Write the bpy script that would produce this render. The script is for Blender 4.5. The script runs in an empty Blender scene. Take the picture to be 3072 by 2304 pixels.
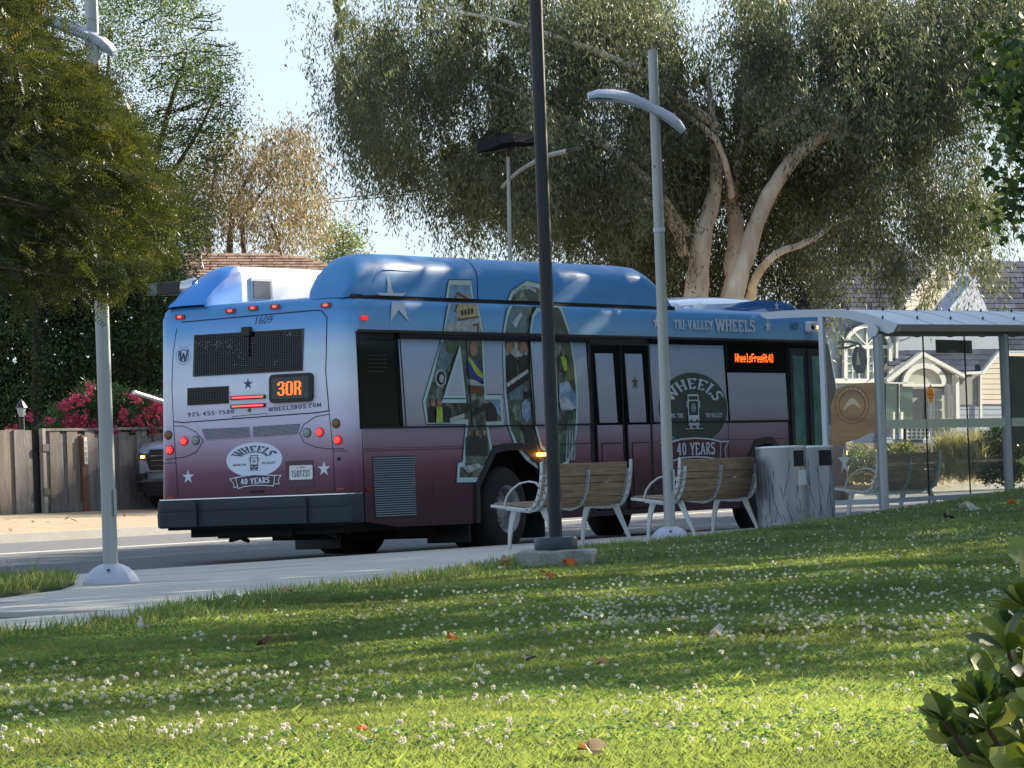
import bpy, bmesh, math, random
import numpy as np
from mathutils import Vector, Matrix

scene = bpy.context.scene
random.seed(7)
RNG = np.random.default_rng(11)

# ------------------------------------------------------------------ camera
FPX = 12134.5                       # focal length in pixels of the 3072 px wide photograph
ROLL, PITCH, YAW = math.radians(-2.1757), math.radians(1.2977), math.radians(29.3559)
CAM = np.array([-38.2908, -23.5976, 0.8387])
_F = np.array([math.cos(YAW)*math.cos(PITCH), math.sin(YAW)*math.cos(PITCH), math.sin(PITCH)])
_r = np.cross(_F, [0, 0, 1.0]); _r /= np.linalg.norm(_r)
_u = np.cross(_r, _F)
RT = math.cos(ROLL)*_r + math.sin(ROLL)*_u
UP = -math.sin(ROLL)*_r + math.cos(ROLL)*_u
cam_data = bpy.data.cameras.new('camera')
cam = bpy.data.objects.new('camera', cam_data)
scene.collection.objects.link(cam)
cam_data.sensor_width = 36.0
cam_data.lens = FPX/3072*36
cam_data.clip_start = 0.3
cam_data.clip_end = 3000
M = Matrix(((RT[0], UP[0], -_F[0], CAM[0]), (RT[1], UP[1], -_F[1], CAM[1]), (RT[2], UP[2], -_F[2], CAM[2]), (0, 0, 0, 1)))
cam.matrix_world = M
scene.camera = cam
scene.render.resolution_x = 1024
scene.render.resolution_y = 768

# ------------------------------------------------------------------ light
SUN_ALPHA, SUN_EL = math.radians(48), math.radians(21)
_Fh = np.array([math.cos(YAW), math.sin(YAW), 0]); _rh = np.array([math.sin(YAW), -math.cos(YAW), 0])
SUND = math.cos(SUN_EL)*(math.cos(SUN_ALPHA)*_rh + math.sin(SUN_ALPHA)*_Fh) + np.array([0, 0, math.sin(SUN_EL)])
world = bpy.data.worlds.new('World'); scene.world = world; world.use_nodes = True
wn = world.node_tree; wn.nodes.clear()
sky = wn.nodes.new('ShaderNodeTexSky'); sky.sky_type = 'NISHITA'; sky.sun_disc = False
sky.sun_elevation = SUN_EL
sky.sun_rotation = math.atan2(SUND[0], SUND[1])
sky.air_density = 1.0; sky.dust_density = 0.2; sky.ozone_density = 2.5
bg = wn.nodes.new('ShaderNodeBackground'); bg.inputs[1].default_value = 0.15
sgam = wn.nodes.new('ShaderNodeGamma'); sgam.inputs[1].default_value = 0.25     # evens the whole dome, as the phone's tone curve does
wo = wn.nodes.new('ShaderNodeOutputWorld')
wn.links.new(sky.outputs[0], sgam.inputs[0]); swb = wn.nodes.new('ShaderNodeVectorMath'); swb.operation = 'MULTIPLY'; swb.inputs[1].default_value = (0.86, 0.97, 1.10)   # white balance set for the warm sunlight
wn.links.new(sgam.outputs[0], swb.inputs[0]); wn.links.new(swb.outputs[0], bg.inputs[0]); wn.links.new(bg.outputs[0], wo.inputs[0])
sd = bpy.data.lights.new('sun', 'SUN'); sd.energy = 3.7; sd.angle = math.radians(0.5); sd.color = (1.0, 0.88, 0.7)
sun = bpy.data.objects.new('sun', sd); scene.collection.objects.link(sun)
sun.rotation_euler = Vector(SUND).to_track_quat('Z', 'Y').to_euler()
sun.location = (30, -30, 40)
scene.view_settings.view_transform = 'Standard'
scene.view_settings.look = 'None'
scene.view_settings.gamma = 1
scene.view_settings.exposure = 2.08
scene.view_settings.use_curve_mapping = False
scene.render.engine = 'CYCLES'
scene.cycles.max_bounces = 8
scene.cycles.transparent_max_bounces = 12

# ------------------------------------------------------------------ turning photo pixels into places
def ray(x, y): return _F + RT*(x-1536)/FPX - UP*(y-1152)/FPX
def atD(x, y, d): return CAM + ray(x, y)*d
def onY(x, y, Y=0.0):
    d = ray(x, y); return CAM + d*(Y-CAM[1])/d[1]
def onZ(x, y, z=0.0):
    d = ray(x, y); return CAM + d*(z-CAM[2])/d[2]
def side_h(zY): return min(0.15, 0.026-0.02*zY)          # height of the sidewalk at Y

# ------------------------------------------------------------------ materials
def lin(c):
    return tuple(((v/255)/12.92 if v/255 <= 0.04045 else (((v/255)+0.055)/1.055)**2.4) for v in c)
MATS = {}
def mat(name, col, rough=0.6, metal=0.0, noise=0.0, nscale=8.0, bump=0.0, bscale=60.0, stretch=None, emis=0.0, spec=0.5, col2=None, coat=0.0):
    if name in MATS: return MATS[name]
    m = bpy.data.materials.new(name); m.use_nodes = True
    nt = m.node_tree; b = nt.nodes['Principled BSDF']
    c = tuple(col)+(1,)
    b.inputs['Base Color'].default_value = c
    b.inputs['Roughness'].default_value = rough
    b.inputs['Metallic'].default_value = metal
    b.inputs['Specular IOR Level'].default_value = spec
    b.inputs['Coat Weight'].default_value = coat
    if noise > 0 or col2 is not None or bump > 0:
        tc = nt.nodes.new('ShaderNodeTexCoord')
        mp = nt.nodes.new('ShaderNodeMapping')
        nt.links.new(tc.outputs['Object'], mp.inputs[0])
        if stretch: mp.inputs['Scale'].default_value = stretch
    if noise > 0 or col2 is not None:
        n = nt.nodes.new('ShaderNodeTexNoise'); n.inputs['Scale'].default_value = nscale; n.inputs['Detail'].default_value = 6
        n.inputs['Roughness'].default_value = 0.65
        nt.links.new(mp.outputs[0], n.inputs[0])
        cr = nt.nodes.new('ShaderNodeValToRGB')
        a = col2 if col2 is not None else tuple(v*(1-noise) for v in col)
        bb = col if col2 is not None else tuple(min(1, v*(1+noise)) for v in col)
        cr.color_ramp.elements[0].position = 0.3; cr.color_ramp.elements[1].position = 0.7
        cr.color_ramp.elements[0].color = tuple(a)+(1,); cr.color_ramp.elements[1].color = tuple(bb)+(1,)
        nt.links.new(n.outputs[0], cr.inputs[0]); nt.links.new(cr.outputs[0], b.inputs['Base Color'])
    if bump > 0:
        n2 = nt.nodes.new('ShaderNodeTexNoise'); n2.inputs['Scale'].default_value = bscale; n2.inputs['Detail'].default_value = 4
        nt.links.new(mp.outputs[0], n2.inputs[0])
        bp = nt.nodes.new('ShaderNodeBump'); bp.inputs['Strength'].default_value = bump; bp.inputs['Distance'].default_value = 0.02
        nt.links.new(n2.outputs[0], bp.inputs['Height']); nt.links.new(bp.outputs[0], b.inputs['Normal'])
    if emis > 0:
        b.inputs['Emission Color'].default_value = c
        b.inputs['Emission Strength'].default_value = emis
    MATS[name] = m
    return m

def leaf_mat(name, c1, c2, trans=0.5, rough=0.5, nscale=1.2, c3=None, tcol=None):
    """per-leaf colour from the 'rnd' attribute plus large clump variation, with light coming through"""
    if name in MATS: return MATS[name]
    m = bpy.data.materials.new(name); m.use_nodes = True
    nt = m.node_tree; nt.nodes.remove(nt.nodes['Principled BSDF'])
    out = nt.nodes['Material Output']
    at = nt.nodes.new('ShaderNodeAttribute'); at.attribute_name = 'rnd'
    cr = nt.nodes.new('ShaderNodeValToRGB')
    cr.color_ramp.elements[0].color = tuple(c1)+(1,); cr.color_ramp.elements[1].color = tuple(c2)+(1,)
    if c3 is not None:
        e = cr.color_ramp.elements.new(0.86); e.color = tuple(c2)+(1,)
        cr.color_ramp.elements[-1].color = tuple(c3)+(1,)
    nt.links.new(at.outputs['Fac'], cr.inputs[0])
    tc = nt.nodes.new('ShaderNodeTexCoord'); n = nt.nodes.new('ShaderNodeTexNoise')
    n.inputs['Scale'].default_value = nscale; n.inputs['Detail'].default_value = 3
    nt.links.new(tc.outputs['Object'], n.inputs[0])
    mr = nt.nodes.new('ShaderNodeMapRange'); mr.inputs[1].default_value = 0.3; mr.inputs[2].default_value = 0.7
    mr.inputs[3].default_value = 0.6; mr.inputs[4].default_value = 1.4
    nt.links.new(n.outputs[0], mr.inputs[0])
    mx = nt.nodes.new('ShaderNodeVectorMath'); mx.operation = 'SCALE'
    nt.links.new(cr.outputs[0], mx.inputs[0]); nt.links.new(mr.outputs[0], mx.inputs['Scale'])
    d = nt.nodes.new('ShaderNodeBsdfPrincipled'); d.inputs['Roughness'].default_value = rough
    d.inputs['Specular IOR Level'].default_value = 0.35
    nt.links.new(mx.outputs[0], d.inputs['Base Color'])
    t = nt.nodes.new('ShaderNodeBsdfTranslucent')
    tm = nt.nodes.new('ShaderNodeVectorMath'); tm.operation = 'MULTIPLY'
    tm.inputs[1].default_value = tcol or (1.5, 1.55, 0.6)
    nt.links.new(mx.outputs[0], tm.inputs[0]); nt.links.new(tm.outputs[0], t.inputs['Color'])
    ms = nt.nodes.new('ShaderNodeMixShader'); ms.inputs[0].default_value = trans
    nt.links.new(d.outputs[0], ms.inputs[1]); nt.links.new(t.outputs[0], ms.inputs[2])
    nt.links.new(ms.outputs[0], out.inputs[0])
    MATS[name] = m
    return m

def glass_mat(name, tint=(0.85, 0.95, 0.92), alpha=0.25, rough=0.03):
    """thin pane: mostly see-through, with a sharp reflection"""
    if name in MATS: return MATS[name]
    m = bpy.data.materials.new(name); m.use_nodes = True
    nt = m.node_tree; b = nt.nodes['Principled BSDF']; out = nt.nodes['Material Output']
    b.inputs['Base Color'].default_value = tuple(tint)+(1,); b.inputs['Roughness'].default_value = rough
    tr = nt.nodes.new('ShaderNodeBsdfTransparent'); tr.inputs[0].default_value = tuple(tint)+(1,)
    gl = nt.nodes.new('ShaderNodeBsdfGlossy'); gl.inputs['Roughness'].default_value = rough
    lw = nt.nodes.new('ShaderNodeLayerWeight'); lw.inputs[0].default_value = 0.5
    pw = nt.nodes.new('ShaderNodeMath'); pw.operation = 'POWER'; pw.inputs[1].default_value = 4.0; nt.links.new(lw.outputs['Facing'], pw.inputs[0])
    fr = nt.nodes.new('ShaderNodeMath'); fr.operation = 'MULTIPLY_ADD'; fr.inputs[1].default_value = 0.85; fr.inputs[2].default_value = 0.04; nt.links.new(pw.outputs[0], fr.inputs[0])
    m1 = nt.nodes.new('ShaderNodeMixShader'); m2 = nt.nodes.new('ShaderNodeMixShader')
    nt.links.new(fr.outputs[0], m1.inputs[0]); nt.links.new(tr.outputs[0], m1.inputs[1]); nt.links.new(gl.outputs[0], m1.inputs[2])
    m2.inputs[0].default_value = alpha
    nt.links.new(m1.outputs[0], m2.inputs[1]); nt.links.new(b.outputs[0], m2.inputs[2])
    nt.links.new(m2.outputs[0], out.inputs[0])
    MATS[name] = m
    return m

# ------------------------------------------------------------------ mesh building
class MB:
    def __init__(s): s.v = []; s.f = []
    def add(s, verts, faces):
        o = len(s.v); s.v.extend([tuple(float(c) for c in p) for p in verts]); s.f.extend([tuple(o+i for i in f) for f in faces]); return s
    def box(s, c, size, R=None):
        hx, hy, hz = size[0]/2, size[1]/2, size[2]/2
        P = [(x, y, z) for x in (-hx, hx) for y in (-hy, hy) for z in (-hz, hz)]
        if R is not None: P = [tuple(R @ Vector(p)) for p in P]
        P = [(p[0]+c[0], p[1]+c[1], p[2]+c[2]) for p in P]
        return s.add(P, [(0, 1, 3, 2), (4, 6, 7, 5), (0, 4, 5, 1), (2, 3, 7, 6), (0, 2, 6, 4), (1, 5, 7, 3)])
    def bb(s, x0, x1, y0, y1, z0, z1): return s.box(((x0+x1)/2, (y0+y1)/2, (z0+z1)/2), (x1-x0, y1-y0, z1-z0))
    def prism(s, pts, vec):
        """planar polygon pushed along vec"""
        n = len(pts); v = Vector(vec); P = [Vector(p) for p in pts]
        Q = P+[p+v for p in P]
        F = [tuple(range(n))[::-1], tuple(range(n, 2*n))]+[(i, (i+1) % n, n+(i+1) % n, n+i) for i in range(n)]
        return s.add(Q, F)
    def flat(s, pts): return s.add(pts, [tuple(range(len(pts)))])
    def tube(s, pts, rad, n=10, caps=True, squash=None):
        P = [Vector(p) for p in pts]; m = len(P)
        if not hasattr(rad, '__len__'): rad = [rad]*m
        rings = []
        prev = None
        for i in range(m):
            t = (P[min(i+1, m-1)]-P[max(i-1, 0)]).normalized()
            if prev is None:
                a = Vector((0, 0, 1)) if abs(t.z) < 0.9 else Vector((1, 0, 0))
                nx = t.cross(a).normalized()
            else:
                nx = (prev - t*prev.dot(t)).normalized()
            prev = nx; ny = t.cross(nx)
            r = rad[i]; sq = squash if squash else 1.0
            rings.append([P[i]+nx*math.cos(2*math.pi*k/n)*r+ny*math.sin(2*math.pi*k/n)*r*sq for k in range(n)])
        V = [p for rg in rings for p in rg]; F = []
        for i in range(m-1):
            for k in range(n):
                F.append((i*n+k, i*n+(k+1) % n, (i+1)*n+(k+1) % n, (i+1)*n+k))
        if caps: F.append(tuple(range(n))[::-1]); F.append(tuple((m-1)*n+k for k in range(n)))
        return s.add(V, F)
    def lathe(s, prof, n=24, origin=(0, 0, 0), axis='Z', caps=False):
        V = []; F = []; m = len(prof)
        for (r, h) in prof:
            for k in range(n):
                a = 2*math.pi*k/n; c, q = r*math.cos(a), r*math.sin(a)
                p = (c, q, h) if axis == 'Z' else ((c, h, q) if axis == 'Y' else (h, c, q))
                V.append((p[0]+origin[0], p[1]+origin[1], p[2]+origin[2]))
        for i in range(m-1):
            for k in range(n): F.append((i*n+k, i*n+(k+1) % n, (i+1)*n+(k+1) % n, (i+1)*n+k))
        if caps: F.append(tuple(range(n))[::-1]); F.append(tuple((m-1)*n+k for k in range(n)))
        return s.add(V, F)
    def loft(s, rings, closed=True, caps=(False, False)):
        n = len(rings[0]); V = [p for r in rings for p in r]; F = []
        for i in range(len(rings)-1):
            for k in range(n if closed else n-1):
                F.append((i*n+k, i*n+(k+1) % n, (i+1)*n+(k+1) % n, (i+1)*n+k))
        if caps[0]: F.append(tuple(range(n))[::-1])
        if caps[1]: F.append(tuple((len(rings)-1)*n+k for k in range(n)))
        return s.add(V, F)

def mesh_of(name, mb, m, smooth=False, bevel=0, recalc=True):
    me = bpy.data.meshes.new(name); me.from_pydata(mb.v, [], mb.f)
    if recalc or bevel:
        bm = bmesh.new(); bm.from_mesh(me)
        if recalc: bmesh.ops.recalc_face_normals(bm, faces=bm.faces)
        if bevel:
            es = [e for e in bm.edges if len(e.link_faces) == 2 and e.calc_face_angle(0) > 0.5]
            bmesh.ops.bevel(bm, geom=es, offset=bevel, segments=2, affect='EDGES', profile=0.7)
        bm.to_mesh(me); bm.free()
    me.materials.append(m)
    if smooth:
        me.polygons.foreach_set('use_smooth', [True]*len(me.polygons))
        try: me.set_sharp_from_angle(angle=math.radians(40))
        except Exception: pass
    me.update()
    return me
def link(o): scene.collection.objects.link(o); return o
def obj(name, mb, m, parent=None, smooth=False, bevel=0, label=None, recalc=True, kind=None):
    me = mesh_of(name, mb, m, smooth, bevel, recalc) if isinstance(mb, MB) else mb
    o = link(bpy.data.objects.new(name, me))
    if parent is not None:
        o.parent = parent; o.matrix_parent_inverse = Matrix.Translation(-Vector(root_loc(parent)))
    if label: o['label'] = label
    if kind: o['kind'] = kind
    return o
LOC = {}
def root_loc(o):
    return LOC.get(o.name, (0, 0, 0))
def tag(o, label, cat, group=None):
    o['label'] = label; o['category'] = cat
    if group: o['group'] = group
    return o
def thing(name, label, cat, loc=(0, 0, 0), group=None):
    o = link(bpy.data.objects.new(name, None)); o.location = [float(v) for v in loc]; LOC[o.name] = tuple(float(v) for v in loc)
    o.empty_display_size = 0.2
    return tag(o, label, cat, group)
def struct(name, mb, m, **k):
    return obj(name, mb, m, kind='structure', **k)
def sub(name, mb, m, part, **k):
    """a piece of a part: parts sit at the world origin inside their thing, so take the thing's offset"""
    o = obj(name, mb, m, None, **k)
    o.parent = part; o.matrix_parent_inverse = Matrix.Identity(4)
    return o
def copy_thing(src, loc, label, group=None, rz=None):
    r = src.copy(); link(r); r.location = [float(v) for v in loc]; r['label'] = label; LOC[r.name] = tuple(loc)
    if group: r['group'] = group
    if rz is not None: r.rotation_euler = (0, 0, rz)
    for ch in list(src.children):
        c = ch.copy(); link(c); c.parent = r
        for g in ch.children:
            d = g.copy(); link(d); d.parent = c
    return r
def leaf_mesh(name, V, nv, m, rnd=None, smooth=False, faces=None):
    """V: (N, nv, 3) one polygon of nv corners per leaf"""
    N = V.shape[0]; me = bpy.data.meshes.new(name)
    me.vertices.add(N*nv); me.vertices.foreach_set('co', V.reshape(-1).astype(np.float32))
    me.loops.add(N*nv); me.loops.foreach_set('vertex_index', np.arange(N*nv, dtype=np.int32))
    me.polygons.add(N); me.polygons.foreach_set('loop_start', np.arange(0, N*nv, nv, dtype=np.int32))
    me.polygons.foreach_set('loop_total', np.full(N, nv, dtype=np.int32))
    me.update(calc_edges=True)
    at = me.attributes.new('rnd', 'FLOAT', 'FACE')
    at.data.foreach_set('value', (rnd if rnd is not None else RNG.random(N)).astype(np.float32))
    me.materials.append(m); me.validate()
    return me
def unit(a): return a/np.maximum(np.linalg.norm(a, axis=-1, keepdims=True), 1e-9)
def leaf_quads(P, D, L, W, rnd_n=None, shape='diamond'):
    """P base points, D unit directions, L lengths, W widths -> quads"""
    N = len(P); rv = unit(RNG.normal(size=(N, 3))) if rnd_n is None else rnd_n
    S = unit(np.cross(D, rv)); L = np.broadcast_to(L, (N,))[:, None]; W = np.broadcast_to(W, (N,))[:, None]
    a = P; b = P+D*L*0.45+S*W*0.5; c = P+D*L; d = P+D*L*0.45-S*W*0.5
    return np.stack([a, b, c, d], axis=1)
def ellip(n, c, r, surf=0.0):
    """random points in an ellipsoid, pushed to its surface by surf"""
    u = unit(RNG.normal(size=(n, 3))); q = RNG.random(n)**(1/3); q = q*(1-surf)+surf*(0.75+0.25*q)
    return np.array(c)+u*q[:, None]*np.array(r)
# ================================================================== GROUND
def proj(P):
    P = np.atleast_2d(np.asarray(P, float)); d = P-CAM; z = d@_F
    return np.stack([1536+FPX*(d@RT)/z, 1152-FPX*(d@UP)/z, z], axis=1)
def inframe(P, pad=80):
    q = proj(P)[0]; return -pad < q[0] < 3072+pad and -pad < q[1] < 2304+pad and q[2] > 0

_ep = [onZ(x, y, 0.2) for x, y in [(0, 1886), (180, 1868), (348, 1848), (538, 1812), (696, 1784), (1002, 1752), (1260, 1720)]]
_ep = sorted([(float(p[0]), float(p[1])) for p in _ep])
_k = (_ep[1][1]-_ep[0][1])/max(0.2, _ep[1][0]-_ep[0][0]); _k = min(max(_k, 0.3), 0.6)
EDGE_X = [-60]+[p[0] for p in _ep]+[-7, 0, 60]
EDGE_Y = [_ep[0][1]-_k*(_ep[0][0]+60)]+[p[1] for p in _ep]+[-6.8, -6.5, -6.5]
def edgeY(X): return np.interp(X, EDGE_X, EDGE_Y)
FOOT = onZ(1667, 1712, 0.14)[:2]
def smst(t): t = np.clip(t, 0, 1); return t*t*(3-2*t)
def lawnz(X, Y):
    X = np.asarray(X, float); Y = np.asarray(Y, float)
    e = edgeY(X)-Y
    a = (X+5.5)/2
    sp = 2*np.where(a > 15, a, np.log1p(np.exp(np.minimum(a, 15))))
    sp = np.minimum(sp, 14+0*sp)
    zb = 0.155+0.03*smst((X+13)/5)+0.042*sp + 0.02*np.sin(X*0.9+Y*0.5)*smst((e-1)/4)+0.012*np.sin(Y*1.3-X*0.4)*smst((e-1)/3)
    zb = zb-0.02*smst((e-3)/6)*smst((-X-12)/6)
    z = 0.165+(zb-0.165)*smst(e/0.7)
    return z-0.008*np.exp(-((X-FOOT[0])**2+(Y-FOOT[1])**2)/1.3)

asphalt = mat('asphalt', lin((102, 104, 110)), rough=0.9, noise=0.22, nscale=40, bump=0.6, bscale=300)
asphalt_far = mat('dry_dirt', lin((168, 146, 120)), rough=0.95, noise=0.2, nscale=3, bump=0.6, bscale=60)
concrete = mat('concrete', lin((180, 177, 170)), rough=0.85, noise=0.12, nscale=2.5, bump=0.3, bscale=140)
concrete2 = mat('old_concrete', lin((138, 138, 132)), rough=0.9, noise=0.3, nscale=9, bump=0.9, bscale=50)
paint_w = mat('road_paint', lin((214, 214, 206)), rough=0.7, noise=0.12, nscale=20)
soil = mat('lawn_soil', lin((52, 66, 30)), rough=1.0, noise=0.4, nscale=6, bump=0.6, bscale=40)

mb = MB().flat([(-1500, -1500, -0.4), (1500, -1500, -0.4), (1500, 1500, -0.4), (-1500, 1500, -0.4)])
struct('ground', mb, mat('far_ground', lin((96, 100, 70)), rough=1.0, noise=0.2, nscale=0.05))
# road: gutter side low, slight crown
ys = [(-0.2, -0.07), (2.6, -0.015), (5.5, 0.04), (11, 0.05), (16.6, 0.04)]
mb = MB()
xs = list(range(-120, 400, 20))
V = [(x, y, z) for x in xs for (y, z) in ys]
k = len(ys)
mb.add(V, [(i*k+j, (i+1)*k+j, (i+1)*k+j+1, i*k+j+1) for i in range(len(xs)-1) for j in range(k-1)])
struct('road', mb, asphalt)
mb = MB().prism([(-120, -0.2, -0.064), (400, -0.2, -0.064), (400, 0.3, -0.056), (-120, 0.3, -0.056)], (0, 0, 0.004))
struct('gutter', mb, concrete)
# painted line, raised white markers
mb = MB().bb(-120, 300, 9.02, 9.14, 0.046, 0.0545)
obj('lane_line', mb, paint_w, kind='structure')
dots = []
for (px, py) in [(50, 1612), (220, 1603)]:
    P = onZ(px, py, 0.05)
    o = obj('road_marker', MB().lathe([(0.19, 0.0), (0.17, 0.02), (0.09, 0.036), (0.001, 0.04)], 14, (P[0], P[1], 0.047)), mat('marker_white', lin((225, 225, 220)), 0.5), smooth=True)
    tag(o, 'white round raised road marker, the %s of the two left of the near lamp post' % ('left' if px < 100 else 'right'), 'road marker', 'raised road markers'); dots.append(o)
P = onZ(487, 1655, 0.02)
o = obj('tar_patch', MB().bb(P[0]-0.25, P[0]+0.25, P[1]-0.2, P[1]+0.2, P[2]-0.03, P[2]+0.02), mat('black_tar', (0.01, 0.01, 0.01), 0.8), bevel=0.01)
tag(o, 'small black lump lying on the asphalt left of the bus bumper', 'debris')
# far kerb and dirt verge rising to the fence
struct('far_kerb', MB().bb(-120, 400, 16.6, 16.78, -0.1, 0.19), concrete)
mb = MB()
ys2 = [(16.78, 0.18), (19, 0.26), (22, 0.38), (24, 0.45), (30, 0.5), (120, 0.6), (400, 0.6)]
V = [(x, y, z) for x in xs for (y, z) in ys2]; k = len(ys2)
mb.add(V, [(i*k+j, (i+1)*k+j, (i+1)*k+j+1, i*k+j+1) for i in range(len(xs)-1) for j in range(k-1)])
struct('verge', mb, asphalt_far)
# sidewalk: bed with recessed joints, slabs proud of it
swk = struct('sidewalk', MB().add([(x, y, side_h(y)-0.03) for x in (-60, 60) for y in (-0.36, -6.2, -30)], [(0, 3, 4, 1), (1, 4, 5, 2)]), mat('joint_dark', lin((70, 68, 64)), 1.0))
kerb = MB()
for i in range(-12, 16):
    x0 = i*3.0
    kerb.bb(x0+0.006, x0+2.994, -0.36, -0.2, -0.2, 0.032)
struct('kerb', kerb, concrete, bevel=0.015)
slab_i = 0
rowsY = [-0.365, -2.3, -4.25, -6.2, -8.1, -10.0, -11.9, -13.8]
for i in range(-20, 20):
    for j in range(len(rowsY)-1):
        x0, x1 = i*1.9, i*1.9+1.888; y0, y1 = rowsY[j]-0.006, rowsY[j+1]+0.006
        if max(edgeY(x0), edgeY(x1)) > y0+0.6: continue
        cx, cy = (x0+x1)/2, (y0+y1)/2
        if not inframe((cx, cy, 0.1), 260): continue
        c = [(x0, y0), (x1, y0), (x1, y1), (x0, y1)]
        dz = random.uniform(-0.002, 0.003)
        mb = MB().prism([(a, b, side_h(b)-0.06) for a, b in c], (0, 0, 0.06+dz))
        o = obj('slab', mb, concrete, swk, bevel=0.008)
# ------------------------------------------------------------------ lawn
GX = np.concatenate([np.arange(-60, -34, 2.0), np.arange(-34, 16, 0.4), np.arange(16, 60, 3.0)])
GE = np.concatenate([np.array([0, 0.05, 0.12, 0.25, 0.4, 0.6, 0.8]), np.arange(1.1, 22, 0.5), np.arange(22, 60, 3)])
XX, EE = np.meshgrid(GX, GE, indexing='ij'); YY = edgeY(XX)-EE; ZZ = lawnz(XX, YY)
V = np.stack([XX, YY, ZZ], -1).reshape(-1, 3); ny = len(GE)
mb = MB(); mb.v = [tuple(p) for p in V]
mb.f = [(i*ny+j, i*ny+j+1, (i+1)*ny+j+1, (i+1)*ny+j) for i in range(len(GX)-1) for j in range(ny-1)]
lawn = struct('lawn', mb, soil, smooth=True, recalc=False)
struct('lawn_edge', MB().loft([[(x, edgeY(x)+0.004, 0.168), (x, edgeY(x)+0.004, 0.02)] for x in GX], closed=False), soil)

_ds = np.linspace(7.5, 50, 1400)
def lawn_hit(px, py):
    P = CAM[None]+ray(px, py)[None]*_ds[:, None]
    e = edgeY(P[:, 0])-P[:, 1]
    h = np.where((P[:, 2] < lawnz(P[:, 0], P[:, 1])) & (e > 0))[0]
    if len(h) == 0: return None
    p = P[h[0]]; return np.array([p[0], p[1], float(lawnz(p[0], p[1]))]), _ds[h[0]]

def hnoise(X, Y, s, seed=0):
    """cheap smooth value noise"""
    X = X*s; Y = Y*s; xi = np.floor(X).astype(int); yi = np.floor(Y).astype(int); fx = X-xi; fy = Y-yi
    fx = fx*fx*(3-2*fx); fy = fy*fy*(3-2*fy)
    def h(a, b): 
        v = np.sin(a*127.1+b*311.7+seed*74.7)*43758.5453; return v-np.floor(v)
    return (h(xi, yi)*(1-fx)+h(xi+1, yi)*fx)*(1-fy)+(h(xi, yi+1)*(1-fx)+h(xi+1, yi+1)*fx)*fy

def wedge(n, d0, d1):
    d = np.sqrt(RNG.random(n)*(d1*d1-d0*d0)+d0*d0); l = (RNG.random(n)-0.5)*0.2532*1.10
    P = CAM[None, :2]+_Fh[None, :2]*d[:, None]+_rh[None, :2]*(d*l)[:, None]
    ok = edgeY(P[:, 0])-P[:, 1] > 0.0
    return P[ok], d[ok]
Vs = []; Rs = []
for (n, d0, d1, w, h0, h1) in [(330000, 8.6, 13, 0.0016, 0.014, 0.032), (300000, 13, 20, 0.0030, 0.016, 0.036), (180000, 20, 29, 0.005, 0.02, 0.038), (120000, 29, 50, 0.010, 0.022, 0.04)]:
    P2, d = wedge(n, d0, d1)
    N = len(P2); nz = hnoise(P2[:, 0], P2[:, 1], 1.6, 3); nz2 = hnoise(P2[:, 0], P2[:, 1], 7.0, 5)
    P = np.column_stack([P2, lawnz(P2[:, 0], P2[:, 1])-0.004])
    D = unit(np.column_stack([RNG.normal(0, 0.33, N), RNG.normal(0, 0.33, N), np.ones(N)]))
    L = (h0+(h1-h0)*RNG.random(N)**1.5)*(0.7+0.5*nz+0.35*nz2)
    # few stray tall blades
    L = np.where(RNG.random(N) < 0.003, L*1.7, L)
    a = P; S = unit(np.cross(D, unit(RNG.normal(size=(N, 3))))); ww = (w*(0.7+0.6*RNG.random(N)))[:, None]
    bend = unit(np.column_stack([D[:, :2], np.zeros(N)+1e-6]))
    tip = P+D*L[:, None]+bend*(L*0.35)[:, None]-np.array([0, 0, 1])*(L*0.12)[:, None]
    mid = P+D*L[:, None]*0.5
    Vs.append(np.stack([a-S*ww*0.5, a+S*ww*0.5, mid+S*ww*0.42+0*tip, tip], 1)); Rs.append(np.clip(0.55*RNG.random(N)+0.45*(nz*0.6+nz2*0.4)+0.0, 0, 1))
grass_m = leaf_mat('grass_blades', lin((84, 104, 62)), lin((136, 152, 98)), trans=0.5, rough=0.5, nscale=0.6, c3=lin((178, 176, 132)), tcol=(1.2, 1.12, 0.56))
me = leaf_mesh('lawn_grass', np.concatenate(Vs), 4, grass_m, np.concatenate(Rs))
o = link(bpy.data.objects.new('lawn_grass', me)); tag(o, 'short green lawn grass growing over the whole foreground rise', 'grass'); o['kind'] = 'stuff'
# weeds and longer tufts along the lawn edge
def tufts(pts, hmin, hmax, per=30, spread=0.05, w=0.006):
    A = []
    for p in pts:
        n = per; B = np.array(p)+np.column_stack([RNG.normal(0, spread, n), RNG.normal(0, spread, n), np.zeros(n)])
        D = unit(np.column_stack([RNG.normal(0, 0.45, n), RNG.normal(0, 0.45, n), np.ones(n)]))
        A.append(leaf_quads(B, D, hmin+(hmax-hmin)*RNG.random(n), w))
    return np.concatenate(A)
pts = []
for k in range(520):
    x = RNG.uniform(-24, 8); e = RNG.random()**2*0.5-0.03
    pts.append((x, float(edgeY(x))-e, float(lawnz(x, edgeY(x)-max(e, 0)))-0.01))
me = leaf_mesh('edge_grass', tufts(pts, 0.03, 0.11, 26, 0.05, 0.007), 4, grass_m)
o = link(bpy.data.objects.new('edge_grass', me)); tag(o, 'longer uncut grass fringing the lawn along the sidewalk', 'grass'); o['kind'] = 'stuff'
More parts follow.
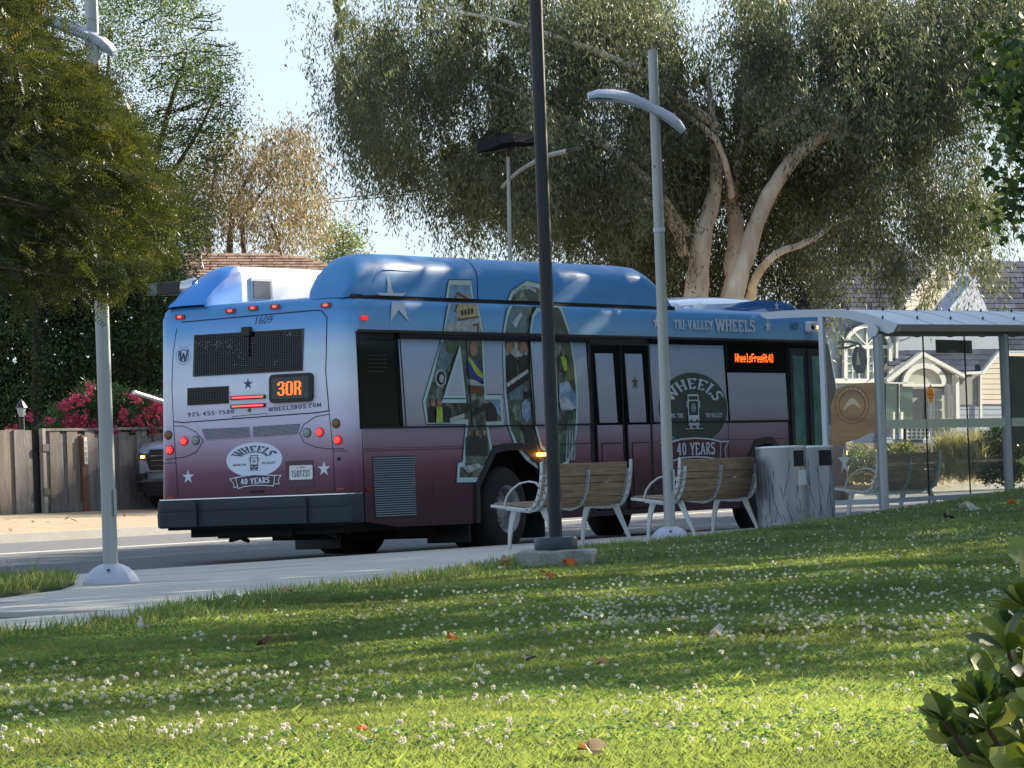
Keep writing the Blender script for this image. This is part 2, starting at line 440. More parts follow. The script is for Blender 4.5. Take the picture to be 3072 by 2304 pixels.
# small grass patch beside the near lamp post
patch = [(-30, -9.2), (-20, -8.2), (-16.9, -7.45), (-15.6, -6.95), (-14.75, -6.62), (-13.6, -5.9), (-12.2, -4.9), (-11.2, -4.1), (-10.6, -3.2), (-14, -3.2), (-30, -6.5)]
patch_soil = struct('grass_patch_soil', MB().prism([(x, y, side_h(y)-0.01) for x, y in patch], (0, 0, 0.03)), soil)
def inpoly(x, y, poly):
    c = np.zeros(len(x), bool); n = len(poly); j = n-1
    for i in range(n):
        xi, yi = poly[i]; xj, yj = poly[j]
        c ^= ((yi > y) != (yj > y)) & (x < (xj-xi)*(y-yi)/(yj-yi+1e-12)+xi); j = i
    return c
n = 90000; X = RNG.uniform(-22, -10.4, n); Y = RNG.uniform(-9.2, -3, n); k = inpoly(X, Y, patch); X = X[k]; Y = Y[k]; N = len(X)
P = np.column_stack([X, Y, np.minimum(0.15, 0.026-0.02*Y)+0.018])
D = unit(np.column_stack([RNG.normal(0, 0.5, N), RNG.normal(0, 0.5, N), np.ones(N)]))
L = (0.05+0.07*RNG.random(N))*(0.6+0.8*hnoise(X, Y, 2.5, 9)); L = np.where(RNG.random(N) < 0.004, L*2.6, L)
me = leaf_mesh('patch_grass', leaf_quads(P, D, L, 0.011), 4, grass_m)
o = link(bpy.data.objects.new('patch_grass', me)); tag(o, 'patch of longer grass beside the near lamp post base', 'grass'); o['kind'] = 'stuff'

# ------------------------------------------------------------------ clover
clover_leaf = leaf_mat('clover_leaves', lin((70, 104, 54)), lin((108, 136, 74)), trans=0.45, rough=0.6, nscale=1.0, tcol=(1.15, 1.2, 0.55))
P2, d = wedge(26000, 8.6, 24)
nz = hnoise(P2[:, 0], P2[:, 1], 1.1, 21); P2 = P2[nz > 0.46]; N = len(P2)
P = np.column_stack([P2, lawnz(P2[:, 0], P2[:, 1])+0.02+0.022*RNG.random(N)])
A = []
for k in range(3):
    ang = RNG.random(N)*0.5+2*math.pi*k/3; D = unit(np.column_stack([np.cos(ang), np.sin(ang), RNG.normal(0.15, 0.3, N)]))
    S = unit(np.cross(D, np.array([0, 0, 1.0])+RNG.normal(0, 0.3, (N, 3)))); s = (0.008+0.005*RNG.random(N))[:, None]
    A.append(np.stack([P, P+D*s*0.7+S*s*0.55, P+D*s*1.15, P+D*s*0.7-S*s*0.55], 1))
me = leaf_mesh('clover_leaves', np.concatenate(A), 4, clover_leaf)
o = link(bpy.data.objects.new('clover_leaves', me)); tag(o, 'low three-part clover leaves spread through the lawn', 'clover'); o['kind'] = 'stuff'

petal = leaf_mat('clover_petals', lin((196, 190, 172)), lin((236, 234, 222)), trans=0.35, rough=0.7, nscale=3, tcol=(1.0, 0.98, 0.9))
stem_m = mat('clover_stem', lin((96, 120, 52)), 0.6)
def flower_V(seed, n=26, r=0.0105):
    g = np.random.default_rng(seed)
    D = unit(g.normal(size=(n, 3))*np.array([1, 1, 0.8])+np.array([0, 0, 0.25])); B = D*r*0.25
    return leaf_quads(B, D, r*(0.75+0.35*g.random(n)), r*0.62, unit(g.normal(size=(n, 3))))
fl_meshes = []
for sd_ in range(4):
    V = flower_V(sd_); V[..., 2] += 0.0
    me = leaf_mesh('clover_head', V, 4, petal); fl_meshes.append((me, V))
stem_mesh = mesh_of('clover_stem', MB().tube([(0, 0, -0.06), (0.002, 0.001, -0.03), (0, 0, -0.004)], 0.0011, 4), stem_m)
cand = []
zones = [(230, 0, 1536, 2010, 2300), (90, 0, 900, 2090, 2300), (620, 1200, 3072, 1600, 2010), (380, 1700, 3072, 1720, 1900), (150, 500, 1900, 1780, 2080), (120, 1500, 2900, 1980, 2304), (260, 2000, 3072, 1520, 1760), (130, 1750, 2500, 1820, 1960)]
for (n, x0, x1, y0, y1) in zones:
    k = 0; t = 0
    while k < n and t < n*12:
        t += 1
        px = random.uniform(x0, x1); py = random.uniform(y0, y1)
        h = lawn_hit(px, py)
        if h is None: continue
        p, dd = h
        v = float(hnoise(np.array([p[0]]), np.array([p[1]]), 0.9, 31)[0])*0.6+float(hnoise(np.array([p[0]]), np.array([p[1]]), 3.2, 8)[0])*0.4
        if random.random() > max(0.0, (v-0.27)*2.2): continue
        cand.append((dd, p)); k += 1
cand.sort(key=lambda t: t[0])
def flower_T(i, p):
    hgt = 0.028+0.03*((i*37) % 17)/17
    return np.array([p[0], p[1], p[2]+hgt]), 0.55+0.36*((i*53) % 23)/23, (i*2.399) % 6.28
for i, (dd, p) in enumerate(cand[:300]):
    q, s, a = flower_T(i, p)
    o = link(bpy.data.objects.new('clover_flower', fl_meshes[i % 4][0])); o.location = q.tolist(); o.rotation_euler = (random.uniform(-.3, .3), random.uniform(-.3, .3), a); o.scale = (s, s, s)
    tag(o, 'small round white clover flower standing up in the near lawn', 'clover flower', 'white clover flowers in the near lawn')
    st = link(bpy.data.objects.new('stem', stem_mesh)); st.parent = o
A = []
for i, (dd, p) in enumerate(cand[300:]):
    q, s, a = flower_T(i, p); V = fl_meshes[i % 4][1]*s; c, sn = math.cos(a), math.sin(a)
    V = V @ np.array([[c, sn, 0], [-sn, c, 0], [0, 0, 1]]); A.append(V+q)
me = leaf_mesh('clover_flowers', np.concatenate(A), 4, petal)
o = link(bpy.data.objects.new('clover_flowers', me)); tag(o, 'hundreds of white clover flowers scattered over the farther lawn', 'clover flowers'); o['kind'] = 'stuff'

# ------------------------------------------------------------------ fallen leaves
def fallen(px, py, size, col, label, curl=0.3, rot=0.0, dz=0.035):
    h = lawn_hit(px, py)
    if h is None: return
    p, dd = h; p = p+np.array([0, 0, dz])
    n = 11; V = []; F = []
    for k in range(n):                      # lobed blade, curled
        a = 2*math.pi*k/n; rr = size*(0.5 if k % 2 == 0 else 0.28)*(1.0+0.25*math.sin(k*2.7))
        x, y = rr*math.cos(a), rr*math.sin(a)*0.8
        V.append((x, y, curl*size*((x/size)**2*2.2)+0.12*size*math.sin(3*a)))
    V.append((0, 0, 0)); F = [(k, (k+1) % n, n) for k in range(n)]
    cr, sr = math.cos(rot), math.sin(rot)
    tilt = Matrix.Rotation(0.35, 3, 'X') @ Matrix.Rotation(rot, 3, 'Z')
    V = [tuple(np.array(tilt @ Vector(v))+p) for v in V]
    m = leaf_mat('dead_leaf_%s' % col[0], lin(col[1]), lin(col[2]), trans=0.3, rough=0.6, nscale=20, tcol=(1.1, 0.9, 0.6))
    o = obj('fallen_leaf', MB().add(V, F), m, smooth=True, recalc=False)
    tag(o, label, 'leaf', 'dry leaves fallen on the lawn')
TAN = ('tan', (170, 140, 100), (196, 168, 128)); BRN = ('brown', (96, 66, 48), (130, 98, 74)); ORG = ('orange', (190, 96, 40), (214, 120, 60)); GRY = ('grey', (176, 176, 172), (206, 206, 204)); DRK = ('dark', (50, 44, 38), (80, 70, 60))
fallen(503, 1832, 0.13, ORG, 'small orange-tan dry leaf at the lawn edge right of the near lamp post', 0.3, 0.4)
fallen(866, 1790, 0.12, TAN, 'tan dry leaf at the lawn edge in front of the bus mudflap', 0.3, 1.2)
fallen(1517, 1702, 0.15, TAN, 'pale dry leaf in the grass just left of the concrete lamp footing', 0.5, 0.9)
fallen(1707, 1702, 0.17, ORG, 'orange dry leaf lying against the concrete lamp footing', 0.2, 0.2)
fallen(1648, 1742, 0.13, ORG, 'orange dry leaf in the grass below the concrete lamp footing', 0.3, 2.2)
fallen(787, 1962, 0.075, BRN, 'curled brown dry leaf alone in the left middle of the lawn', 0.9, 0.3)
fallen(1357, 1940, 0.07, ORG, 'rust coloured dry leaf in the middle of the lawn', 0.3, 0.8)
fallen(1583, 2004, 0.075, DRK, 'dark shrivelled leaf near the centre of the lawn', 0.6, 2.0)
fallen(1805, 2022, 0.07, TAN, 'narrow tan leaf right of the dark shrivelled leaf', 0.5, 0.6)
fallen(1087, 2228, 0.045, ORG, 'bright orange leaf scrap in the sunlit front of the lawn', 0.3, 0.4)
fallen(1770, 2296, 0.1, TAN, 'large tan leaf at the very front of the lawn', 0.4, 0.2)
fallen(430, 1905, 0.09, GRY, 'pale grey curled leaf on the lawn left of the bus', 0.9, 1.4)
fallen(2152, 1930, 0.09, GRY, 'whitish leaf among the dense clover', 0.7, 0.5)
fallen(2905, 1533, 0.3, GRY, 'long pale leaf on the lawn crest below the shelter', 0.2, 0.3)
fallen(2845, 1563, 0.16, DRK, 'small dark leaf on the lawn crest below the shelter', 0.4, 1.3)
fallen(3040, 1520, 0.16, ORG, 'tan leaf at the right edge of the lawn crest', 0.3, 0.8)

# litter and marks across the road
V = []; lc = leaf_mat('litter_leaf', lin((120, 92, 66)), lin((176, 148, 112)), trans=.1, rough=.8, nscale=2)
n = 260; X = RNG.uniform(10, 60, n); Y = RNG.uniform(16.9, 23.8, n); Z = np.interp(Y, [p[0] for p in ys2], [p[1] for p in ys2])+.01
a = RNG.random(n)*6.28; D_ = unit(np.column_stack([np.cos(a), np.sin(a), RNG.uniform(0, .35, n)]))
me = leaf_mesh('verge_litter', leaf_quads(np.column_stack([X, Y, Z]), D_, .16+.2*RNG.random(n), .07, np.tile([[0, 0, 1.0]], (n, 1))), 4, lc)
o = link(bpy.data.objects.new('verge_litter', me)); tag(o, 'dry bark and leaf litter lying on the sunlit dirt verge', 'litter'); o['kind'] = 'stuff'
tar = mat('crack_sealant', lin((58, 58, 62)), .7)
for y0, z0, seed in [(4.1, .020, 1), (6.7, .046, 2), (12.6, .0505, 3)]:
    g = np.random.default_rng(seed); xs_ = np.arange(-20, 60, 1.0); mb = MB(); yy = y0+np.cumsum(g.normal(0, .02, len(xs_)))*.6; zz = np.interp(yy, [p[0] for p in ys], [p[1] for p in ys])+.004
    for i in range(len(xs_)-1): mb.flat([(xs_[i], yy[i]-.02, zz[i]), (xs_[i+1], yy[i+1]-.02, zz[i+1]), (xs_[i+1], yy[i+1]+.02, zz[i+1]), (xs_[i], yy[i]+.02, zz[i])])
    obj('crack_seal', mb, tar, kind='structure')
# ================================================================== LETTERING HELPERS
def arcp(cx, cy, rx, ry, a0, a1, n=8):
    return [(cx+rx*math.cos(math.radians(a0+(a1-a0)*i/n)), cy+ry*math.sin(math.radians(a0+(a1-a0)*i/n))) for i in range(n+1)]
# condensed slab letters: strokes in a box of height 1; 'S' = serif bar at that foot
GLY = {
 'W': (1.0, [[(.06, 1), (.27, 0)], [(.27, 0), (.5, .95)], [(.5, .95), (.73, 0)], [(.73, 0), (.94, 1)]], [(.08, 1), (.5, 1), (.92, 1)]),
 'H': (.72, [[(.15, 0), (.15, 1)], [(.57, 0), (.57, 1)], [(.15, .5), (.57, .5)]], [(.15, 0), (.15, 1), (.57, 0), (.57, 1)]),
 'E': (.62, [[(.15, 0), (.15, 1)], [(.03, .96), (.55, .96)], [(.15, .5), (.42, .5)], [(.03, .04), (.56, .04)], [(.53, .96), (.53, .78)], [(.54, .04), (.54, .22)]], []),
 'L': (.6, [[(.17, 0), (.17, 1)], [(.03, .04), (.55, .04)], [(.53, .04), (.53, .25)]], [(.17, 1)]),
 'S': (.58, [arcp(.29, .74, .2, .22, 20, 270, 9), arcp(.29, .27, .2, .25, 90, -160, 9), [(.49, .8), (.49, 1)], [(.09, .2), (.09, 0)]], []),
 'Y': (.68, [[(.08, 1), (.34, .45)], [(.6, 1), (.34, .45)], [(.34, .45), (.34, 0)]], [(.1, 1), (.58, 1), (.34, 0)]),
 'A': (.7, [[(.1, 0), (.35, 1)], [(.6, 0), (.35, 1)], [(.2, .32), (.5, .32)]], [(.12, 0), (.58, 0)]),
 'R': (.66, [[(.15, 0), (.15, 1)], [(.03, .96), (.35, .96)], arcp(.33, .74, .18, .22, 90, -90, 7), [(.33, .52), (.15, .52)], [(.3, .52), (.54, 0)]], [(.15, 0), (.54, 0)]),
 'T': (.62, [[(.31, 0), (.31, 1)], [(.05, .96), (.57, .96)], [(.07, .96), (.07, .76)], [(.55, .96), (.55, .76)]], [(.31, 0)]),
 'I': (.34, [[(.17, 0), (.17, 1)]], [(.17, 0), (.17, 1)]),
 'V': (.68, [[(.08, 1), (.34, 0)], [(.6, 1), (.34, 0)]], [(.1, 1), (.58, 1)]),
 'M': (.86, [[(.14, 0), (.14, 1)], [(.14, 1), (.43, .2)], [(.43, .2), (.72, 1)], [(.72, 0), (.72, 1)]], [(.14, 0), (.72, 0)]),
 'N': (.74, [[(.14, 0), (.14, 1)], [(.14, 1), (.6, 0)], [(.6, 0), (.6, 1)]], [(.14, 0), (.6, 1)]),
 'O': (.64, [arcp(.32, .5, .22, .46, 0, 360, 18)], []),
 'G': (.66, [arcp(.32, .5, .22, .46, 50, 330, 14), [(.54, .0), (.54, .42)], [(.36, .42), (.6, .42)]], []),
 'U': (.7, [[(.14, 1), (.14, .3)], arcp(.35, .27, .21, .25, 180, 360, 8), [(.56, .3), (.56, 1)]], [(.14, 1), (.56, 1)]),
 'B': (.64, [[(.15, 0), (.15, 1)], [(.03, .96), (.33, .96)], arcp(.31, .74, .18, .22, 90, -90, 7), [(.31, .52), (.15, .52)], arcp(.31, .28, .21, .24, 90, -90, 7), [(.31, .04), (.03, .04)]], []),
 'C': (.62, [arcp(.32, .5, .22, .46, 50, 310, 14), [(.5, .72), (.5, 1)]], []),
 '.': (.26, [[(.13, 0), (.13, .14)]], []),
 '*': (.3, [[(.15, .42), (.15, .58)]], []),
 '-': (.36, [[(.06, .45), (.3, .45)]], []),
 ' ': (.36, [], []),
 '0': (.6, [arcp(.3, .5, .19, .46, 0, 360, 18)], []),
 '1': (.44, [[(.24, 0), (.24, 1)], [(.24, .98), (.08, .8)]], [(.24, 0)]),
 '2': (.58, [arcp(.29, .74, .19, .23, 170, -30, 8), [(.45, .62), (.08, .05)], [(.06, .05), (.52, .05)]], []),
 '3': (.58, [arcp(.28, .74, .18, .22, 160, -90, 8), arcp(.28, .27, .2, .24, 90, -160, 9)], []),
 '4': (.62, [[(.4, 0), (.4, 1)], [(.4, 1), (.05, .3)], [(.05, .3), (.56, .3)]], [(.4, 0)]),
 '5': (.58, [[(.12, .96), (.48, .96)], [(.13, .96), (.13, .55)], arcp(.28, .3, .2, .28, 120, -150, 10)], []),
 '6': (.6, [arcp(.3, .3, .19, .27, 0, 360, 14), arcp(.42, .3, .31, .68, 180, 100, 7)], []),
 '7': (.56, [[(.06, .95), (.5, .95)], [(.5, .95), (.22, 0)], [(.07, .95), (.07, .78)]], []),
 '9': (.6, [arcp(.3, .7, .19, .27, 0, 360, 14), arcp(.18, .7, .31, .68, 0, -80, 7)], []),
 'D': (.66, [[(.15, 0), (.15, 1)], arcp(.15, .5, .4, .46, 90, -90, 10), [(.03, .96), (.2, .96)], [(.03, .04), (.2, .04)]], []),
}
def strokes(txt, sw=.15, serif=.14, track=.06, nos=False):
    """list of small polygons (u,v) with text height 1"""
    out = []; x = 0
    for ch in txt:
        w, st, sf = GLY[ch]
        for pl in st:
            for (a, b) in zip(pl[:-1], pl[1:]):
                d = (b[0]-a[0], b[1]-a[1]); L = math.hypot(*d) or 1e-6
                hor = abs(d[1]) < 0.3*abs(d[0]); t = (sw*(0.62 if hor else 1.0))/2
                n = (-d[1]/L*t, d[0]/L*t); e = (d[0]/L*t*0.25, d[1]/L*t*0.25) if len(pl) > 2 else (0, 0)
                out.append([(x+a[0]-e[0]+n[0], a[1]-e[1]+n[1]), (x+b[0]+e[0]+n[0], b[1]+e[1]+n[1]), (x+b[0]+e[0]-n[0], b[1]+e[1]-n[1]), (x+a[0]-e[0]-n[0], a[1]-e[1]-n[1])])
        if not nos:
            for (sx, sy) in sf:
                y0, y1 = (0, sw*.55) if sy == 0 else (1-sw*.55, 1)
                out.append([(x+sx-serif, y0), (x+sx+serif, y0), (x+sx+serif, y1), (x+sx-serif, y1)])
        x += w+track
    return out, x-track
def text_mesh(polys, fn):
    """fn(u, v, k) -> world point; k lifts each stroke a hair so that none share a plane"""
    mb = MB()
    for i, p in enumerate(polys): mb.flat([fn(u, v, i % 9) for u, v in p])
    return mb
def line_text(name, txt, p0, p1, h, out, m, parent, sw=.15, serif=.14, track=.06, nos=False, slant=0.0, **kw):
    """text whose baseline runs from p0 to p1 (world), height h along +z, faces 'out'"""
    P, W = strokes(txt, sw, serif, track, nos); p0 = Vector(p0); p1 = Vector(p1); e = (p1-p0)/W; o = Vector(out); up = Vector((0, 0, 1))*h
    if isinstance(kw.get('up'), Vector): up = kw.pop('up')*h
    mb = text_mesh(P, lambda u, v, k: tuple(p0+e*(u+slant*v)+up*v+o*(0.0004*k)))
    return obj(name, mb, m, parent, recalc=False)
def arc_text(name, txt, fn2, R0, a_mid, span, h, m, parent, sw=.15, serif=.14, track=.1, rx=1.0):
    """text on a circle; fn2(x, y, k) places plane coordinates in the world"""
    P, W = strokes(txt, sw, serif, track); mb = MB()
    for i, p in enumerate(P):
        q = []
        for u, v in p:
            a = math.radians(a_mid+span*(0.5-u/W)); r = R0+v*h
            q.append(fn2(r*math.cos(a)*rx, r*math.sin(a), i % 9))
        mb.flat(q)
    return obj(name, mb, m, parent, recalc=False)
DOT = {'W': ["10001", "10001", "10001", "10101", "10101", "11011", "10001"], 'h': ["10000", "10000", "10110", "11001", "10001", "10001", "10001"],
       'e': ["00000", "00000", "01110", "10001", "11111", "10000", "01110"], 'l': ["01100", "00100", "00100", "00100", "00100", "00100", "01110"],
       's': ["00000", "00000", "01111", "10000", "01110", "00001", "11110"], 'F': ["11111", "10000", "10000", "11110", "10000", "10000", "10000"],
       'r': ["00000", "00000", "10110", "11001", "10000", "10000", "10000"], 'A': ["01110", "10001", "10001", "11111", "10001", "10001", "10001"],
       't': ["01000", "01000", "11110", "01000", "01000", "01001", "00110"], '4': ["00010", "00110", "01010", "10010", "11111", "00010", "00010"],
       '0': ["01110", "10001", "10001", "10001", "10001", "10001", "01110"]}
BIG = {'3': ["011110", "110011", "110011", "000011", "000110", "011110", "000011", "000011", "110011", "110011", "011110"],
       '0': ["011110", "110011", "110011", "110011", "110011", "110011", "110011", "110011", "110011", "110011", "011110"],
       'R': ["111110", "110011", "110011", "110011", "110011", "111110", "110110", "110011", "110011", "110011", "110011"]}
def dots_mesh(txt, font, p0, ex, ez, fill=0.86, gap=1):
    mb = MB(); x = 0
    for ch in txt:
        rows = font[ch]; n = len(rows)
        for r, row in enumerate(rows):
            for c, b in enumerate(row):
                if b == '1':
                    u, v = x+c, n-1-r
                    mb.flat([tuple(p0+ex*(u+a)+ez*(v+b2)) for a, b2 in ((0, 0), (fill, 0), (fill, fill), (0, fill))])
        x += len(rows[0])+gap
    return mb
def inset_poly(P, d):
    n = len(P); A = sum(P[i][0]*P[(i+1) % n][1]-P[(i+1) % n][0]*P[i][1] for i in range(n)); s = 1 if A > 0 else -1; out = []
    for i in range(n):
        a, b, c = P[i-1], P[i], P[(i+1) % n]
        e1 = np.array([b[0]-a[0], b[1]-a[1]], float); e2 = np.array([c[0]-b[0], c[1]-b[1]], float); e1 /= np.linalg.norm(e1); e2 /= np.linalg.norm(e2)
        n1 = np.array([-e1[1], e1[0]])*s; n2 = np.array([-e2[1], e2[0]])*s; m_ = n1+n2; q = m_@m_
        m_ = m_*2/max(q, 0.6); out.append((b[0]+m_[0]*d, b[1]+m_[1]*d))
    return out
def clip_poly(P, ax, val, keep):
    """half-plane clip on coordinate ax; keep 'lt' or 'gt'"""
    out = []; n = len(P); ins = (lambda p: p[ax] <= val) if keep == 'lt' else (lambda p: p[ax] >= val)
    for i in range(n):
        a, b = P[i], P[(i+1) % n]
        if ins(a): out.append(a)
        if ins(a) != ins(b):
            t = (val-a[ax])/(b[ax]-a[ax]); out.append(tuple(a[k]+(b[k]-a[k])*t for k in range(len(a))))
    return out
def star(cx, cy, r, r2=0.4, rot=90, sx=1.0):
    return [(cx+sx*(r if k % 2 == 0 else r*r2)*math.cos(math.radians(rot+36*k)), cy+(r if k % 2 == 0 else r*r2)*math.sin(math.radians(rot+36*k))) for k in range(10)]

# ================================================================== BUS
def ramp_z(name, stops, z0, z1, rough=0.35, coat=0.3):
    m = bpy.data.materials.new(name); m.use_nodes = True; nt = m.node_tree; b = nt.nodes['Principled BSDF']
    tc = nt.nodes.new('ShaderNodeTexCoord'); sp = nt.nodes.new('ShaderNodeSeparateXYZ'); mr = nt.nodes.new('ShaderNodeMapRange'); cr = nt.nodes.new('ShaderNodeValToRGB')
    nt.links.new(tc.outputs['Object'], sp.inputs[0]); nt.links.new(sp.outputs['Z'], mr.inputs[0]); mr.inputs[1].default_value = z0; mr.inputs[2].default_value = z1
    nt.links.new(mr.outputs[0], cr.inputs[0])
    els = cr.color_ramp.elements
    while len(els) < len(stops): els.new(0.5)
    for e, (z, c) in zip(els, stops): e.position = (z-z0)/(z1-z0); e.color = lin(c)+(1,)
    n = nt.nodes.new('ShaderNodeTexNoise'); n.inputs['Scale'].default_value = 2.2; n.inputs['Detail'].default_value = 8
    mp = nt.nodes.new('ShaderNodeMapping'); mp.inputs['Scale'].default_value = (0.5, 1, 2.5); nt.links.new(tc.outputs['Object'], mp.inputs[0]); nt.links.new(mp.outputs[0], n.inputs[0])
    m2 = nt.nodes.new('ShaderNodeMapRange'); m2.inputs[3].default_value = 0.88; m2.inputs[4].default_value = 1.08; nt.links.new(n.outputs[0], m2.inputs[0])
    vm = nt.nodes.new('ShaderNodeVectorMath'); vm.operation = 'SCALE'; nt.links.new(cr.outputs[0], vm.inputs[0]); nt.links.new(m2.outputs[0], vm.inputs['Scale'])
    nt.links.new(vm.outputs[0], b.inputs['Base Color']); b.inputs['Roughness'].default_value = rough; b.inputs['Specular IOR Level'].default_value = 0.3; b.inputs['Coat Weight'].default_value = coat; b.inputs['Coat Roughness'].default_value = 0.22
    bp = nt.nodes.new('ShaderNodeBump'); bp.inputs['Strength'].default_value = 0.05; bp.inputs['Distance'].default_value = 0.05
    n3 = nt.nodes.new('ShaderNodeTexNoise'); n3.inputs['Scale'].default_value = 1.5; nt.links.new(mp.outputs[0], n3.inputs[0])
    nt.links.new(n3.outputs[0], bp.inputs['Height']); nt.links.new(bp.outputs[0], b.inputs['Normal'])
    MATS[name] = m
    return m
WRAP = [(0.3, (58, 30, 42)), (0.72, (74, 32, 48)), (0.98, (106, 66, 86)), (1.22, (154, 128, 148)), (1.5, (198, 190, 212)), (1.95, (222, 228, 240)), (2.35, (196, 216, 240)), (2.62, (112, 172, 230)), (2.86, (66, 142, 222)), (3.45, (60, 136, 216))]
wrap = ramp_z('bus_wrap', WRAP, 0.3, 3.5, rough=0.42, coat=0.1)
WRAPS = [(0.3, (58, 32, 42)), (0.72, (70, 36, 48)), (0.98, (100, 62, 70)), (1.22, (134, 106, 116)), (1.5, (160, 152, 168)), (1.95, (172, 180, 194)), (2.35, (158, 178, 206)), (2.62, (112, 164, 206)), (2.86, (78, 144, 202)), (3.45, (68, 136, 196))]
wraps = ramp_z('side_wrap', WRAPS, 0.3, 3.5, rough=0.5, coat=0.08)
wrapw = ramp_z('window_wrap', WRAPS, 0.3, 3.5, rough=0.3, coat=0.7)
MATS['window_wrap'].node_tree.nodes['Principled BSDF'].inputs['Coat Roughness'].default_value = 0.05
blackg = mat('black_glass', (0.006, 0.007, 0.008), 0.08, spec=0.6)
blackp = mat('black_plastic', lin((30, 31, 34)), 0.55, noise=0.2, nscale=6)
seam_m = mat('seam_dark', (0.008, 0.008, 0.012), 0.7)
rubber = mat('tyre_rubber', lin((24, 24, 25)), 0.85, noise=0.3, nscale=14)
bumper_m = mat('bumper_rubber', lin((36, 43, 50)), 0.65, noise=0.15, nscale=4, bump=0.1)
chrome = mat('chrome_trim', lin((200, 204, 208)), 0.25, metal=1.0)
steel = mat('wheel_steel', lin((150, 152, 156)), 0.45, metal=0.6, noise=0.3, nscale=12)
mint = mat('mint_outline', lin((172, 198, 198)), 0.4)
decal_w = mat('decal_white', lin((196, 204, 218)), 0.4)
decal_n = mat('decal_navy', lin((42, 62, 92)), 0.4)
decal_g = mat('decal_green', lin((44, 60, 56)), 0.3)
decal_m = mat('decal_maroon', lin((72, 34, 44)), 0.35)
redl = mat('red_lamp', lin((190, 26, 28)), 0.2, emis=0.35)
redd = mat('red_lens', lin((150, 22, 22)), 0.2)
led = mat('red_led', (1.0, 0.06, 0.05), 0.3, emis=0.7)
ledo = mat('amber_led', (1.0, 0.13, 0.015), 0.3, emis=0.75)
amb = mat('amber_lens', lin((120, 84, 52)), 0.25)
amb_on = mat('amber_lamp_lit', (1.0, 0.3, 0.05), 0.3, emis=3.0)
clearl = mat('clear_lens', lin((140, 146, 146)), 0.2, noise=0.2, nscale=60)
whitep = mat('white_paint', lin((214, 216, 222)), 0.4, noise=0.05, nscale=3)
perf = mat('perforated_metal', lin((118, 126, 136)), 0.55, metal=0.2)
holes = mat('grille_black', (0.006, 0.006, 0.008), 0.8)

bus = thing('city_bus', 'blue, white and maroon city bus numbered 1609 waiting at the kerb', 'bus', (6, 1.3, -0.07))
W_ = 2.59
def rx(z): return -0.04+0.0593*(z-1.45)
def outline(Xr, Xf, inset, rc=0.2, rf=0.35, n=6):
    P = []
    def arc(cx, cy, r, a0):
        for i in range(n+1):
            a = math.radians(a0+90*i/n); P.append((cx+r*math.cos(a), cy+r*math.sin(a)))
    y0, y1 = inset, W_-inset
    arc(Xr+rc, y0+rc, rc, 180); arc(Xf-rf, y0+rf, rf, 270); arc(Xf-rf, y1-rf, rf, 0); arc(Xr+rc, y1-rc, rc, 90)
    return P
def FXZ(z): return 13.32-max(0, z-1.15)*0.34
rings = []
for z, ins, dx in [(1.205, 0, 0), (1.6, 0, 0), (2.1, 0, 0), (2.5, 0.0, 0), (2.78, 0.006, 0.0), (2.85, 0.02, 0.01), (2.885, 0.05, 0.035), (2.91, 0.1, 0.1), (2.935, 0.3, 0.35), (2.95, 0.7, 0.8)]:
    Xf = FXZ(z)-dx
    rings.append([(x, y, z) for x, y in outline(rx(z)+dx, Xf, ins, max(0.05, 0.2-0*ins), 0.3)])
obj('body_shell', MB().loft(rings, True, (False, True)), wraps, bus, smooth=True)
# rear body as its own sheet carrying the rear print (whole height), a hair proud
def usheet(z_list, out=0.004, outy=None, xend=0.235, dxf=lambda z: 0.0, insf=lambda z: 0.0, rc=0.2, n=7):
    R = []
    for z in z_list:
        oy = out if outy is None else outy; x0 = rx(z)+dxf(z)-out; y0 = insf(z)-oy; y1 = W_-insf(z)+oy; P = [(xend, y0, z)]
        for i in range(n+1):
            a = math.radians(270-90*i/n); P.append((x0+rc+rc*math.cos(a), y0+rc+rc*math.sin(a), z))
        for i in range(n+1):
            a = math.radians(180-90*i/n); P.append((x0+rc+rc*math.cos(a), y1-rc+rc*math.sin(a), z))
        P.append((xend, y1, z)); R.append(P)
    return MB().loft(R, closed=False)
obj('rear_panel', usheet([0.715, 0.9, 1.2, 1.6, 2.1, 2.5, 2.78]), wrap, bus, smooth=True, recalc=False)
# skirts with wheel arches cut out
def arch(x0, x1, zt=1.14, dz=0.0):
    return [(x0, 0.3), (x0+0.02, 0.72), (x0+0.42, zt-0.03), (x0+0.7, zt), (x1-0.55, zt), (x1-0.2, zt-0.16), (x1, 0.74), (x1, 0.3)]
A1 = arch(2.74, 4.36); A2 = arch(9.8, 11.18)
def skirt(y, th):
    P = [(0.215, 1.2), (0.215, 0.39), (0.95, 0.31), (2.3, 0.3)]+A1+A2+[(13.02, 0.3), (13.02, 1.2)]
    return MB().prism([(x, y, z) for x, z in P], (0, th, 0))
obj('skirt_panel', skirt(0.0, 0.04), wraps, bus)
obj('skirt_panel', skirt(W_-0.04, 0.04), wraps, bus)
def fsheet(z_list, xs0, out, m, nm, rc=0.3, n=7, fx=FXZ):
    R = []
    for z in z_list:
        x1 = fx(z)+out; y0 = -out; y1 = W_+out; P = [(xs0, y0, z)]
        for i in range(n+1):
            a = math.radians(270+90*i/n); P.append((x1-rc+rc*math.cos(a), y0+rc+rc*math.sin(a), z))
        for i in range(n+1):
            a = math.radians(90*i/n); P.append((x1-rc+rc*math.cos(a), y1-rc+rc*math.sin(a), z))
        P.append((xs0, y1, z)); R.append(P)
    return obj(nm, MB().loft(R, closed=False), m, bus, smooth=True, recalc=False)
fsheet([0.55, 0.8, 1.0, 1.21], 13.0, 0.002, wraps, 'front_panel')
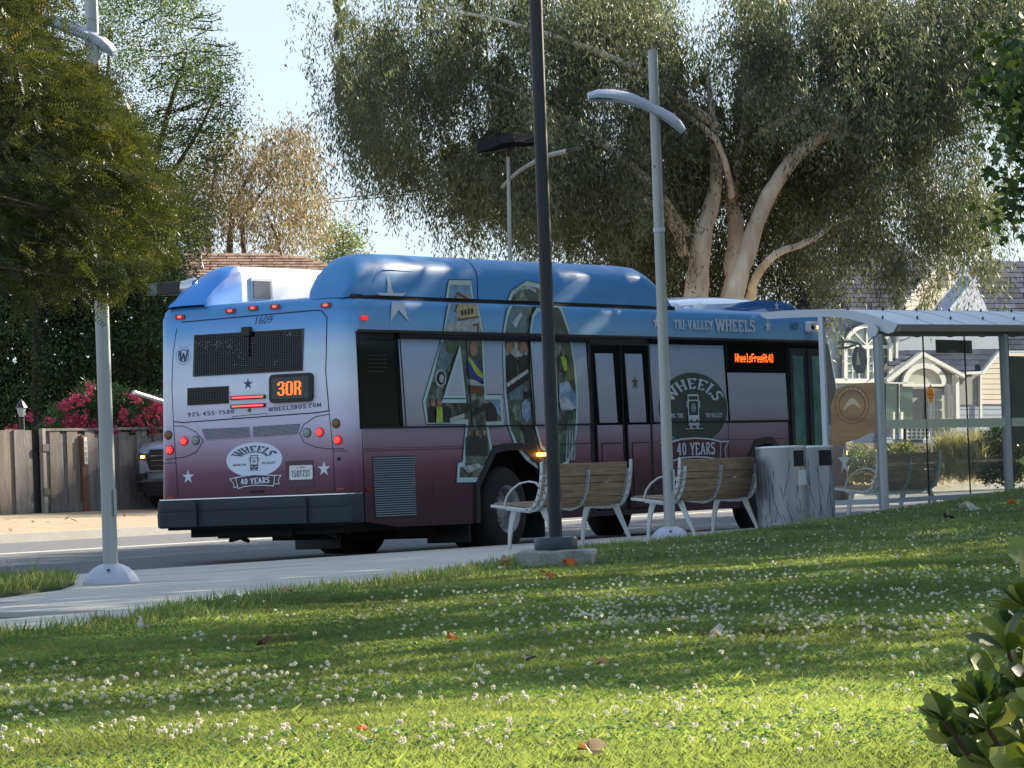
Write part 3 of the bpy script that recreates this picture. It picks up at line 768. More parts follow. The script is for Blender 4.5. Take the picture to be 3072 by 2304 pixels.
fsheet([0.3, 0.34, 0.5, 0.56], 12.85, 0.05, bumper_m, 'front_bumper')
fsheet([1.38, 1.9, 2.49], 12.37, 0.006, blackg, 'windscreen')
obj('marker_lamp', MB().box((13.12, 0.03, 0.98), (0.05, 0.03, 0.05)), amb_on, bus)
for A in (A1, A2):
    t = 0.085; o_ = inset_poly([(a, b) for a, b in A], -t); mb = MB()
    for i in range(len(A)-1):
        mb.prism([(A[i][0], -0.03, A[i][1]), (A[i+1][0], -0.03, A[i+1][1]), (o_[i+1][0], -0.03, max(0.3, o_[i+1][1])), (o_[i][0], -0.03, max(0.3, o_[i][1]))], (0, 0.05, 0))
    obj('wheel_arch', mb, blackp, bus)
# underbody and wheel wells
mb = MB().bb(0.3, 12.2, 0.42, W_-0.42, 0.34, 1.19).bb(0.3, 2.7, 0.06, W_-0.06, 0.4, 1.19).bb(4.42, 9.72, 0.06, W_-0.06, 0.34, 1.19).bb(11.24, 13.0, 0.06, W_-0.06, 0.34, 1.19)
mb.bb(0.15, 1.6, 0.3, 2.3, 0.27, 0.5).bb(1.7, 2.6, 0.5, 2.2, 0.18, 0.4).bb(0.1, 0.5, 0.9, 1.9, 0.25, 0.4).bb(2.9, 4.1, 0.9, 1.7, 0.25, 0.6)
und = mat('underbody', lin((16, 15, 15)), 0.9, noise=0.3, nscale=5)
obj('underbody', mb, und, bus)
mb = MB()
for k in range(9):
    x = random.uniform(0.2, 2.4); y = random.uniform(0.4, 2.1); mb.tube([(x, y, 0.3), (x+random.uniform(-.3, .3), y+random.uniform(-.4, .4), random.uniform(.2, .27)), (x+.3, y+.3, .32)], 0.025, 6)
obj('pipework', mb, mat('dirty_pipe', lin((46, 42, 40)), 0.7), bus)
def wheel(x, y, sgn, dual):
    w = 0.56 if dual else 0.28; c = (x, y, 0.445)
    yo = 0.0; yi = sgn*w
    prof = [(0.285, 0.02), (0.30, 0.0), (0.40, -0.012*0), (0.455, 0.012), (0.495, 0.05), (0.51, 0.09), (0.51, 0.24), (0.49, 0.27), (0.30, 0.28)]
    t = obj('wheel', MB().lathe([(r, sgn*h) for r, h in prof], 40, c, 'Y'), rubber, bus, smooth=True)
    if dual: sub('tyre', MB().lathe([(r, sgn*(h+0.3)) for r, h in prof], 32, c, 'Y'), rubber, t, smooth=True)
    d = 0.16 if dual else 0.03
    rim = [(0.292, 0.0), (0.285, 0.02), (0.262, 0.03), (0.25, 0.05), (0.24, d), (0.12, d+0.02), (0.115, d-0.06), (0.08, d-0.07), (0.001, d-0.07)]
    sub('rim', MB().lathe([(r, sgn*h) for r, h in rim], 32, c, 'Y'), steel, t, smooth=True)
    mb = MB()
    for k in range(10):
        a = 2*math.pi*k/10; mb.lathe([(0.015, sgn*(d+0.0)), (0.015, sgn*(d-0.035)), (0.001, sgn*(d-0.035))], 6, (x+0.168*math.cos(a), y, 0.445+0.168*math.sin(a)), 'Y')
    sub('lug_nuts', mb, steel, t)
wheel(3.52, 0.03, 1, True); wheel(3.52, W_-0.03, -1, True); wheel(10.5, 0.03, 1, False); wheel(10.5, W_-0.03, -1, False)
obj('mudflap', MB().bb(2.66, 2.69, 0.08, 0.66, 0.08, 0.42), blackp, bus, bevel=0.01)
obj('mudflap', MB().bb(2.66, 2.69, 1.85, 2.5, 0.05, 0.42), blackp, bus, bevel=0.01)
obj('rear_axle', MB().bb(3.1, 3.95, 0.55, 2.05, 0.16, 0.6).bb(2.72, 2.9, 0.3, 2.3, 0.14, 0.5), und, bus)  # axle block plus a wide black box added for the darkness under the bus
obj('mudflap', MB().bb(4.5, 4.53, 0.1, 0.66, 0.08, 0.42), blackp, bus, bevel=0.01)
# bumper
def bump_ring(z, out):
    return usheet([z], out=out*.8, outy=out*.15, xend=0.17, rc=0.15).v
zs = [(0.385, 0.03), (0.40, 0.085), (0.55, 0.1), (0.565, 0.085), (0.60, 0.1), (0.69, 0.075), (0.705, 0.03)]
obj('rear_bumper', MB().loft([bump_ring(z, o_) for z, o_ in zs], closed=False), bumper_m, bus, smooth=True, recalc=False)
obj('bumper_trim', MB().loft([bump_ring(z, o_) for z, o_ in [(0.702, 0.02), (0.704, 0.055), (0.716, 0.055), (0.718, 0.002)]], closed=False), chrome, bus, recalc=False)
mb = MB()
for yy in (0.53, 2.0): mb.bb(rx(.55)-0.112, rx(.55)-0.09, yy-0.02, yy+0.02, 0.4, 0.7)
obj('bumper_rib', mb, bumper_m, bus)
obj('bumper_core', MB().bb(-0.06, 0.2, 0.12, W_-0.12, 0.36, 0.7), und, bus)

# ---- side furniture: read off the photograph and laid on the side of the bus
cA = lambda x, y: (1000+x/2.765, 720+y/2.765)
cB = lambda x, y: (1700+x/2.765, 880+y/2.765)
cE = lambda x, y: (1400+x/3.16, 1200+y/3.16)
cG = lambda x, y: (1200+x/2.328, 720+y/2.328)
cH = lambda x, y: (460+x/2.765, 720+y/2.765)
cI = lambda x, y: (460+x/2.765, 1180+y/2.765)
def sXZ(p): q = onY(p[0], p[1], 0.0); return (q[0], q[2])
def side_flat(name, XZ, m, layer, y0=0.0, parent=None, sub_=False):
    y = y0-0.006-0.0025*layer
    mb = MB().flat([(x, y, z) for x, z in XZ])
    bm_o = obj(name, mb, m, parent or bus, recalc=False) if not sub_ else sub(name, mb, m, parent, recalc=False)
    return bm_o
def tri(mb):
    bm = bmesh.new(); me = bpy.data.meshes.new('t'); me.from_pydata(mb.v, [], mb.f); bm.from_mesh(me)
    bmesh.ops.triangulate(bm, faces=bm.faces, ngon_method='EAR_CLIP'); bm.to_mesh(me); bm.free()
    mb2 = MB(); mb2.v = [tuple(v.co) for v in me.vertices]; mb2.f = [tuple(p.vertices) for p in me.polygons]; return mb2
FY = 0.04
def decal(name, XZ, m, layer):
    """print that may run from the body over the roof fairing"""
    mb = MB()
    lo = clip_poly(XZ, 1, 2.862, 'lt') if max(z for _, z in XZ) > 2.862 else XZ
    hi = clip_poly(XZ, 1, 2.93, 'gt') if max(z for _, z in XZ) > 2.93 else []
    if len(lo) > 2: mb.flat([(x, -0.006-0.0025*layer-(0.0 if z < 2.8 else 0.0), z) for x, z in lo])
    if len(hi) > 2: mb.flat([(x-0.02, FY-0.006-0.0025*layer, z) for x, z in hi])
    return obj(name, tri(mb), m, bus, recalc=False)

def sbox(name, x0, x1, z0, z1, m, y0, y1, parent=None, bevel=0): return obj(name, MB().bb(x0, x1, y0, y1, z0, z1), m, parent or bus, bevel=bevel)
sbox('window_band', 0.16, 12.36, 1.425, 2.515, blackg, -0.005, 0.02)
sbox('window', 0.22, 1.0, 1.46, 2.41, mat('dark_pane', (0.010, 0.014, 0.010), 0.12), -0.009, 0.0)
mb = MB()
for k in range(5): mb.bb(0.37, 0.77, -0.013, -0.009, 2.06+k*0.045, 2.075+k*0.045)
obj('louvre', mb, mat('louvre_dark', lin((12, 14, 15)), 0.5), bus)
for a, b, a2, b2 in [(1.06, 2.51, 1.11, 2.57), (2.55, 4.03, 2.62, 4.09), (4.08, 5.54, 4.14, 5.6), (7.22, 9.34, 7.29, 9.41)]:
    side_flat('window', [(a2, 1.445), (b2, 1.445), (b, 2.44), (a, 2.44)], wrapw, 0)
side_flat('window', [(9.47, 1.455), (11.25, 1.455), (11.2, 2.085), (9.43, 2.085)], wrapw, 0)
# big 4 and 0
P4 = [(1356, 840), (1423, 841), (1430, 900), (1448, 998), (1457, 1185), (1504, 1185), (1510, 1277), (1463, 1279), (1478, 1370), (1447, 1415), (1437, 1446), (1368, 1447), (1371, 1390), (1386, 1386), (1395, 1272), (1277, 1272), (1266, 1205), (1327, 998)]
T4 = [(1373, 1035), (1391, 1198), (1321, 1198)]
P0 = [(1589, 842), (1623, 850), (1650, 872), (1685, 926), (1709, 995), (1724, 1085), (1733, 1190), (1731, 1276), (1722, 1345), (1700, 1395), (1665, 1418), (1620, 1412), (1577, 1380), (1543, 1336), (1521, 1277), (1511, 1190), (1507, 1085), (1506, 999), (1518, 935), (1544, 872)]
H0 = [(1604, 922), (1626, 930), (1648, 985), (1662, 1100), (1668, 1250), (1660, 1335), (1640, 1365), (1615, 1345), (1597, 1276), (1585, 1130), (1582, 995), (1590, 945)]
def collage():
    m = bpy.data.materials.new('photo_print'); m.use_nodes = True; nt = m.node_tree; b = nt.nodes['Principled BSDF']
    tc = nt.nodes.new('ShaderNodeTexCoord'); v = nt.nodes.new('ShaderNodeTexVoronoi'); v.inputs['Scale'].default_value = 5.0; v.distance = 'CHEBYCHEV'
    n = nt.nodes.new('ShaderNodeTexNoise'); n.inputs['Scale'].default_value = 9; n.inputs['Detail'].default_value = 8
    nt.links.new(tc.outputs['Object'], v.inputs['Vector']); nt.links.new(tc.outputs['Object'], n.inputs[0])
    cr = nt.nodes.new('ShaderNodeValToRGB'); els = cr.color_ramp.elements
    cols = [(0.0, (30, 38, 36)), (0.25, (64, 78, 74)), (0.42, (44, 54, 44)), (0.55, (110, 118, 112)), (0.66, (60, 74, 60)), (0.8, (140, 146, 136)), (1.0, (92, 96, 80))]
    while len(els) < len(cols): els.new(0.5)
    for e, (p, c) in zip(els, cols): e.position = p; e.color = lin(c)+(1,)
    sp = nt.nodes.new('ShaderNodeSeparateColor'); nt.links.new(v.outputs['Color'], sp.inputs[0])
    mx = nt.nodes.new('ShaderNodeMix'); mx.inputs[0].default_value = 0.5; nt.links.new(sp.outputs[0], mx.inputs[2]); nt.links.new(n.outputs[0], mx.inputs[3])
    nt.links.new(mx.outputs[0], cr.inputs[0]); nt.links.new(cr.outputs[0], b.inputs['Base Color']); b.inputs['Roughness'].default_value = 0.3; b.inputs['Coat Weight'].default_value = 0.4
    return m
coll = collage()
S4 = [sXZ(p) for p in P4]; S0 = [sXZ(p) for p in P0]
edge_dk = mat('numeral_shadow', lin((46, 62, 74)), 0.4)  # dark printed rim all round the numerals
for nm, S_ in (('numeral_four', S4), ('numeral_zero', S0)):
    decal(nm, inset_poly(S_, -0.012), edge_dk, 1)
    decal(nm, S_, mint, 2); decal('photo_print', inset_poly(S_, 0.055), coll, 3)
t4 = [sXZ(p) for p in T4]; h0 = [sXZ(p) for p in H0]
for nm, S_, d in (('numeral_four', t4, 0.05), ('numeral_zero', h0, 0.045)):
    decal(nm, inset_poly(S_, -0.01), edge_dk, 10); decal(nm, S_, mint, 11); decal(nm, inset_poly(S_, d), wraps, 12)
decal('numeral_four', [sXZ(p) for p in [(1322, 1195), (1392, 1195), (1392, 1209), (1316, 1209)]], mint, 11)
pc = {k: mat('print_'+k, lin(tuple(int(v*.8+22) for v in c)), 0.4, noise=.45, nscale=16) for k, c in dict(sky=(120, 160, 196), cream=(186, 172, 128), brown=(96, 66, 40), black=(22, 24, 28), skin=(150, 110, 84), vest=(170, 190, 60), blue=(40, 58, 140), shirt=(130, 164, 196), teal=(84, 120, 128), pale=(168, 176, 176), green=(60, 84, 50), white=(190, 196, 200)).items()}
def pdec(k, pts, layer=5): decal('photo_print', [sXZ(p) for p in pts], pc[k], layer)
def A_(pts): return [cA(*p) for p in pts]
pdec('sky', A_([(1000, 375), (1150, 375), (1185, 540), (1195, 700), (930, 700)]), 4)
pdec('pale', A_([(930, 700), (1200, 640), (1205, 768), (915, 768)]), 5)
pdec('cream', A_([(1010, 520), (1110, 440), (1180, 500), (1192, 640), (1020, 660)]), 5)
pdec('brown', A_([(995, 590), (1045, 425), (1165, 495), (1165, 512), (1045, 452), (1005, 600)]), 6)
pdec('brown', A_([(1018, 655), (1195, 630), (1195, 645), (1020, 672)]), 6)
for k in range(4): pdec('black', A_([(1045+k*27, 585-k*5), (1063+k*27, 582-k*5), (1065+k*27, 625-k*5), (1048+k*27, 628-k*5)]), 7)
pdec('brown', A_([(1140, 700), (1195, 690), (1197, 765), (1180, 765), (1178, 712), (1142, 718)]), 6)
pdec('teal', A_([(880, 850), (1060, 845), (1000, 900), (940, 1060), (850, 1180), (820, 1150)]), 4)
pdec('green', A_([(910, 850), (1040, 850), (1000, 960), (930, 930)]), 5)
def disc(cx, cy, r, k, layer, sy=1.0, n=14): pdec(k, [cA(cx+r*math.cos(6.283*i/n), cy+r*sy*math.sin(6.283*i/n)) for i in range(n)], layer)
disc(880, 1145, 48, 'white', 5, 1.5); disc(880, 1145, 36, 'black', 6, 1.6); disc(884, 1150, 20, 'pale', 7, 1.8)
# man in safety vest
disc(1150, 905, 34, 'skin', 7, 1.8); pdec('blue', A_([(1085, 1010), (1150, 985), (1215, 1060), (1235, 1180), (1230, 1200), (1100, 1120)]), 6)
pdec('vest', A_([(1095, 985), (1120, 975), (1190, 1070), (1228, 1110), (1228, 1150), (1175, 1120), (1130, 1040)]), 7)
pdec('brown', A_([(1110, 1205), (1240, 1215), (1245, 1275), (1112, 1270)]), 5); pdec('pale', A_([(1095, 1150), (1235, 1180), (1240, 1215), (1100, 1200)]), 6)
for k, (cx, c) in enumerate([(810, 'black'), (865, 'vest'), (930, 'black')]):
    disc(cx, 1350, 20, 'skin', 7, 1.5); pdec(c, A_([(cx-38, 1400), (cx, 1375), (cx+34, 1400), (cx+30, 1515), (cx-34, 1515)]), 6)
pdec('pale', A_([(950, 1480), (1070, 1440), (1075, 1475), (955, 1512)]), 7)
pdec('black', A_([(1130, 1420), (1300, 1345), (1340, 1400), (1350, 1500), (1270, 1500), (1265, 1400), (1140, 1470)]), 6)
pdec('sky', A_([(1285, 1330), (1375, 1330), (1385, 1500), (1320, 1380)]), 5)
for cx in (1115, 1180, 1240): disc(cx, 1600, 15, 'skin', 7, 1.6); pdec('black', A_([(cx-28, 1640), (cx, 1620), (cx+26, 1640), (cx+30, 1790), (cx-30, 1790)]), 6)
pdec('pale', [(1380, 1400), (1430, 1390), (1440, 1400), (1400, 1420)], 7)
# zero: people and buses
pdec('pale', A_([(1500, 430), (1560, 385), (1640, 375), (1700, 410), (1700, 440), (1640, 405), (1570, 415)]), 6)
pdec('teal', A_([(1510, 520), (1600, 520), (1590, 770), (1430, 770), (1440, 640)]), 4); pdec('white', A_([(1470, 690), (1540, 600), (1560, 620), (1500, 730)]), 6)
disc(1450, 890, 34, 'skin', 7, 1.4); disc(1560, 890, 36, 'skin', 7, 1.4); disc(1452, 868, 40, 'brown', 6, 1.5); disc(1562, 866, 42, 'brown', 6, 1.5)
pdec('pale', A_([(1420, 845), (1600, 845), (1600, 960), (1420, 980)]), 4)
pdec('black', A_([(1420, 960), (1460, 940), (1510, 990), (1515, 1100), (1500, 1160), (1425, 1190)]), 7); pdec('black', A_([(1525, 985), (1570, 950), (1600, 960), (1602, 1080), (1530, 1120)]), 7)
pdec('white', A_([(1420, 1190), (1600, 1070), (1603, 1100), (1422, 1225)]), 8); pdec('black', A_([(1425, 1215), (1603, 1110), (1605, 1160), (1430, 1280)]), 7)
pdec('teal', A_([(1435, 1240), (1560, 1180), (1560, 1320), (1450, 1330)]), 6)
pdec('shirt', A_([(1545, 1360), (1580, 1320), (1620, 1350), (1622, 1470), (1590, 1510), (1555, 1470)]), 7); disc(1585, 1290, 22, 'black', 7, 1.5)
pdec('black', [(1560, 1275), (1592, 1275), (1615, 1390), (1590, 1385), (1575, 1340)], 7); pdec('green', [(1524, 1240), (1556, 1280), (1556, 1330), (1530, 1290)], 6)
pdec('vest', A_([(1870, 970), (1900, 960), (1925, 1000), (1925, 1080), (1900, 1090)]), 7); disc(1893, 935, 14, 'skin', 8, 1.5)
pdec('sky', A_([(1860, 1190), (1930, 1170), (2000, 1290), (2005, 1400), (1880, 1420), (1858, 1330)]), 7); pdec('white', A_([(1860, 1330), (1900, 1290), (1960, 1350), (2000, 1390), (1960, 1415), (1870, 1400)]), 8)
pdec('green', A_([(1870, 850), (1960, 870), (1985, 1150), (1900, 1180), (1940, 1000)]), 5)
for k in range(4): pdec('pale', [(1695+k*8, 1290), (1699+k*8, 1290), (1697+k*8, 1380), (1692+k*8, 1380)], 6)
# black rails and window divisions over the print
sbox('window_rail', 1.02, 5.58, 2.44, 2.515, blackg, -0.052, -0.042)
sbox('window_rail', 7.2, 12.36, 2.455, 2.515, blackg, -0.052, -0.042)
sbox('window_rail', 0.14, 12.36, 2.505, 2.535, blackp, -0.055, -0.03)
sbox('window_sill', 0.16, 5.62, 1.422, 1.442, seam_m, -0.05, -0.042); sbox('window_sill', 7.24, 11.3, 1.435, 1.452, seam_m, -0.05, -0.042)
for a, b in [(1.03, 1.1), (2.53, 2.6), (4.06, 4.12)]:
    obj('window_divider', MB().prism([(a-0.008, -0.05, 2.45), (a+0.008, -0.05, 2.45), (b+0.008, -0.05, 1.44), (b-0.008, -0.05, 1.44)], (0, 0.008, 0)), seam_m, bus)
sbox('seam', 0.22, 2.6, 1.174, 1.18, seam_m, -0.003, 0.01); sbox('seam', 4.45, 5.6, 1.194, 1.2, seam_m, -0.05, -0.042); sbox('seam', 0.2, 0.208, 0.4, 2.5, seam_m, -0.008, 0.01)
sbox('seam', 7.3, 9.8, 1.2, 1.205, seam_m, -0.003, 0.01); sbox('seam', 9.4, 9.408, 0.3, 1.43, seam_m, -0.003, 0.01)
# middle door
sbox('door_frame', 5.58, 7.24, 0.33, 2.505, blackp, -0.008, 0.03)
for (x0, x1, g0, g1, lab) in [(5.67, 6.42, 5.74, 6.2, 0), (6.48, 7.17, 6.53, 6.98, 1)]:
    d = obj('door_leaf', MB().bb(x0, x1, -0.02, -0.006, 0.36, 2.42), blackg, bus, bevel=0.004)
    sub('pane', MB().prism([(g0, -0.028, 2.31), (g1, -0.028, 2.31), (g1+0.06, -0.028, 1.45), (g0+0.06, -0.028, 1.45)], (0, 0.007, 0)), wrapw, d)
    sub('lower_panel', MB().bb(x0+0.06, x1-0.04, -0.03, -0.02, 0.38, 1.42), wraps, d, bevel=0.003)
    sub('panel_frame', MB().bb(x0+0.13, x1-0.09, -0.036, -0.03, 0.4, 1.2), seam_m, d)
    sub('panel_infill', MB().bb(x0+0.145, x1-0.105, -0.04, -0.035, 0.4, 1.185), wraps, d)
side_flat('star', star(6.76, 1.95, 0.105, 0.38), mat('star_brown', lin((96, 84, 84)), 0.4), 11)
# front door with panes
teal = mat('tinted_pane', lin((96, 132, 124)), 0.06, noise=0.45, nscale=3.0, spec=0.9)
sbox('door_frame', 11.26, 12.36, 0.33, 2.47, blackg, -0.02, 0.0)
for (x0, x1, g0, g1) in [(11.3, 11.84, 11.39, 11.7), (11.88, 12.36, 12.0, 12.3)]:
    d = obj('door_leaf', MB().bb(x0, x1, -0.034, -0.02, 0.36, 2.42), blackp, bus, bevel=0.004)
    sub('pane', MB().bb(g0, g1, -0.04, -0.034, 0.9, 2.32), teal, d)
    sub('rubber_edge', MB().bb(x1-0.05, x1-0.02, -0.042, -0.03, 0.36, 2.4), seam_m, d)
sbox('seam', 11.245, 11.26, 0.33, 2.5, seam_m, -0.03, 0.0)
# logo on the side
lc = [sXZ(cB(*p)) for p in [(1035, 660), (745, 950), (1322, 950), (1035, 1215)]]
LX, LZ = 8.4, 1.62
ell = lambda rx_, rz_, cx=LX, cz=LZ, a0=0, a1=360, n=40: [(cx+rx_*math.cos(math.radians(a0+(a1-a0)*i/n)), cz+rz_*math.sin(math.radians(a0+(a1-a0)*i/n))) for i in range(n)]
side_flat('logo_disc', ell(1.01, 0.475), mat('logo_rim', lin((150, 166, 176)), 0.3), 1)
side_flat('logo_disc', ell(0.985, 0.462), decal_g, 2)
f2 = lambda x, y, k: (LX+x, -0.018-0.0003*k, LZ+y)
arc_text('logo_lettering', 'WHEELS', f2, 0.255, 90, 138, 0.135, decal_w, bus, sw=.17, rx=2.45)
def bus_icon(fn, s, m, md, parent, place):
    """front view of a small bus as print"""
    R = lambda x0, x1, z0, z1: [(x0*s, z0*s), (x1*s, z0*s), (x1*s, z1*s), (x0*s, z1*s)]
    mb = MB()
    for i, p in enumerate([R(-.5, .5, .92, 1.0), R(-.5, -.42, .0, .92), R(.42, .5, 0, .92), R(-.42, .42, .68, .74), R(-.5, .5, -.5, 0.0), R(-.62, -.55, .35, .62), R(.55, .62, .35, .62), R(-.62, -.42, .62, .68), R(.42, .62, .62, .68), R(-.38, -.2, -.62, -.5), R(.2, .38, -.62, -.5), R(-.8, .8, -.66, -.63)]):
        mb.flat([fn(x, z, i) for x, z in p])
    a = place('logo_bus', mb, m)
    mb = MB()
    for i, p in enumerate([R(-.4, -.15, -.28, -.2), R(.15, .4, -.28, -.2), R(-.1, .1, -.36, -.3)]): mb.flat([fn(x, z, i+9) for x, z in p])
    place('logo_bus', mb, md)
    ring = [(math.cos(math.radians(a)), math.sin(math.radians(a))) for a in range(0, 360, 24)]; mb = MB()
    for i in range(len(ring)):
        a, b = ring[i], ring[(i+1) % len(ring)]
        mb.flat([fn(a[0]*.2*s, (.36+a[1]*.2)*s, 5), fn(b[0]*.2*s, (.36+b[1]*.2)*s, 5), fn(b[0]*.16*s, (.36+b[1]*.16)*s, 5), fn(a[0]*.16*s, (.36+a[1]*.16)*s, 5)])
    for q in ([(-.1, .46), (-.06, .46), (-.03, .28), (-.06, .28)], [(-.05, .28), (-.02, .28), (.02, .42), (-.01, .42)], [(.0, .42), (.03, .42), (.06, .28), (.03, .28)], [(.04, .28), (.07, .28), (.12, .46), (.09, .46)]): mb.flat([fn(x*s, z*s, 7) for x, z in q])
    place('logo_bus', mb, m)
f3 = lambda x, z, k: (LX-0.02+x*1.15, -0.02-0.0004*k, 1.53+z)
bus_icon(f3, 0.27, decal_w, decal_g, bus, lambda n, mb, m: obj(n, mb, m, bus, recalc=False))
line_text('logo_lettering', 'MOVING THE', (7.5, -0.02, 1.5), (8.08, -0.02, 1.5), 0.055, (0, -1, 0), decal_w, bus, sw=.18)
line_text('logo_lettering', 'TRI-VALLEY', (8.72, -0.02, 1.5), (9.2, -0.02, 1.5), 0.055, (0, -1, 0), decal_w, bus, sw=.18)
BAN = [(7.62, 1.19), (8.0, 1.235), (8.4, 1.245), (8.8, 1.23), (9.15, 1.19), (9.1, 0.93), (8.75, 0.97), (8.4, 0.985), (8.0, 0.975), (7.66, 0.93)]
side_flat('banner', [(7.4, 1.2), (7.72, 1.16), (7.68, 0.95), (7.46, 0.93), (7.56, 1.08)], decal_w, 3); side_flat('banner', [(9.0, 1.19), (9.4, 1.19), (9.27, 1.08), (9.3, 0.93), (9.05, 0.95)], decal_w, 3)
side_flat('banner', inset_poly([(9.0, 1.19), (9.4, 1.19), (9.27, 1.08), (9.3, 0.93), (9.05, 0.95)], 0.02), decal_m, 4); side_flat('banner', inset_poly([(7.4, 1.2), (7.72, 1.16), (7.68, 0.95), (7.46, 0.93), (7.56, 1.08)], 0.02), decal_m, 4)
obj('banner', tri(MB().flat([(x, -0.019, z) for x, z in BAN])), decal_w, bus, recalc=False)
obj('banner', tri(MB().flat([(x, -0.0215, z) for x, z in inset_poly(BAN, 0.02)])), decal_m, bus, recalc=False)
line_text('banner_lettering', '40 YEARS', (7.86, -0.024, 1.02), (8.95, -0.024, 1.02), 0.155, (0, -1, 0), decal_w, bus, sw=.17)
# roof-line lettering
line_text('lettering', 'TRI-VALLEY', (7.93, -0.014, 2.645), (9.05, -0.014, 2.645), 0.115, (0, -1, 0), decal_w, bus, sw=.18)
line_text('lettering', 'WHEELS', (9.13, -0.014, 2.63), (10.3, -0.014, 2.63), 0.155, (0, -1, 0), decal_w, bus, sw=.2)
side_flat('star', [(a, b) for a, b in star(10.71, 2.715, 0.11, 0.4)], decal_w, 2); side_flat('star', star(7.45, 2.715, 0.11, 0.4), decal_w, 2)
decal('star', [sXZ(cA(*p)) for p in [(480, 285), (525, 438), (632, 438), (565, 500), (625, 680), (535, 580), (468, 680), (480, 500), (378, 432), (475, 438)]], decal_w, 1)
def bfont(name, txt, size, m, parent, fn, shear=0.0):
    cu = bpy.data.curves.new(name, 'FONT'); cu.body = txt; cu.size = size; cu.shear = shear; cu.resolution_u = 3
    t = bpy.data.objects.new(name, cu); scene.collection.objects.link(t); dg = bpy.context.evaluated_depsgraph_get()
    me = bpy.data.meshes.new_from_object(t.evaluated_get(dg)); bpy.data.objects.remove(t); bpy.data.curves.remove(cu)
    for v in me.vertices: v.co = fn(v.co.x, v.co.y)
    me.materials.clear(); me.materials.append(m)
    return obj(name, me, m, parent)
bfont('fleet_number', '1609', 0.15, decal_n, bus, lambda x, y: Vector((11.39+x*0.95, -0.012, 2.675+y)))
# side destination sign
sbox('side_sign', 9.43, 11.22, 2.1, 2.48, blackg, -0.014, 0.0)
sp0 = Vector((9.66, -0.02, 2.225)); ex = Vector((1.15/83, 0, 0)); ez = Vector((0, 0, 0.115/7))
obj('sign_dots', dots_mesh('WheelsFreeAt40', DOT, sp0, ex, ez, 0.9), ledo, bus, recalc=False, kind='stuff')
o = obj('camera_dome', MB().box((11.98, -0.05, 2.72), (0.2, 0.1, 0.15)), whitep, bus, bevel=0.03); sub('lens', MB().lathe([(0.045, -0.101), (0.04, -0.108), (0.001, -0.11)], 12, (11.93, 0, 2.72), 'Y'), blackg, o)
sbox('marker_lamp', 12.27, 12.36, 2.7, 2.74, amb_on, -0.02, 0.0, bevel=0.005)
sbox('marker_lamp', 0.27, 0.39, 2.64, 2.69, redl, -0.025, 0.0, bevel=0.008)
sbox('marker_lamp', 4.14, 4.29, 1.06, 1.1, amb_on, -0.09, -0.03, bevel=0.008)
# side radiator grille
g = obj('side_grille', MB().prism([(0.40, -0.005, 1.11), (1.31, -0.005, 1.11), (1.31, -0.005, 0.44), (0.44, -0.005, 0.42)], (0, 0.01, 0)), holes, bus)
for k in range(26):
    z = 0.435+k*0.026; sub('grille_slat', MB().prism([(0.40+0.04*(1.11-z), -0.016, z), (1.31, -0.016, z), (1.31, -0.008, z+0.013), (0.40+0.04*(1.11-z), -0.008, z+0.013)], (0, 0.004, 0)), perf, g)
sbox('seam', 0.215, 0.222, 0.4, 1.17, seam_m, -0.004, 0.01); sbox('reflector', 0.245, 0.33, 0.73, 0.76, redd, -0.008, 0.0)
sbox('access_panel', 1.72, 2.15, 0.62, 0.86, wraps, -0.004, 0.01, bevel=0.003)

# ---- roof pods
def pod(name, Xs, ysec, m, mirror=False, bevelx=None):
    """Xs: list of (X, height factor, inset); ysec: outline (Y, z)"""
    R = []
    for X, h, ins in Xs:
        row = []
        ymid = sum(p[0] for p in ysec)/len(ysec)
        for (y, z) in ysec:
            yy = y+(ymid-y)*ins; row.append((X, yy, 2.89+(z-2.89)*h))
        R.append(row)
    return obj(name, MB().loft(R, closed=False, caps=(False, False)), m, bus, smooth=True)
YS = [(0.04, 2.93), (0.04, 3.05), (0.04, 3.17), (0.06, 3.27), (0.12, 3.355), (0.21, 3.41), (0.34, 3.43), (0.48, 3.40), (0.6, 3.28), (0.66, 3.1), (0.67, 2.89)]
pod('roof_fairing', [(0.10, 0.02, 0.35), (0.13, 0.25, 0.24), (0.2, 0.5, 0.14), (0.31, 0.72, 0.07), (0.45, 0.87, 0.03), (0.62, 0.955, 0.01), (0.85, 0.99, 0), (1.5, 1.0, 0), (2.985, 1.005, 0)], YS, wraps)
pod('roof_fairing', [(3.0, 1.005, 0), (5, 1.02, 0), (7.0, 1.03, 0), (7.25, 1.01, 0.0), (7.45, 0.92, 0.02), (7.7, 0.7, 0.05), (7.95, 0.4, 0.1), (8.17, 0.03, 0.2)], YS, wraps)
sbox('fairing_gap', 0.2, 8.1, 2.885, 2.935, seam_m, 0.05, 0.6)
obj('fairing_seam', MB().loft([[(X, y-0.0015 if y < 0.3 else y, 2.89+(z-2.89)*1.005+0.001) for (y, z) in YS] for X in (2.98, 3.005)], closed=False), seam_m, bus)
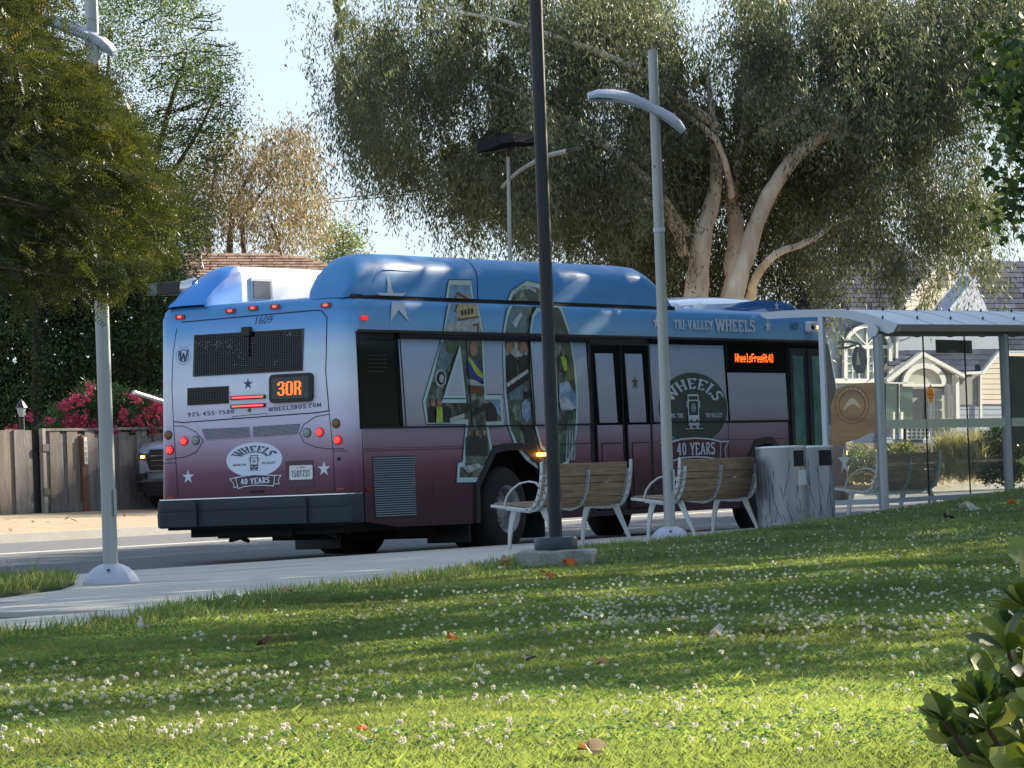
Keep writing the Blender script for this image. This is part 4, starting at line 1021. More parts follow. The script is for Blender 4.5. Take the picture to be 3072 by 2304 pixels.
# pressed line on fairing
pl = [(0.62, 3.06), (0.66, 3.12), (0.74, 3.18), (0.85, 3.215), (1.05, 3.225), (1.6, 3.215)]
obj('pressed_rib', MB().tube([(x, 0.045 if z < 3.17 else 0.05, z) for x, z in pl], [0.004, 0.012, 0.016, 0.014, 0.01, 0.003], 6, squash=0.5), wraps, bus, smooth=True)
YL = [(1.9, 2.9), (1.9, 3.15), (1.905, 3.3), (1.95, 3.365), (2.05, 3.385), (2.2, 3.37), (2.36, 3.28), (2.44, 3.1), (2.46, 2.89)]
pod('rear_cowl', [(0.02, 0.05, 0.08), (0.08, 0.24, 0.03), (0.2, 0.46, 0.01), (0.36, 0.68, 0), (0.55, 0.87, 0), (0.7, 0.97, 0), (0.775, 0.995, 0)], YL, wrap)
o = pod('roof_housing', [(0.78, 0.985, 0), (3.0, 1.0, 0), (7.0, 1.0, 0), (7.3, .05, .1)], YL, whitep)
vf = sub('vent', MB().bb(0.965, 1.42, 1.885, 1.9, 2.99, 3.24), mat('vent_frame', lin((190, 198, 206)), 0.4), o)
mb = MB()
for k in range(9): mb.bb(1.0, 1.385, 1.874, 1.884, 3.012+k*0.023, 3.022+k*0.023)
obj('vent_slats', mb, mat('vent_dark', lin((40, 48, 54)), 0.6), bus)
# exhaust outlet on the cowl
q = Vector((0.42, 2.3, 3.14)); e = Vector((-0.25, 1, 0.0)).normalized()
obj('exhaust_outlet', MB().tube([q, q+e*0.12, q+e*0.16], [0.115, 0.085, 0.08], 18), chrome, bus, smooth=True)
R_ = Matrix.Rotation(math.atan2(e.y, e.x), 3, 'Z')
obj('exhaust_box', MB().box(tuple(q+e*0.3), (0.3, 0.12, 0.15), R_), mat('exhaust_black', (0.01, 0.01, 0.01), 0.35), bus, bevel=0.015)
obj('exhaust_deflector', MB().box(tuple(q+e*0.5), (0.16, 0.11, 0.14), R_), mat('exhaust_clear', lin((96, 104, 104)), 0.2), bus, bevel=0.02)
# front roof dome and small blisters
R = []
for X, w, h in [(8.3, 0.3, 0.02), (8.8, 0.62, 0.10), (9.5, 0.86, 0.17), (10.4, 1.02, 0.23), (11.2, 1.05, 0.235), (11.8, 0.98, 0.20), (12.2, 0.7, 0.12), (12.35, 0.35, 0.03)]:
    R.append([(X, 1.3-w*math.cos(math.pi*i/12), 2.93+h*math.sin(math.pi*i/12)**0.6) for i in range(13)])
obj('roof_dome', MB().loft(R, closed=False), mat('dome_paint', lin((188, 204, 226)), 0.25, coat=0.6, noise=0.08, nscale=1.5), bus, smooth=True)
blue_m = mat('dome_blue', lin((52, 104, 160)), 0.3, coat=0.4)
R = []
for X, h0_, h1_ in [(10.0, .02, .05), (10.5, .0, .115), (11.1, -.01, .16), (11.7, -.01, .16), (12.1, 0.0, .12), (12.35, 0.02, .04)]:
    R.append([(X, 0.27, 2.93+h0_), (X, 0.262, 2.93+(h0_+h1_)/2), (X, 0.30, 2.93+h1_)])
obj('dome_panel', MB().loft(R, closed=False), blue_m, bus, smooth=True)
obj('star', MB().flat([(x, 0.25, z) for x, z in star(11.55, 3.015, 0.075, 0.4)]), decal_w, bus, recalc=False)
for X, r in [(8.75, .09), (9.15, .05), (9.5, .1)]:
    obj('roof_blister', MB().lathe([(r, 0), (r*.9, r*.5), (r*.6, r*.85), (0.001, r)], 12, (X, 0.4, 2.93)), whitep, bus, smooth=True)
# mirror on its bracket, wiper and windscreen edge
P = lambda x, y, Y: Vector(onY(x, y, Y))
obj('mirror_arm', MB().tube([P(2516, 1027, -0.1), P(2545, 1024, -0.25), P(2575, 1030, -0.35), P(2584, 1040, -0.4)], 0.018, 8).tube([P(2516, 1045, -0.1), P(2545, 1042, -0.25), P(2570, 1032, -0.35)], 0.018, 8).tube([P(2528, 1026, -0.15), P(2528, 1044, -0.15)], 0.014, 6), blackp, bus, smooth=True)
mp = P(2577, 1080, -0.35)
mo = obj('mirror', MB().loft([[(mp.x+dx, mp.y+w*math.cos(2*math.pi*k/12), mp.z+h*math.sin(2*math.pi*k/12)*(1 if abs(math.sin(2*math.pi*k/12)) < .9 else .93)) for k in range(12)] for dx, w, h in [(-0.03, .07, .15), (-0.02, .1, .2), (.06, .1, .2), (.12, .05, .12)]], True, (True, True)), blackp, bus, smooth=True)
sub('mirror_glass', MB().flat([(mp.x-0.033, mp.y+a, mp.z+b) for a, b in [(-.035, -.07), (.03, -.07), (.01, .11), (-.01, .11)]]), mat('mirror_glass', lin((200, 190, 150)), 0.1), mo, recalc=False)
side_flat('star', [sXZ((2000+x/3.16, 1200+y/3.16)) for x, y in [(1670, 435), (1685, 540), (1730, 545), (1690, 600), (1715, 690), (1672, 640), (1648, 690), (1658, 600), (1618, 545), (1660, 540)]], decal_w, 2)

# ---- rear furniture
def rP(p, out=0.0):
    n = np.array([1, 0, -0.0593]); d = ray(*p); t = ((-0.04-0.0593*1.45)-n@CAM)/(n@d); q = CAM+d*t; return (q[0]-out, q[1], q[2])
def rpt(Y, z, out=0.0): return (rx(z)-0.004-out, Y, z)
def rflat(name, YZ, m, layer, parent=None):
    return obj(name, tri(MB().flat([rpt(y, z, 0.002+0.0022*layer) for y, z in YZ])), m, parent or bus, recalc=False)
def rbox(name, y0, y1, z0, z1, th, m, base=0.0, bevel=0.004, parent=None):
    P_ = [rpt(y0, z0, base), rpt(y1, z0, base), rpt(y1, z1, base), rpt(y0, z1, base)]
    mb = MB().prism(P_, (-th, 0, 0)); return sub(name, mb, m, parent, bevel=bevel) if parent else obj(name, mb, m, bus, bevel=bevel)
def rround(y0, y1, z0, z1, r, n=4):
    out = []
    for cx, cz, a in [(y1-r, z1-r, 0), (y0+r, z1-r, 90), (y0+r, z0+r, 180), (y1-r, z0+r, 270)]:
        for i in range(n+1): t = math.radians(a+90*i/n); out.append((cx+r*math.cos(t), cz+r*math.sin(t)))
    return out
def rline(name, pts, w=0.007, m=seam_m):
    mb = MB()
    for a, b in zip(pts[:-1], pts[1:]):
        d = np.array([b[0]-a[0], b[1]-a[1]]); L = np.linalg.norm(d); n = np.array([-d[1], d[0]])/L*w/2; e = d/L*w*0.3
        mb.flat([rpt(a[0]-e[0]+n[0], a[1]-e[1]+n[1], 0.003), rpt(b[0]+e[0]+n[0], b[1]+e[1]+n[1], 0.003), rpt(b[0]+e[0]-n[0], b[1]+e[1]-n[1], 0.003), rpt(a[0]-e[0]-n[0], a[1]-e[1]-n[1], 0.003)])
    return obj(name, mb, m, bus, recalc=False)
rline('seam', [(2.24, 2.73), (0.45, 2.77), (0.36, 2.76), (0.29, 2.68)], 0.012)
rline('seam', [(0.29, 2.68), (0.31, 2.07), (0.27, 1.64)], 0.012)
rline('seam', [(2.31, 2.66), (2.36, 2.4), (2.38, 2.0), (2.36, 1.61)], 0.008)
rline('seam', [(2.35, 1.6), (2.22, 1.585), (0.41, 1.625), (0.27, 1.64)], 0.012)
rline('seam', [(2.36, 1.6), (2.33, 1.2), (2.3, 0.73)], 0.008); rline('seam', [(0.27, 1.64), (0.22, 1.2), (0.2, 0.73)], 0.008)
rline('seam', [(2.35, 1.55), (2.22, 1.545), (2.05, 1.47), (1.95, 1.37), (2.05, 1.24), (2.2, 1.19), (2.33, 1.185), (2.46, 1.17)], 0.008)
rline('seam', [(0.27, 1.6), (0.45, 1.58), (0.6, 1.5), (0.66, 1.4), (0.6, 1.3), (0.45, 1.24), (0.3, 1.215), (0.08, 1.21)], 0.008)
rline('seam', [(2.5, 1.13), (2.33, 1.13)], 0.006); rline('seam', [(0.22, 1.19), (0.02, 1.18)], 0.006)
# upper mesh-covered windows
mesh_m = mat('window_mesh', (0.003, 0.003, 0.004), 0.8, spec=0.1)
def mesh_window(y0, y1, z0, z1, name, nv, nh, skew=0.0):
    w_ = obj(name, MB().prism([rpt(y, z, 0.0) for y, z in [(y1+skew, z0), (y0, z0), (y0-skew, z1), (y1, z1)]], (-0.008, 0, 0)), blackg, bus, bevel=0.003)
    mb = MB()
    for k in range(1, nv):
        y = y0+(y1-y0)*k/nv; mb.prism([rpt(y-.0022, z0+.01, .009), rpt(y+.0022, z0+.01, .009), rpt(y+.0022, z1-.01, .009), rpt(y-.0022, z1-.01, .009)], (-.003, 0, 0))
    for k in range(1, nh):
        z = z0+(z1-z0)*k/nh; mb.prism([rpt(y0+.01, z-.0022, .0095), rpt(y1-.01, z-.0022, .0095), rpt(y1-.01, z+.0022, .0095), rpt(y0+.01, z+.0022, .0095)], (-.003, 0, 0))
    sub('mesh_screen', mb, mesh_m, w_)
    return w_
w1 = mesh_window(0.61, 2.07, 2.1, 2.575, 'rear_window', 60, 22, 0.02)
mb = MB()
rr = np.random.default_rng(5)
for k in range(110):                     # bright flecks seen through the screen
    if k < 60: y, z = 1.75+rr.normal(0, .17), 2.5-abs(rr.normal(0, .06))
    elif k < 85: y, z = 1.45+rr.normal(0, .1), 2.36+rr.normal(0, .06)
    elif k < 97: y, z = 0.76+rr.normal(0, .05), 2.52+rr.normal(0, .03)
    else: y, z = rr.choice([1.42, 1.17, .95, 1.3])+rr.normal(0, .03), 2.2+rr.normal(0, .025)
    y = min(max(y, .65), 2.03); s = rr.uniform(.006, .02); h = rr.uniform(.003, .01)
    mb.flat([rpt(y, z, .0135), rpt(y+s, z, .0135), rpt(y+s, z+h, .0135), rpt(y, z+h, .0135)])
sub('window_glint', mb, mat('glint', lin((130, 132, 140)), 0.5), w1, recalc=False, kind='stuff')
w2 = mesh_window(1.6, 2.165, 1.775, 1.975, 'rear_vent_window', 26, 9)
o = rbox('wiper_motor', 1.28, 1.4, 2.52, 2.63, 0.07, blackp, bevel=0.025); rbox('wiper_arm', 1.315, 1.345, 2.3, 2.53, 0.02, blackp, base=0.012, bevel=0.003)
# destination sign
sg = obj('rear_sign', MB().prism([rpt(y, z, 0.0) for y, z in rround(0.465, 1.035, 1.755, 2.075, 0.05)], (-0.05, 0, 0)), blackp, bus, bevel=0.01)
sub('sign_face', MB().prism([rpt(y, z, 0.052) for y, z in rround(0.505, 0.995, 1.795, 2.035, 0.02)], (-0.002, 0, 0)), blackg, sg)
p0 = Vector(rpt(0.915, 1.835, 0.056)); 
obj('sign_dots', dots_mesh('30R', BIG, p0, Vector((0, -0.315/20, 0)), Vector((0.0593*0.15/11, 0, 0.155/11)), 0.8), ledo, bus, recalc=False, kind='stuff')
# light bars
for z in (1.835, 1.738):
    b = rbox('brake_light_bar', 1.105, 1.575, z-0.022, z+0.022, 0.02, blackp, bevel=0.008)
    sub('led_strip', MB().prism([rpt(1.13, z-.008, .021), rpt(1.55, z-.008, .021), rpt(1.55, z+.009, .021), rpt(1.13, z+.009, .021)], (-.003, 0, 0)), led, b)
rflat('star', star(1.345, 1.985, 0.07, 0.38), decal_n, 0)
for (y, z) in [(2.26, 2.79), (1.575, 2.825), (1.27, 2.84), (0.975, 2.84), (0.3, 2.82)]:
    b = rbox('marker_lamp', y-0.062, y+0.062, z-0.025, z+0.025, 0.02, redd, bevel=0.004)
    sub('lamp_glow', MB().prism([rpt(y-.025, z-.012, .021), rpt(y+.025, z-.012, .021), rpt(y+.025, z+.012, .021), rpt(y-.025, z+.012, .021)], (-.003, 0, 0)), led, b)
def rlamp(y, z, r, m, nm='tail_lamp', ring=True):
    b = obj(nm, MB().lathe([(r*1.12, 0), (r*1.12, -0.008), (r, -0.014)], 20, (rx(z)-0.004, y, z), 'X'), blackp, bus, smooth=True)
    sub('lens', MB().lathe([(r, -0.012), (r*.85, -0.022), (0.001, -0.028)], 20, (rx(z)-0.004, y, z), 'X'), m, b, smooth=True)
    if m is redl:
        mb = MB()
        for k in range(7):
            a = 2*math.pi*k/6; rr_ = 0 if k == 6 else r*.55
            mb.lathe([(r*.2, -0.03), (0.001, -0.033)], 8, (rx(z)-0.004, y+rr_*math.cos(a), z+rr_*math.sin(a)), 'X')
        sub('led_cluster', mb, led, b)
for (y, z, m_) in [(2.43, 1.45, amb), (2.405, 1.28, redl), (2.21, 1.375, redl), (2.055, 1.375, clearl), (0.56, 1.405, clearl), (0.39, 1.405, redl), (0.18, 1.495, amb), (0.155, 1.31, redl)]: rlamp(y, z, 0.048, m_)
rlamp(1.325, 1.69, 0.018, amb, 'sensor'); rlamp(0.14, 1.1, 0.016, holes, 'sensor')
rline('seam', [(1.56, 1.6), (1.55, 1.625), (1.1, 1.645), (1.08, 1.63)], 0.006)
# upper grilles (perforated)
def rgrille(C4, nx, nz, nm='rear_grille'):
    g_ = obj(nm, MB().prism([rpt(y, z, 0.0) for y, z in C4], (-0.004, 0, 0)), holes, bus)
    mb = MB(); bl = lambda u, v: tuple(np.array(C4[0])*(1-u)*(1-v)+np.array(C4[1])*u*(1-v)+np.array(C4[2])*u*v+np.array(C4[3])*(1-u)*v)
    for k in range(nx+1):
        u = k/nx; mb.prism([rpt(*bl(u-.0035, 0), .006), rpt(*bl(u+.0035, 0), .006), rpt(*bl(u+.0035, 1), .006), rpt(*bl(u-.0035, 1), .006)], (-.002, 0, 0))
    for k in range(nz+1):
        v = k/nz; mb.prism([rpt(*bl(0, v-.018), .0075), rpt(*bl(1, v-.018), .0075), rpt(*bl(1, v+.018), .0075), rpt(*bl(0, v+.018), .0075)], (-.002, 0, 0))
    sub('perforated_sheet', mb, mat('grille_lilac', lin((170, 166, 184)), 0.5), g_)
rgrille([(1.91, 1.375), (1.32, 1.385), (1.33, 1.5), (1.97, 1.5)], 38, 8); rgrille([(1.27, 1.385), (0.69, 1.395), (0.65, 1.51), (1.28, 1.5)], 38, 8)
# lettering and logo
up_r = Vector((0.0593, 0, 1)).normalized()
line_text('lettering', '925*455*7500', rpt(2.165, 1.648, .003), rpt(1.53, 1.662, .003), 0.045, (-1, 0, 0), decal_n, bus, sw=.16, track=.16, up=up_r)
line_text('lettering', 'WHEELSBUS.COM', rpt(1.075, 1.662, .003), rpt(0.37, 1.69, .003), 0.045, (-1, 0, 0), decal_n, bus, sw=.16, track=.16, up=up_r)
bfont('fleet_number', '1609', 0.125, decal_n, bus, lambda x, y: Vector(rpt(1.27-x*1.0+0.0, 2.652+y+x*0.02, .003)), shear=0.25)
ring = lambda cy, cz, r0, r1, n=28: [[(cy+r1*math.cos(6.2832*i/n), cz+r1*math.sin(6.2832*i/n)), (cy+r1*math.cos(6.2832*(i+1)/n), cz+r1*math.sin(6.2832*(i+1)/n)), (cy+r0*math.cos(6.2832*(i+1)/n), cz+r0*math.sin(6.2832*(i+1)/n)), (cy+r0*math.cos(6.2832*i/n), cz+r0*math.sin(6.2832*i/n))] for i in range(n)]
mb = MB()
for q in ring(2.22, 2.345, 0.098, 0.102)+ring(2.22, 2.345, 0.064, 0.074): mb.flat([rpt(y, z, .003) for y, z in q])
for q in ([(.07, .055), (.03, .06), (.02, -.045), (.04, -.06)], [(.035, -.06), (.015, -.05), (-.012, .03), (.008, .03)], [(.008, .035), (-.012, .035), (-.03, -.05), (-.01, -.06)], [(-.012, -.05), (-.03, -.06), (-.075, .06), (-.055, .065)]):
    mb.flat([rpt(2.22+y, 2.345+z, .0036) for y, z in q])
obj('round_emblem', mb, decal_n, bus, recalc=False)
for (y, z, r) in [(2.16, 0.965, 0.083), (0.34, 0.995, 0.088)]: rflat('star', star(y, z, r, 0.39), decal_w, 0)
ovw = mat('logo_white', lin((206, 216, 236)), 0.4)
rflat('logo_disc', [(1.265+0.375*math.cos(6.2832*i/40), 1.13+0.195*math.sin(6.2832*i/40)) for i in range(40)], ovw, 0)
fr = lambda x, y, k: rpt(1.265-x, 1.13+y, .006+.0003*k)
ltext = mat('logo_ink', lin((58, 62, 74)), 0.4)
arc_text('logo_lettering', 'WHEELS', fr, 0.082, 90, 132, 0.072, ltext, bus, sw=.18, rx=2.2)
bus_icon(lambda x, z, k: rpt(1.265-x*1.0, 1.075+z, .006+.0003*k), 0.105, ltext, ovw, bus, lambda n, mb, m: obj(n, mb, m, bus, recalc=False))
line_text('logo_lettering', 'MOVING THE', rpt(1.55, 1.065, .006), rpt(1.37, 1.067, .006), 0.022, (-1, 0, 0), ltext, bus, sw=.17, up=up_r)
line_text('logo_lettering', 'TRI-VALLEY', rpt(1.16, 1.075, .006), rpt(0.98, 1.078, .006), 0.022, (-1, 0, 0), ltext, bus, sw=.17, up=up_r)
BR = [(1.52, 0.935), (1.4, 0.955), (1.265, 0.965), (1.13, 0.96), (0.98, 0.945), (1.0, 0.82), (1.13, 0.832), (1.265, 0.836), (1.4, 0.825), (1.48, 0.805)]
for P_ in ([(1.6, 0.925), (1.48, 0.945), (1.47, 0.83), (1.54, 0.82), (1.545, 0.865)], [(0.9, 0.945), (1.02, 0.95), (1.01, 0.84), (0.925, 0.845), (0.94, 0.89)]):
    rflat('banner', P_, ovw, 1); rflat('banner', inset_poly(P_, 0.009), decal_m, 2)
rflat('banner', BR, ovw, 3); rflat('banner', inset_poly(BR, 0.01), mat('banner_ink', lin((58, 44, 56)), 0.4), 4)
line_text('banner_lettering', '40 YEARS', rpt(1.44, 0.855, .0125), rpt(1.055, 0.865, .0125), 0.062, (-1, 0, 0), ovw, bus, sw=.19, up=up_r)
# number plate in its recess
pr = obj('plate_recess', MB().prism([rpt(y, z, 0) for y, z in [(0.83, 0.8), (0.46, 0.805), (0.48, 1.1), (0.85, 1.095)]], (-0.004, 0, 0)), mat('recess_maroon', lin((78, 48, 62)), 0.5), bus)
pl_ = obj('licence_plate', MB().prism([rpt(y, z, 0.006) for y, z in rround(0.485, 0.79, 0.885, 1.045, 0.015)], (-0.006, 0, 0)), mat('plate_white', lin((206, 210, 214)), 0.4), bus)
line_text('plate_number', '1501731', rpt(0.765, 0.915, .0135), rpt(0.515, 0.918, .0135), 0.075, (-1, 0, 0), decal_n, bus, sw=.14, nos=True, up=up_r)
line_text('plate_number', 'CA EXEMPT'.replace('X', 'I').replace('P', 'E'), rpt(0.7, 1.012, .0135), rpt(0.58, 1.013, .0135), 0.016, (-1, 0, 0), mat('plate_red', lin((140, 60, 60)), 0.4), bus, sw=.14, nos=True, up=up_r)
rbox('handle', 1.14, 1.32, 0.755, 0.785, 0.012, seam_m, bevel=0.004)
rbox('reflector', 2.36, 2.44, 0.725, 0.75, 0.006, redd, bevel=0.002); rbox('reflector', 0.08, 0.17, 0.75, 0.775, 0.006, redd, bevel=0.002)
# ================================================================== STREET FURNITURE
def onX(x, y, X=0.0):
    d = ray(x, y); return CAM+d*(X-CAM[0])/d[0]
alu = mat('brushed_aluminium', lin((148, 153, 158)), 0.42, metal=0.85, noise=0.10, nscale=3, stretch=(1, 1, 0.15))
galv = mat('galvanised_pole', lin((158, 164, 164)), 0.48, metal=0.55, noise=0.12, nscale=5, stretch=(1, 1, 0.12))
lampw = mat('lamp_housing', lin((170, 178, 194)), 0.45, noise=.08, nscale=5)
blackpole = mat('black_pole_paint', lin((26, 30, 36)), 0.5, noise=0.2, nscale=6)
bolt_m = mat('bolt_dark', lin((40, 40, 40)), 0.6)

def lamp_post(px_base, py_base, px_top, py_top, D, label, arm_l, arm_r, ztop, hole=None):
    b = atD(px_base, py_base, D); b = np.array([b[0], b[1], side_h(b[1])])
    t = atD(px_top, py_top, D); e = (t-b)/(t[2]-b[2]); top = b+e*(ztop-b[2])
    th = thing('street_lamp', label, 'street lamp', b, 'grey double-arm lamp posts')
    r0 = 0.0500*1.0
    pole = obj('pole', MB().tube([b+e*0.1, b+e*1.5, b+e*3.2, top], [r0*1.12, r0*1.06, r0*1.02, r0*0.96], 28), galv, th, smooth=True)
    # flared foot cover in facets
    prof = [(0.212, 0.0), (0.21, 0.012), (0.196, 0.045), (0.168, 0.085), (0.128, 0.12), (0.085, 0.142), (0.058, 0.15)]
    obj('base_cover', MB().lathe([(r, h) for r, h in prof], 14, tuple(b)), lampw, th)
    for k in range(2):
        a = 0.6+k*3.1; obj('bolt', MB().lathe([(0.014, 0), (0.014, 0.012), (0.001, 0.014)], 6, (b[0]+0.17*math.cos(a), b[1]+0.15*math.sin(a), b[2]+0.1)), bolt_m, th)
    h_ = b+e*0.55+np.array([-0.03, -0.045, 0])
    obj('access_cover', MB().box(tuple(h_+_rh*0.03+np.array([0, 0, 0.05])), (0.03, 0.02, 0.2), Matrix.Rotation(YAW, 3, 'Z')), galv, th, bevel=0.004)
    if hole is not None:
        q = atD(hole[0], hole[1], D-0.052); obj('cable_hole', MB().lathe([(0.014, 0), (0.001, 0.003)], 10, tuple(q), 'Y'), holes, th)
    for nm, pts, ds in (('lamp_arm', arm_l, -0.25), ('lamp_arm', arm_r, 0.2)):
        n = len(pts); R = []
        for i, (x, y, hw, w) in enumerate(pts):
            f = i/(n-1); c = atD(x, y, D-0.06+ds*(f))
            P0 = atD(pts[max(i-1, 0)][0], pts[max(i-1, 0)][1], D); P1 = atD(pts[min(i+1, n-1)][0], pts[min(i+1, n-1)][1], D)
            dr = Vector(P1-P0).normalized(); sd = Vector(_Fh).normalized(); nn = sd.cross(dr).normalized()
            if nn.z < 0: nn = -nn
            ring_ = []
            for a_, b_ in [(-1, -.55), (-1, .05), (-.72, .62), (-.25, 1), (.25, 1), (.72, .62), (1, .05), (1, -.55), (.5, -.8), (-.5, -.8)]:
                ring_.append(tuple(Vector(c)+sd*(a_*w)+nn*(b_*hw)))
            R.append(ring_)
        a = obj(nm, MB().loft(R, True, (True, True)), lampw, th, smooth=True)
        # glass lens under the outer half and cooling slots on top
        i0 = n-3; c1 = atD(pts[i0][0], pts[i0][1]+pts[i0][2]*200, D-0.06+ds*0.6); c2 = atD(pts[-1][0], pts[-1][1]+pts[-1][2]*200, D-0.06+ds)
        mid = (c1+c2)/2; dr = Vector(c2-c1).normalized(); L = float(np.linalg.norm(c2-c1)); sd = Vector(_Fh).normalized(); nn = sd.cross(dr).normalized()
        R3 = Matrix((dr, sd, nn)).transposed()
        sub('lens', MB().box(tuple(mid), (L*0.85, pts[-2][3]*1.5, 0.012), R3), mat('lamp_lens', lin((84, 96, 96)), 0.3), a)
        mb = MB()
        for k in range(4):
            f = 0.28+0.05*k; j = f*(n-1); i = int(j); g = j-i; X = pts[i][0]*(1-g)+pts[min(i+1, n-1)][0]*g; Y_ = pts[i][1]*(1-g)+pts[min(i+1, n-1)][1]*g; hw = pts[i][2]
            c = Vector(atD(X, Y_-hw*290, D-0.08+ds*f)); mb.box(tuple(c), (0.006, 0.07, 0.01), Matrix.Rotation(YAW, 3, 'Z'))
        sub('cooling_slot', mb, holes, a, kind='stuff')
    obj('collar', MB().tube([b+e*(3.02 if D > 35 else 4.0), b+e*(3.06 if D > 35 else 4.04)], r0*1.2, 20), lampw, th)
    return th
lamp_post(334, 1752, 273.6, 9, 30.0, 'tall grey lamp post standing on the sidewalk at the left, half behind conifer branches',
          [(262, 108, .045, .05), (230, 93, .05, .07), (195, 78, .055, .10), (150, 62, .05, .13), (95, 50, .045, .14), (55, 46, .03, .12)],
          [(262, 108, .045, .05), (285, 118, .05, .07), (305, 130, .052, .09), (325, 146, .048, .10), (341, 160, .035, .09)], 4.95)
lamp_post(2010, 1592, 1959.4, 190.7, 39.4, 'tall grey lamp post with two curved arms, standing behind the second bench',
          [(1957, 328, .05, .05), (1930, 312, .055, .07), (1890, 298, .062, .11), (1840, 288, .062, .14), (1795, 286, .055, .16), (1764, 292, .04, .15)],
          [(1957, 328, .05, .05), (1985, 340, .055, .07), (2010, 356, .058, .09), (2032, 374, .052, .10), (2050, 394, .035, .09)], 4.93, hole=(1964, 499))
# black post on its concrete footing
D = float((onZ(1667, 1706, 0.14)-CAM)@_F)+0.25
b = atD(1667, 1690, D); lz = float(lawnz(b[0], b[1])); t = atD(1606.6, 0, D); bt = atD(1667, 1612, D)
e = (t-bt)/(t[2]-bt[2]); th = thing('black_lamp_post', 'plain black lamp post on a round concrete footing at the lawn edge', 'lamp post', (b[0], b[1], lz))
z0 = bt[2]
rp_ = 20.3*D/FPX; obj('pole', MB().tube([bt-e*.05, bt+e*2, bt+e*6.2], [rp_, rp_*.98, rp_*.95], 32), blackpole, th, smooth=True)
obj('base_plate_cover', MB().lathe([(0.158, 0), (0.162, 0.01), (0.162, 0.078), (0.155, 0.09), (0.05, 0.098)], 24, (bt[0], bt[1], z0-0.09)), mat('base_cover_dark', lin((52, 58, 66)), 0.5, noise=0.2, nscale=8), th, smooth=True)
RR = []
for k, (r, h) in enumerate([(0.305, -0.15), (0.305, 0.0), (0.31, 0.045), (0.302, 0.075), (0.28, 0.085), (0.1, 0.088)]):
    RR.append([(bt[0]+(r+0.007*math.sin(7*a+k)+0.004*math.sin(17*a))*math.cos(a), bt[1]+(r+0.007*math.sin(7*a+k)+0.004*math.sin(17*a))*math.sin(a), z0-0.18+h+(0.006*math.sin(5*a) if 0 < k < 5 else 0)) for a in [2*math.pi*i/40 for i in range(40)]])
obj('concrete_footing', MB().loft(RR, True, (False, True)), concrete2, th, smooth=True)

# ---- benches
wood = mat('weathered_teak', lin((160, 136, 110)), 0.8, noise=0.0, col2=lin((106, 88, 72)), nscale=5, stretch=(0.6, 6, 6), bump=0.5, bscale=30)
bench_al = mat('cast_aluminium', lin((176, 182, 186)), 0.42, metal=0.5, noise=0.1, nscale=5)
LBN = 1.87
PROF = [(0.0, .83), (.004, .76), (.012, .68), (.03, .58), (.06, .49), (.10, .42), (.15, .385), (.22, .385), (.35, .402), (.48, .42), (.57, .432)]
def pf(s):
    d = [0]
    for a, b_ in zip(PROF[:-1], PROF[1:]): d.append(d[-1]+math.dist(a, b_))
    s = min(max(s, 0), d[-1])
    for i in range(len(d)-1):
        if s <= d[i+1]: f = (s-d[i])/(d[i+1]-d[i]); return (PROF[i][0]+(PROF[i+1][0]-PROF[i][0])*f, PROF[i][1]+(PROF[i+1][1]-PROF[i][1])*f), (PROF[i+1][0]-PROF[i][0], PROF[i+1][1]-PROF[i][1])
def bar(path, x, w, t):
    """flat bar following (y,z) path, width w along x, thickness t in plane"""
    R = []
    for i, (y, z) in enumerate(path):
        a = path[max(i-1, 0)]; c = path[min(i+1, len(path)-1)]; d = np.array([c[0]-a[0], c[1]-a[1]]); d = d/np.linalg.norm(d); n = np.array([-d[1], d[0]])*t/2
        R.append([(x-w/2, y+n[0], z+n[1]), (x+w/2, y+n[0], z+n[1]), (x+w/2, y-n[0], z-n[1]), (x-w/2, y-n[0], z-n[1])])
    return R
